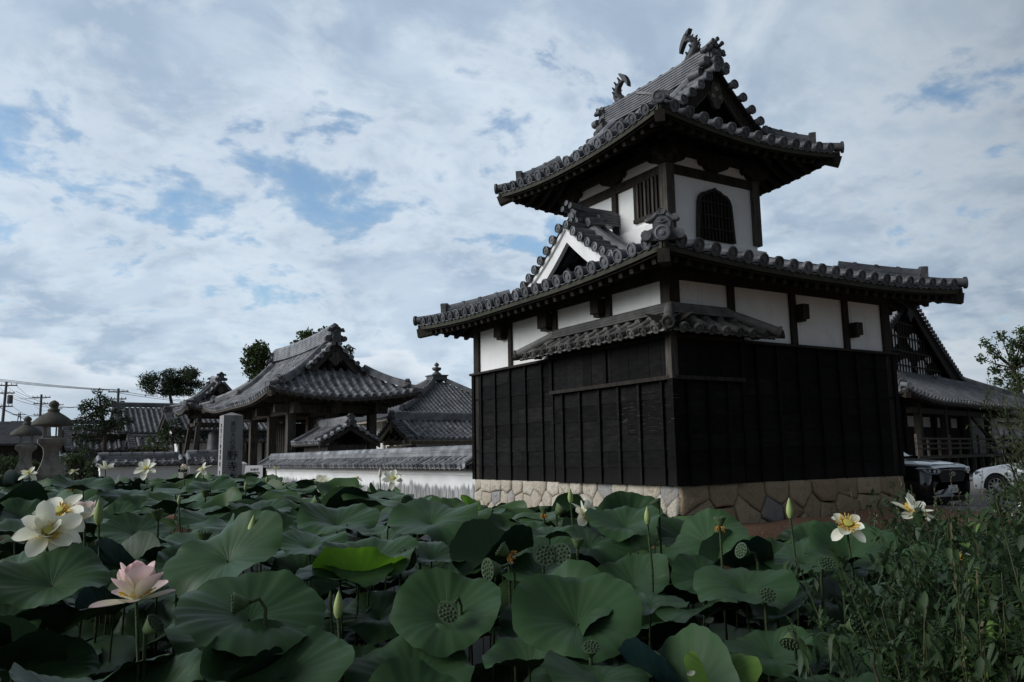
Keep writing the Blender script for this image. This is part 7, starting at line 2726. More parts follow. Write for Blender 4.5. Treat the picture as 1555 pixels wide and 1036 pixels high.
def petal(mb, M, L, W, curl, cup, mat, tips, rng):
    """Spoon-shaped petal rising from the origin of M along its Z, bending outward along X by curl."""
    nu, nv = 4, 12
    vs = []
    for j in range(nv + 1):
        v = j / nv
        w = W * interp(PETAL_W, v)
        a = curl * v
        x0 = L * (0 if curl == 0 else (1 - cos(a)) / max(1e-3, abs(curl)) * (1 if curl > 0 else -1))
        z0 = L * (v if abs(curl) < 1e-3 else sin(a) / curl)
        for i in range(nu + 1):
            u = -1 + 2 * i / nu
            y = w / 2 * u
            dx = -cup * W * u * u * sin(pi * min(1, v * 0.9 + 0.05))
            vs.append(M @ Vector((x0 + dx * cos(a), y, z0 - dx * sin(a) * -1)))
            tips.append(v)
    w = nu + 1
    mb.add(vs, [(j * w + i, j * w + i + 1, (j + 1) * w + i + 1, (j + 1) * w + i) for j in range(nv) for i in range(nu)], mat, True)


def stalk_to_water(T, p, bend=(0, 0), r=0.0062, mat='lotus_stalk'):
    """Flower stalk from the water up to p."""
    p = Vector(p)
    b = Vector((p.x + bend[0], p.y + bend[1], WATER))
    mb = MB()
    n = 8
    pts = [b.lerp(p, i / n) + Vector((0.012 * sin(i * 1.1), 0.01 * sin(i * 1.7), 0)) * (1 if 0 < i < n else 0) for i in range(n + 1)]
    mb.tube(pts, [r * 1.25 - r * 0.4 * i / n for i in range(n + 1)], 7, mat)
    return mb.build('stalk', T)


def pod_shape(mb, M, r, h, face=True):
    prof = [(0.18, 0.0), (0.34, 0.06), (0.62, 0.45), (0.86, 0.80), (1.0, 0.94), (0.99, 1.0)]
    n = 18
    vs, fs = [], []
    for q, z in prof:
        for k in range(n):
            a = 2 * pi * k / n
            rr = r * q * (1 + 0.03 * sin(9 * a))
            vs.append(M @ Vector((cos(a) * rr, sin(a) * rr, z * h)))
    for j in range(len(prof) - 1):
        for k in range(n):
            a, b = j * n + k, j * n + (k + 1) % n
            fs.append((a, b, b + n, a + n))
    mb.add(vs, fs, 'lotus_pod', True)
    o = (len(prof) - 1) * n
    rim = [(0.99, 1.0), (0.93, 0.985), (0.5, 1.0), (0.02, 1.01)]
    vs = [M @ Vector((cos(2 * pi * k / n) * r * q, sin(2 * pi * k / n) * r * q, z * h)) for q, z in rim for k in range(n)]
    mb.add(vs, [(j * n + k, j * n + (k + 1) % n, (j + 1) * n + (k + 1) % n, (j + 1) * n + k) for j in range(3) for k in range(n)], 'lotus_pod_face', True)


def pod_seeds(mb, M, r, h):
    for ring, cnt in ((0.0, 1), (0.36, 6), (0.70, 11)):
        for k in range(cnt):
            a = 2 * pi * k / cnt + ring
            c = M @ Vector((cos(a) * r * ring, sin(a) * r * ring, h))
            up = (M.to_3x3() @ Vector((0, 0, 1))).normalized()
            mb.disc(c + up * 0.003, up, r * 0.135, 'lotus_pod_face', 8, 0.004, False)
            mb.tube([c - up * 0.002, c + up * 0.004, c + up * 0.006], [r * 0.09, r * 0.085, r * 0.02], 7, 'lotus_seed')


def frame_from(p, up, spin=0.0):
    q = Vector(up).normalized().to_track_quat('Z', 'Y')
    return Matrix.Translation(p) @ q.to_matrix().to_4x4() @ Matrix.Rotation(spin, 4, 'Z')


def flower(px, py, d, size, rings, mat, label, up=(0, 0, 1), core=True, bend=(0.05, 0.03), seed=1, group=None, stam=True, core_r=0.021):
    """rings: list of (count, opening angle deg, length factor, width factor, curl, cup)."""
    rng = random.Random(seed)
    c = at(px, py, d)
    T = thing('lotus_flower', label, 'lotus flower', (c.x, c.y, WATER), group)
    F = frame_from(c, up, rng.uniform(0, 6.28))
    mb = None
    for ri, (cnt, ang, lf, wf, curl, cup) in enumerate(rings):
        for k in range(cnt):
            mb = MB()
            mb.tip = []
            a = 2 * pi * k / cnt + ri * 0.4 + rng.uniform(-0.22, 0.22)
            M = F @ Matrix.Rotation(a, 4, 'Z') @ Matrix.Translation((size * 0.06, 0, 0)) @ Matrix.Rotation(radians(ang + rng.uniform(-13, 13)), 4, 'Y')
            petal(mb, M, size * lf * rng.uniform(0.86, 1.06), size * wf * rng.uniform(0.88, 1.10), curl + rng.uniform(-0.15, 0.2), cup, mat, mb.tip, rng)
            mb.build('petal', T)
    if core:
        mb = MB()
        M = F @ Matrix.Translation((0, 0, 0.006))
        n, prof = 14, [(0.35, 0.0), (0.6, 0.35), (0.95, 0.9), (1.0, 1.0), (0.9, 1.02), (0.03, 1.0)]
        h = core_r * 1.25
        vs = [M @ Vector((cos(2 * pi * k / n) * core_r * q, sin(2 * pi * k / n) * core_r * q, z * h)) for q, z in prof for k in range(n)]
        mb.add(vs, [(j * n + k, j * n + (k + 1) % n, (j + 1) * n + (k + 1) % n, (j + 1) * n + k) for j in range(len(prof) - 1) for k in range(n)], 'lotus_core', True)
        mb.build('receptacle', T)
        if stam:
            mb = MB()
            for k in range(70):
                a = rng.uniform(0, 6.28)
                r0, r1 = core_r * 0.7, core_r * rng.uniform(1.4, 2.9)
                p = M @ Vector((cos(a) * r0, sin(a) * r0, 0.004))
                q = M @ Vector((cos(a) * r1, sin(a) * r1, h * rng.uniform(0.5, 1.15)))
                mb.tube([p, p.lerp(q, 0.6) + Vector((0, 0, 0.003)), q], [0.0012, 0.0016, 0.0022], 4, 'stamen', True)
            mb.build('stamens', T)
    stalk_to_water(T, c - Vector(up).normalized() * 0.004, bend)
    return T


def bud(px, py, d, h, label, up=(0.05, 0, 1), mat='lotus_bud', group=None, fat=0.36, bend=(0.03, 0.02)):
    c = at(px, py, d)
    up = Vector(up).normalized()
    T = thing('lotus_bud', label, 'lotus bud', (c.x, c.y, WATER), group)
    F = frame_from(c - up * h * 0.5, up)
    rng = random.Random(int(px * 7 + py))
    for k in range(6):
        mb = MB()
        mb.tip = []
        inner = k >= 3
        M = F @ Matrix.Rotation(2 * pi * k / 3 + (0.5 if inner else 0), 4, 'Z')
        n, m = 6, 9
        vs = []
        for j in range(m + 1):
            v = j / m
            rad = h * fat * 0.5 * (sin(pi * min(1, (v * 0.94 + 0.06)) ** 0.78) ** 0.8) * (0.95 if inner else 1.03) * (1 - 0.12 * v)
            for i in range(n + 1):
                a = (-1 + 2 * i / n) * (pi / 3 + 0.12) * (1 - 0.25 * v ** 3)
                vs.append(M @ Vector((cos(a) * rad, sin(a) * rad, h * v * (1.0 if inner else 0.97))))
                mb.tip.append(v)
        mb.add(vs, [(j * (n + 1) + i, j * (n + 1) + i + 1, (j + 1) * (n + 1) + i + 1, (j + 1) * (n + 1) + i) for j in range(m) for i in range(n)], mat, True)
        mb.build('sepal', T)
    stalk_to_water(T, c - up * h * 0.49, bend)
    return T


def pod(px, py, d, r, label, up=(0, 0, 1), group=None, crook=True, collar=False):
    """Seed pod whose flat face looks along up; nodding pods hang from a crooked neck."""
    c = at(px, py, d)
    up = Vector(up).normalized()
    h = r * 1.35
    T = thing('lotus_pod', label, 'lotus pod', (c.x, c.y, WATER), group)
    M = frame_from(c - up * h * 0.5, up)
    mb = MB()
    pod_shape(mb, M, r, h)
    sh = mb.build('pod_shell', T)
    mb = MB()
    pod_seeds(mb, M, r, h)
    mb.build('seed_face', T)
    if collar:
        rng = random.Random(3)
        mb = MB()
        for k in range(46):
            a = rng.uniform(0, 6.28)
            p = M @ Vector((cos(a) * r * 0.25, sin(a) * r * 0.25, 0))
            q = M @ Vector((cos(a) * r * rng.uniform(0.4, 0.85), sin(a) * r * rng.uniform(0.4, 0.85), -h * rng.uniform(0.1, 0.6)))
            mb.tube([p, p.lerp(q, 0.5) + up * 0.006, q], [0.001, 0.0014, 0.0018], 4, 'stamen_old')
        mb.build('withered_stamens', T)
    base = c - up * h * 0.5
    mb = MB()
    if up.z < 0.55 and crook:
        side = Vector((-up.x, -up.y, 0)).normalized()
        k1 = base - up * r * 0.9 + Z * r * 0.25
        k2 = k1 - up * r * 0.55 - Z * r * 0.9
        b = Vector((k2.x + side.x * 0.01, k2.y + side.y * 0.01, WATER))
        pts = [b, b.lerp(k2, 0.35) + Vector((0.012, 0, 0)), b.lerp(k2, 0.7) - Vector((0.006, 0.004, 0)), k2, k1, base + up * 0.004]
        mb.tube(pts, [0.0075, 0.007, 0.0065, 0.006, 0.006, 0.008], 7, 'lotus_stalk')
    else:
        b = Vector((base.x + 0.03, base.y + 0.02, WATER))
        mb.tube([b, b.lerp(base, 0.4) + Vector((0.01, 0, 0)), b.lerp(base, 0.8), base + up * 0.004], [0.0075, 0.0065, 0.006, 0.006], 7, 'lotus_stalk')
    mb.build('stalk', T)
    return T


def place_flowers():
    V = Vector((-0.5136, -0.8466, 0))             # towards the viewer
    Rr = Vector((0.856, -0.5165, 0))              # to the right in the picture
    opn = [(6, 84, 1.0, 0.60, 0.35, 0.20), (5, 58, 0.95, 0.62, -0.2, 0.24), (2, 35, 0.8, 0.5, -0.3, 0.24)]
    wide = [(5, 92, 1.0, 0.56, 0.3, 0.18), (5, 62, 0.92, 0.58, 0.1, 0.22)]
    few = [(4, 98, 1.0, 0.52, 0.3, 0.16), (4, 66, 0.9, 0.54, 0.2, 0.2)]
    # the pink one in front
    flower(207, 912, 2.65, 0.135, [(5, 84, 1.0, 0.50, -0.30, 0.18), (7, 40, 0.92, 0.66, -0.45, 0.24), (6, 22, 0.90, 0.64, -0.35, 0.26), (3, 8, 0.85, 0.6, -0.2, 0.26)], 'petal_pink',
           'large pink-tipped lotus flower, half open, in the left foreground', Z * 1.0 + V * 0.06, True, (0.02, 0.02), 5)
    flower(72, 812, 3.5, 0.140, opn, 'petal_cream', 'widest creamy white lotus flower with orange stamens at the left edge', Z * 0.62 + V * 0.55 + Rr * 0.42, True, (-0.03, 0.05), 6)
    flower(92, 782, 3.75, 0.135, wide, 'petal_cream', 'creamy white lotus flower just behind and above the widest white one', Z * 0.75 + V * 0.55, True, (0.02, 0.05), 7)
    flower(128, 790, 3.9, 0.115, [(5, 75, 0.95, 0.5, -0.3, 0.18), (6, 28, 0.9, 0.55, -0.4, 0.24), (4, 12, 0.8, 0.5, -0.3, 0.25)], 'petal_blush', 'small blush-pink flower beside a green bud near the left edge', Z, False, (0.02, 0.02), 8, None, False)
    spec = [(44, 720, 8.4, 0.13, few, 'petal_cream', 'white lotus flower straight below the stone lanterns', Z * 0.8 + V * 0.5),
            (160, 713, 9.0, 0.14, [(6, 70, 1, 0.46, 0.2, 0.15), (5, 35, 0.9, 0.46, 0.1, 0.2)], 'petal_cream', 'white lotus flower at the left end of the low white wall', Z * 0.9 + Rr * 0.35 + V * 0.2),
            (222, 713, 8.6, 0.15, wide, 'petal_cream', 'open white flower with yellow centre before the low white wall', Z * 0.6 + V * 0.65),
            (279, 714, 9.0, 0.10, [(5, 60, 0.9, 0.5, -0.2, 0.2), (5, 25, 0.9, 0.5, -0.3, 0.2)], 'petal_blush', 'small pale pink flower left of the stone pillar', Z),
            (308, 714, 9.2, 0.13, few, 'petal_cream', 'drooping white flower at the foot of the stone pillar', Z * 0.7 + V * 0.4 - Rr * 0.4),
            (112, 717, 9.5, 0.09, few, 'petal_cream', 'small white flower between lanterns and low white wall', Z),
            (490, 736, 8.2, 0.14, opn, 'petal_cream', 'open white flower in front of the left part of the stained wall', Z * 0.7 + V * 0.6),
            (488, 727, 9.4, 0.10, few, 'petal_cream', 'small white flower just above the open one at the stained wall', Z),
            (527, 740, 8.8, 0.10, few, 'petal_cream', 'white flower seen from the side, second along the stained wall', Z * 0.5 - Rr * 0.6),
            (543, 728, 10.0, 0.09, few, 'petal_blush', 'faint pink flower third along the stained wall', Z),
            (597, 728, 8.4, 0.14, wide, 'petal_cream', 'white flower with yellow centre beside the pink bud at the stained wall', Z * 0.55 + V * 0.7),
            (419, 712, 11.0, 0.08, few, 'petal_cream', 'tiny white flower at the left end of the stained wall', Z),
            (886, 784, 5.2, 0.13, opn, 'petal_cream', 'white lotus flower half hidden before the pale foundation stones', Z * 0.6 + Rr * 0.7 + V * 0.25),
            (1286, 801, 3.7, 0.105, few, 'petal_cream', 'white flower with a bright orange centre below the brown stones', Z * 0.72 + V * 0.62),
            (1386, 780, 4.4, 0.13, [(6, 80, 1.0, 0.45, 0.2, 0.16), (5, 45, 0.9, 0.45, 0.1, 0.2)], 'petal_cream', 'white lotus flower in front of the black car', Z * 0.75 + V * 0.3 + Rr * 0.2),
            (1452, 852, 3.6, 0.11, few, 'petal_cream', 'broken white flower among the weeds at the right', Z * 0.8 + V * 0.4),
            (1553, 852, 3.8, 0.11, few, 'petal_cream', 'white flower cut off by the right edge of the picture', Z * 0.7 - Rr * 0.5)]
    for i, (px, py, d, s, rg, m, lab, up) in enumerate(spec):
        flower(px, py, d, s * (0.80 if d > 7 else 0.92), rg, m, lab, up, True, (0.04, 0.03), 20 + i, None, d < 7)
    for px, py, d, h, lab, up, mat in (
            (383, 800, 3.4, 0.100, 'plump green bud standing left of centre above the slanting leaf', (0.12, -0.05, 1), 'lotus_bud'),
            (514, 917, 2.75, 0.092, 'tall pointed pale green bud in the centre foreground', (0.02, 0, 1), 'lotus_bud'),
            (502, 905, 3.2, 0.050, 'tiny dark green bud just left of the tall pointed bud', (0, 0, 1), 'lotus_pod'),
            (150, 777, 3.7, 0.115, 'thick green bud beside the small blush-pink flower', (-0.03, 0, 1), 'lotus_bud'),
            (272, 758, 5.0, 0.060, 'small pale bud below the low white wall', (0.03, 0, 1), 'lotus_bud'),
            (373, 738, 7.5, 0.085, 'small bud right of the stone pillar', (0, 0, 1), 'lotus_bud'),
            (577, 718, 8.4, 0.10, 'pink closed bud in front of the stained wall', (0, 0, 1), 'petal_blush'),
            (866, 752, 5.2, 0.095, 'green bud rising before the pale granite stones', (-0.02, 0, 1), 'lotus_bud'),
            (983, 782, 3.9, 0.088, 'green bud in front of the tall upright leaf', (0.02, 0, 1), 'lotus_bud'),
            (1199, 771, 3.8, 0.095, 'single pale bud high before the brown foundation stones', (0, 0, 1), 'lotus_bud'),
            (511, 765, 6.5, 0.07, 'slim bud above the broad bluish leaf', (0, 0, 1), 'lotus_bud'),
            (405, 728, 9.0, 0.07, 'small distant bud at the left end of the stained wall', (0, 0, 1), 'lotus_bud')):
        bud(px, py, d, h, lab, up, mat)
    for px, py, d, r, lab, up, col in (
            (366, 916, 2.7, 0.037, 'green pod nodding to the left above the broad folded leaf', V * 0.35 - Rr * 0.95 + Z * 0.0, False),
            (228, 953, 2.65, 0.036, 'green pod leaning right beneath the pink flower', Rr * 0.75 + Z * 0.55 + V * 0.1, False),
            (684, 925, 2.9, 0.042, 'round pod drooping in front of the leaf it hides the middle of', V * 0.85 - Rr * 0.35 - Z * 0.25, False),
            (622, 848, 3.6, 0.052, 'pod face turned to the viewer behind the turned-up bright leaf', V * 0.9 - Rr * 0.3 + Z * 0.1, False),
            (750, 864, 3.2, 0.045, 'pod nodding left above the gap right of the centre', V * 0.55 - Rr * 0.8, False),
            (826, 843, 3.5, 0.047, 'left one of the pair of round pods facing the viewer', V * 1.0 + Z * 0.2, False),
            (853, 841, 3.5, 0.047, 'right one of the pair of round pods facing the viewer', V * 0.95 - Rr * 0.25 + Z * 0.15, False),
            (877, 826, 3.6, 0.030, 'small upright green pod right beside the pair of round pods', Z + Rr * 0.1, False),
            (897, 989, 2.5, 0.028, 'small round light green pod under the largest bluish leaf', Z * 0.8 + V * 0.5, False),
            (766, 838, 3.6, 0.038, 'pod with a brown withered tail above the pod nodding left', Z * 0.5 - Rr * 0.7, True),
            (826, 776, 4.8, 0.030, 'small spent pod with orange fringe before the pale stones', Z, True),
            (849, 776, 4.8, 0.042, 'ribbed dark pod leaning beside the white flower at the pale stones', Z * 0.7 + Rr * 0.6, False),
            (998, 766, 4.6, 0.034, 'dark pod on a bent stalk before the corner stones', Z * 0.8 - Rr * 0.4, False),
            (1093, 793, 3.8, 0.031, 'spent flower pod with yellow stamens drooping round it', Z, True),
            (1131, 838, 3.6, 0.036, 'pod nodding left behind the leaf with the fallen petal', V * 0.4 - Rr * 0.75 + Z * 0.3, False),
            (1296, 950, 2.9, 0.040, 'big round pod facing the viewer above the bluish right leaf', V * 0.8 + Rr * 0.35 + Z * 0.3, False),
            (1201, 970, 2.8, 0.034, 'pod nodding under the flat dark leaf', V * 0.5 - Rr * 0.3 - Z * 0.5, False),
            (1254, 859, 3.4, 0.034, 'round pod beside the withered calyx at the right', V * 0.8 + Z * 0.5, False),
            (1278, 857, 3.4, 0.032, 'withered green calyx standing beside a round pod at the right', Z, False),
            (309, 817, 3.9, 0.040, 'shaded upright pod left of the slanting leaf', Z + Rr * 0.1, False),
            (239, 783, 4.0, 0.036, 'green upright pod between the blush flower and plump bud', Z - Rr * 0.2, False),
            (478, 763, 6.0, 0.045, 'pod leaning right above the broad bluish leaf', Z * 0.5 + Rr * 0.8, False),
            (616, 762, 5.4, 0.045, 'pale pod left of the tower base among far leaves', V * 0.8 + Rr * 0.4, False),
            (1163, 908, 3.2, 0.036, 'dark pod in the shade below the leaf with the fallen petal', V * 0.6 + Z * 0.5, False),
            (312, 750, 6.2, 0.04, 'small upright pod before the stone pillar', Z, False),
            (108, 737, 7.0, 0.04, 'spent brown pod before the stone lanterns', Z, True)):
        pod(px, py, d, r, lab, up, None, True, col)
    for px, py, d, s, lab in ((1135, 905, 3.52, 0.05, 'fallen white petal lying on the pale-rimmed lotus leaf'), (1070, 944, 3.4, 0.045, 'scrap of white petal lying on a shaded leaf'),
                              (1043, 1024, 2.5, 0.03, 'tiny white petal scrap at the bottom edge')):
        c = at(px, py, d)
        mb = MB()
        mb.tip = []
        petal(mb, frame_from(c, V * 0.7 + Rr * 0.7 + Z * 0.35, 0.4), s, s * 0.55, 0.5, 0.2, 'petal_cream', mb.tip, random.Random(1))
        tag(mb.build('fallen_petal'), lab, 'petal')


place_flowers()

# ------------------------------------------------------------------ weeds and shrubs on the near bank
def ovate(mb, c, d, up, L, W, mat, bend=0.25):
    """Leaf with a folded midrib and a drooping tip: six faces."""
    s = d.cross(up)
    if s.length < 1e-3:
        s = d.cross(Vector((1, 0, 0.2)))
    s.normalize()
    n = s.cross(d).normalized()
    mid = [c + d * (L * t) - n * (L * bend * t * t) for t in (0, 0.33, 0.7, 1.0)]
    ws = (0.5, 0.42)
    a = [mid[1] + s * W * 0.5 + n * W * 0.12, mid[2] + s * W * 0.38 + n * W * 0.08]
    b = [mid[1] - s * W * 0.5 + n * W * 0.12, mid[2] - s * W * 0.38 + n * W * 0.08]
    mb.add(mid + a + b, [(0, 4, 1), (4, 5, 2, 1), (5, 3, 2), (0, 1, 6), (6, 1, 2, 7), (7, 2, 3)], mat, True)


def weed_kind(kind, seed):
    """(stem mesh, leaves mesh) of one plant about 1 m tall, in its own coordinates."""
    rng = random.Random(seed)
    st, lf = MB(), MB()
    if kind in ('leafy', 'bright'):
        mat = 'weed_dark' if kind == 'leafy' else 'weed_bright'
        for s in range(rng.randint(8, 10)):
            a = rng.uniform(0, 6.28)
            lean = rng.uniform(0.05, 0.32)
            H = rng.uniform(0.6, 1.0)
            pts = [Vector((cos(a) * lean * t * t, sin(a) * lean * t * t, H * t)) + Vector((rng.uniform(-.02, .02), rng.uniform(-.02, .02), 0)) for t in (0, .2, .4, .6, .8, 1)]
            st.tube(pts, [0.006, 0.0055, 0.005, 0.004, 0.003, 0.0015], 5, 'weed_stem')
            for k in range(46):
                t = 0.12 + 0.88 * k / 46
                i = min(4, int(t * 5))
                p = pts[i].lerp(pts[i + 1], t * 5 - i)
                b = a + k * 2.4 + rng.uniform(-.5, .5)
                d = Vector((cos(b), sin(b), rng.uniform(0.0, 0.6))).normalized()
                br = rng.uniform(0.03, 0.13) * (1.2 - t)
                q = p + d * br
                if br > 0.05:
                    st.tube([p, q], 0.002, 4, 'weed_stem', False)
                for z in range(5):
                    dd = (d + rand_unit(rng) * 0.8).normalized()
                    ovate(lf, q + rand_unit(rng) * 0.012, dd, Z, rng.uniform(0.026, 0.056), rng.uniform(0.014, 0.027), mat, rng.uniform(0.1, 0.45))
    elif kind == 'fine':
        for s in range(7):
            a = rng.uniform(0, 6.28)
            lean = rng.uniform(0.08, 0.35)
            H = rng.uniform(0.6, 1.0)
            pts = [Vector((cos(a) * lean * t ** 1.6, sin(a) * lean * t ** 1.6, H * t - 0.12 * t ** 4)) for t in (0, .2, .4, .6, .8, 1)]
            st.tube(pts, [0.005, 0.0045, 0.004, 0.003, 0.002, 0.001], 5, 'weed_stem')
            for k in range(60):
                t = 0.25 + 0.75 * k / 60
                i = min(4, int(t * 5))
                p = pts[i].lerp(pts[i + 1], t * 5 - i)
                d = (rand_unit(rng) + Z * 0.3).normalized()
                ovate(lf, p, d, Z, rng.uniform(0.03, 0.06), rng.uniform(0.006, 0.012), 'weed_dark', 0.2)
    elif kind == 'seed':
        for s in range(4):
            a = rng.uniform(0, 6.28)
            lean = rng.uniform(0.05, 0.22)
            H = rng.uniform(0.8, 1.1)
            pts = [Vector((cos(a) * lean * t * t, sin(a) * lean * t * t, H * t)) for t in (0, .25, .5, .75, 1)]
            st.tube(pts, [0.004, 0.0035, 0.003, 0.002, 0.001], 5, 'weed_grass')
            for k in range(46):
                t = 0.5 + 0.5 * k / 46
                i = min(3, int(t * 4))
                p = pts[i].lerp(pts[i + 1], t * 4 - i)
                leaf_quad(lf, p, (rand_unit(rng) + Z).normalized(), rand_unit(rng), 0.018, 0.008, 'weed_dry')
            for k in range(7):
                b = rng.uniform(0, 6.28)
                p = pts[0].lerp(pts[2], rng.random())
                ovate(lf, p, Vector((cos(b), sin(b), 0.8)).normalized(), Z, 0.12, 0.012, 'weed_grass', 0.3)
    elif kind == 'grass':
        for k in range(46):
            a = rng.uniform(0, 6.28)
            L = rng.uniform(0.35, 0.85)
            d = Vector((cos(a) * 0.35, sin(a) * 0.35, 1)).normalized()
            o = Vector((rng.uniform(-.08, .08), rng.uniform(-.08, .08), 0))
            s = d.cross(Vector((cos(a), sin(a), 0))).normalized() if True else None
            s = Vector((-sin(a), cos(a), 0))
            vs = []
            for t in (0, .3, .6, .85, 1):
                p = o + d * (L * t) + Vector((cos(a), sin(a), 0)) * (L * 0.45 * t ** 2.2) - Z * (L * 0.30 * t ** 3)
                w = 0.006 * (1 - t ** 2) + 0.0006
                vs += [p + s * w, p - s * w]
            lf.add(vs, [(i * 2, i * 2 + 1, i * 2 + 3, i * 2 + 2) for i in range(4)], 'weed_grass' if rng.random() < 0.8 else 'weed_dry', True)
        st.tube([(0, 0, 0), (0.01, 0, 0.35)], [0.004, 0.001], 4, 'weed_grass')
    elif kind == 'bamboo':
        for s in range(6):
            a = rng.uniform(0, 6.28)
            lean = rng.uniform(0.1, 0.4)
            H = rng.uniform(0.4, 0.85)
            pts = [Vector((cos(a) * lean * t * t, sin(a) * lean * t * t, H * t)) for t in (0, .25, .5, .75, 1)]
            st.tube(pts, [0.005, 0.0045, 0.004, 0.003, 0.002], 5, 'weed_stem')
            for k in range(16):
                t = 0.35 + 0.65 * k / 16
                i = min(3, int(t * 4))
                p = pts[i].lerp(pts[i + 1], t * 4 - i)
                b = rng.uniform(0, 6.28)
                d = Vector((cos(b), sin(b), rng.uniform(-0.1, 0.7))).normalized()
                ovate(lf, p, d, Z, rng.uniform(0.11, 0.19), rng.uniform(0.015, 0.024), 'weed_grass' if rng.random() < 0.8 else 'weed_dry', 0.35)
    out = []
    for mb, nm in ((st, 'stem'), (lf, 'leaves')):
        o = mb.build(nm)
        out.append(o.data)
        bpy.data.objects.remove(o)
    return out


KINDS = {k: [weed_kind(k, 100 + 10 * i + j) for j in range(3)] for i, k in enumerate(('leafy', 'bright', 'fine', 'seed', 'grass', 'bamboo'))}
WEED_LABEL = {
    'leafy': ('weed_plant', 'weed', 'dark leafy weed in the tangle filling the lower right corner', 'dark leafy weeds'),
    'bright': ('weed_plant', 'weed', 'fresh light green leafy weed in the lower right tangle', 'light green leafy weeds'),
    'fine': ('weed_plant', 'weed', 'feathery fine-leaved weed in the lower right tangle', 'fine-leaved weeds'),
    'seed': ('seed_stalk', 'weed', 'thin upright weed with seed-laden stalks standing in the right tangle', 'seeding weeds'),
    'grass': ('grass_tuft', 'grass tuft', 'tuft of long arching grass blades on the right bank', 'grass tufts on the right bank'),
    'bamboo': ('dwarf_bamboo', 'dwarf bamboo', 'low dwarf bamboo with yellowish narrow leaves in the bottom right corner', 'dwarf bamboo clumps'),
}


def place_weed(kind, p, h, rng):
    nm, cat, lab, grp = WEED_LABEL[kind]
    T = bpy.data.objects.new(nm, None)
    COL.objects.link(T)
    T.location = p
    T.rotation_euler = (rng.uniform(-.12, .12), rng.uniform(-.12, .12), rng.uniform(0, 6.28))
    w = min(0.9, h * rng.uniform(0.7, 0.95))
    T.scale = (w, w, h)
    tag(T, lab, cat, grp)
    st, lf = rng.choice(KINDS[kind])
    for me, n in ((st, 'stem'), (lf, 'leaves')):
        o = bpy.data.objects.new(n, me)
        COL.objects.link(o)
        o.parent = T


def weeds():
    rng = random.Random(31)
    # (photo column, depth) of the tangle with the height its top should reach in the photo
    topline = [(1270, 1045), (1345, 990), (1365, 905), (1375, 800), (1385, 764), (1405, 758), (1440, 775), (1480, 790), (1530, 800), (1600, 790)]
    n = 0
    for _ in range(4000):
        if n >= 190:
            break
        px = rng.uniform(1368, 1640)
        d = rng.uniform(2.1, 5.2)
        g = at(px, 700, d)
        gz = ground_z(g.x, g.y)
        if gz < -1.0:
            gz = -0.75
        ty = interp(topline, px)
        # the deeper plants reach the top line, nearer ones fill the slope below it
        f = (d - 2.1) / 3.1
        y = ty + (1 - f) * rng.uniform(10, 170) + rng.uniform(-8, 30)
        ztop = CAM_H - (y - 688) * d / FPX
        h = ztop - gz
        if h < 0.18:
            continue
        h = min(h * 1.12, 1.9)
        k = rng.choices(('leafy', 'bright', 'fine', 'seed', 'grass', 'bamboo'), (7.5, 1.0, 2.4, 0.2, 0.4, 0.2 if px < 1450 else 1.4))[0]
        if y < 820 and k == 'bright':
            k = 'leafy'
        place_weed(k, (g.x, g.y, gz - 0.02), h, rng)
        n += 1
    # some bright sprigs hanging over the front
    for px, y, d in ((1320, 985, 2.4), (1365, 905, 3.0), (1395, 1000, 2.3), (1460, 985, 2.3), (1440, 930, 2.7), (1500, 870, 3.2), (1350, 1015, 2.2)):
        g = at(px, 700, d)
        gz = max(-0.75, ground_z(g.x, g.y))
        place_weed('bright', (g.x, g.y, gz - 0.02), max(0.25, CAM_H - (y - 688) * d / FPX - gz), rng)
    for px, y, d in ((1412, 745, 5.0), (1434, 748, 5.0), (1408, 790, 4.2), (1455, 765, 5.5), (1335, 755, 5.2)):
        g = at(px, 700, d)
        gz = max(-0.75, ground_z(g.x, g.y))
        place_weed('seed', (g.x, g.y, gz - 0.02), CAM_H - (y - 684) * d / FPX - gz, rng)
    # little tufts on the tower bank and yard edge
    for px, y, d in ((1345, 776, 13.5), (1392, 780, 12.0), (1430, 786, 11.0), (1462, 790, 10.0), (1500, 796, 9.0), (1415, 800, 9.0), (1230, 800, 10.8), (1085, 812, 10.6)):
        g = at(px, y, d)
        place_weed(rng.choice(('grass', 'fine')), (g.x, g.y, ground_z(g.x, g.y)), rng.uniform(0.2, 0.4), rng)


weeds()


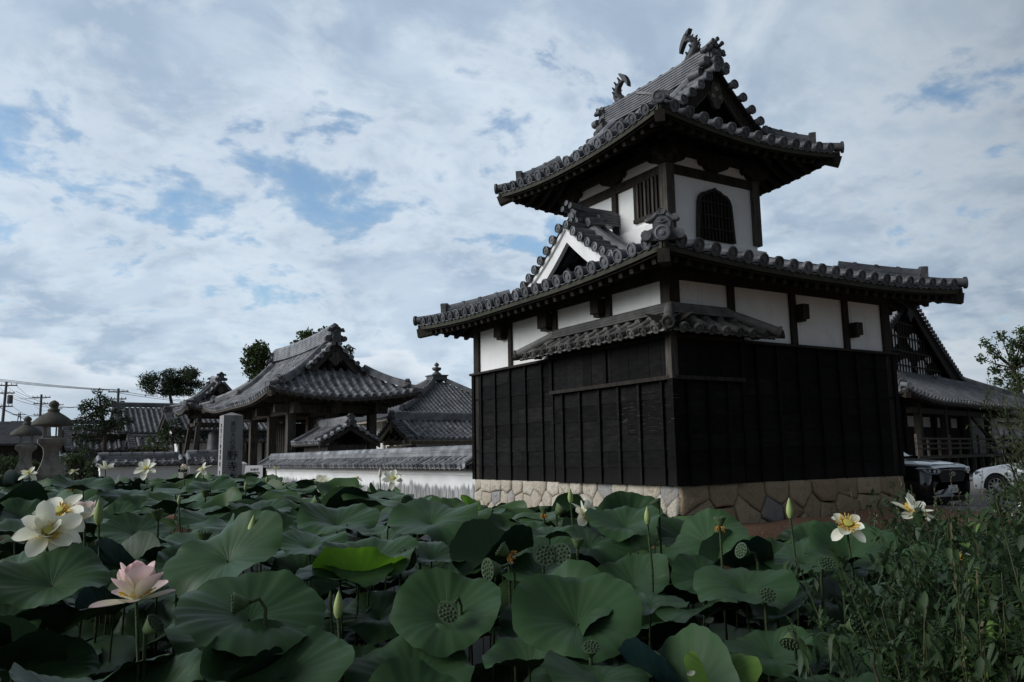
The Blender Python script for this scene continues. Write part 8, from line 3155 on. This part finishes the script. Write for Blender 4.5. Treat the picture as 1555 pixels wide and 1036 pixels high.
def bank_shrubs():
    rng = random.Random(8)

    def bush(name, lab, cat, px, d, ztop, rad, mat, per, size, blossom=0):
        c = at(px, 700, d)
        rng = random.Random(int(px * 10 + d * 100))
        g = max(-0.3, ground_z(c.x, c.y))
        T = thing(name, lab, cat, (c.x, c.y, g))
        st, lf, fl = MB(), MB(), MB()
        for s in range(14):
            a = rng.uniform(0, 6.28)
            e = Vector((c.x + cos(a) * rad * rng.uniform(.3, .9), c.y + sin(a) * rad * rng.uniform(.3, .9), g + (ztop - g) * rng.uniform(.5, .95)))
            st.tube([(c.x, c.y, g - 0.1), Vector((c.x, c.y, g)).lerp(e, 0.5) + Vector((0, 0, 0.1)), e], [0.018, 0.012, 0.004], 5, 'bark')
        for k in range(per):
            u = rand_unit(rng)
            rr = rng.random() ** 0.4
            p = Vector((c.x + u.x * rad * rr, c.y + u.y * rad * rr, g + (ztop - g) * (0.5 + 0.5 * u.z * rr)))
            p += Vector((sin(p.x * 9), cos(p.y * 8), sin(p.z * 11))) * 0.05
            for q in range(3):
                ovate(lf, p + rand_unit(rng) * size * 0.7, (rand_unit(rng) + Z * 0.3).normalized(), Z, size * rng.uniform(.7, 1.3), size * 0.42, mat, 0.2)
            if blossom and rng.random() < blossom and u.z > -0.35:
                for q in range(5):
                    a = 2 * pi * q / 5
                    n = (u + Z * 0.4).normalized()
                    s1 = n.orthogonal().normalized()
                    dd = (s1 * cos(a) + n.cross(s1) * sin(a) + n * 0.25).normalized()
                    ovate(fl, p + u * 0.05, dd, n, 0.034, 0.026, 'white_blossom', 0.1)
        st.build('stem', T)
        lf.build('foliage', T)
        if blossom:
            fl.build('blossom', T)
    bush('flowering_shrub', 'dark shrub dotted with small white blossoms in front of the white car', 'shrub', 1572, 9.5, 1.10, 0.46, 'shrub_leaves', 900, 0.055, 0.12)
    bush('low_shrub', 'dense low dark shrub at the right edge below the blossoming one', 'shrub', 1530, 8.3, 0.55, 0.62, 'shrub_leaves', 1100, 0.05)
    bush('low_shrub', 'small dark shrub beside the kerb left of the dense low one', 'shrub', 1480, 8.8, 0.38, 0.36, 'shrub_leaves', 500, 0.05)
    bush('azalea_shrub', 'leafy shrub at the far right edge behind the feathery one', 'shrub', 1590, 7.6, 1.25, 0.6, 'shrub_leaves', 1100, 0.055)
    # dense brambly undergrowth that closes the foot of the tangle
    for i, (px, d, y, rad) in enumerate(((1405, 2.5, 960, 0.26), (1470, 2.35, 975, 0.28), (1545, 2.4, 960, 0.28), (1385, 3.1, 900, 0.30), (1450, 3.0, 890, 0.32), (1530, 3.0, 880, 0.34), (1400, 3.9, 835, 0.34),
                                     (1470, 3.9, 830, 0.38), (1560, 3.8, 835, 0.38), (1405, 4.9, 790, 0.38), (1480, 5.0, 800, 0.42), (1570, 5.0, 800, 0.42))):
        bush('bramble', 'dense dark bramble mound among the taller weeds in the lower right corner', 'bramble', px, d, CAM_H - (y - 686) * d / FPX, rad, 'weed_dark' if i % 3 else 'shrub_leaves', 1500, 0.034)
        COL.objects['bramble' + ('' if i == 0 else '.%03d' % i)]['group'] = 'bramble mounds under the weeds'
    # feathery shrub with long arching sprays
    c = at(1598, 700, 6.6)
    g = 0.0
    T = thing('feathery_shrub', 'tall feathery grey-green shrub with arching sprays at the right edge', 'shrub', (c.x, c.y, g))
    st, lf = MB(), MB()
    ends = [(1482, 607, 6.0), (1500, 662, 5.9), (1530, 560, 6.6), (1545, 590, 6.4), (1520, 640, 6.2), (1556, 545, 6.9), (1540, 670, 6.3), (1570, 600, 6.6), (1590, 560, 6.8), (1550, 630, 6.0), (1505, 615, 6.6), (1560, 680, 6.9), (1525, 590, 6.9), (1575, 655, 6.2)]
    for x, y, d in ends:
        e = at(x + (10 if y < 640 else 34), y, d)
        b = Vector((c.x + rng.uniform(-.12, .12), c.y + rng.uniform(-.12, .12), g - 0.1))
        m = b.lerp(e, 0.55) + Vector((0, 0, 0.25)) + (Vector((c.x, c.y, 0)) - Vector((e.x, e.y, 0))) * 0.18
        pts = []
        for k in range(11):
            t = k / 10
            pts.append(b * (1 - t) ** 2 + m * (2 * t * (1 - t)) + e * t * t)
        st.tube(pts, [0.014 - 0.0125 * k / 10 for k in range(11)], 5, 'weed_stem')
        for k in range(3, 11):
            for tw in range(5):
                t = rng.random()
                p = pts[k - 1].lerp(pts[k], t)
                dirn = (pts[k] - pts[k - 1]).normalized()
                dd = (dirn + rand_unit(rng) * 0.9).normalized()
                L = rng.uniform(0.10, 0.26)
                q = p + dd * L + Z * (-0.02)
                st.tube([p, p.lerp(q, .5) + Z * 0.01, q], [0.003, 0.002, 0.001], 4, 'weed_stem', False)
                for z in range(15):
                    r = p.lerp(q, z / 14)
                    ovate(lf, r, (dd + rand_unit(rng) * 0.85).normalized(), Z, rng.uniform(0.022, 0.045), 0.006, 'feather_leaves', 0.15)
    st.build('stem', T)
    lf.build('foliage', T)


bank_shrubs()
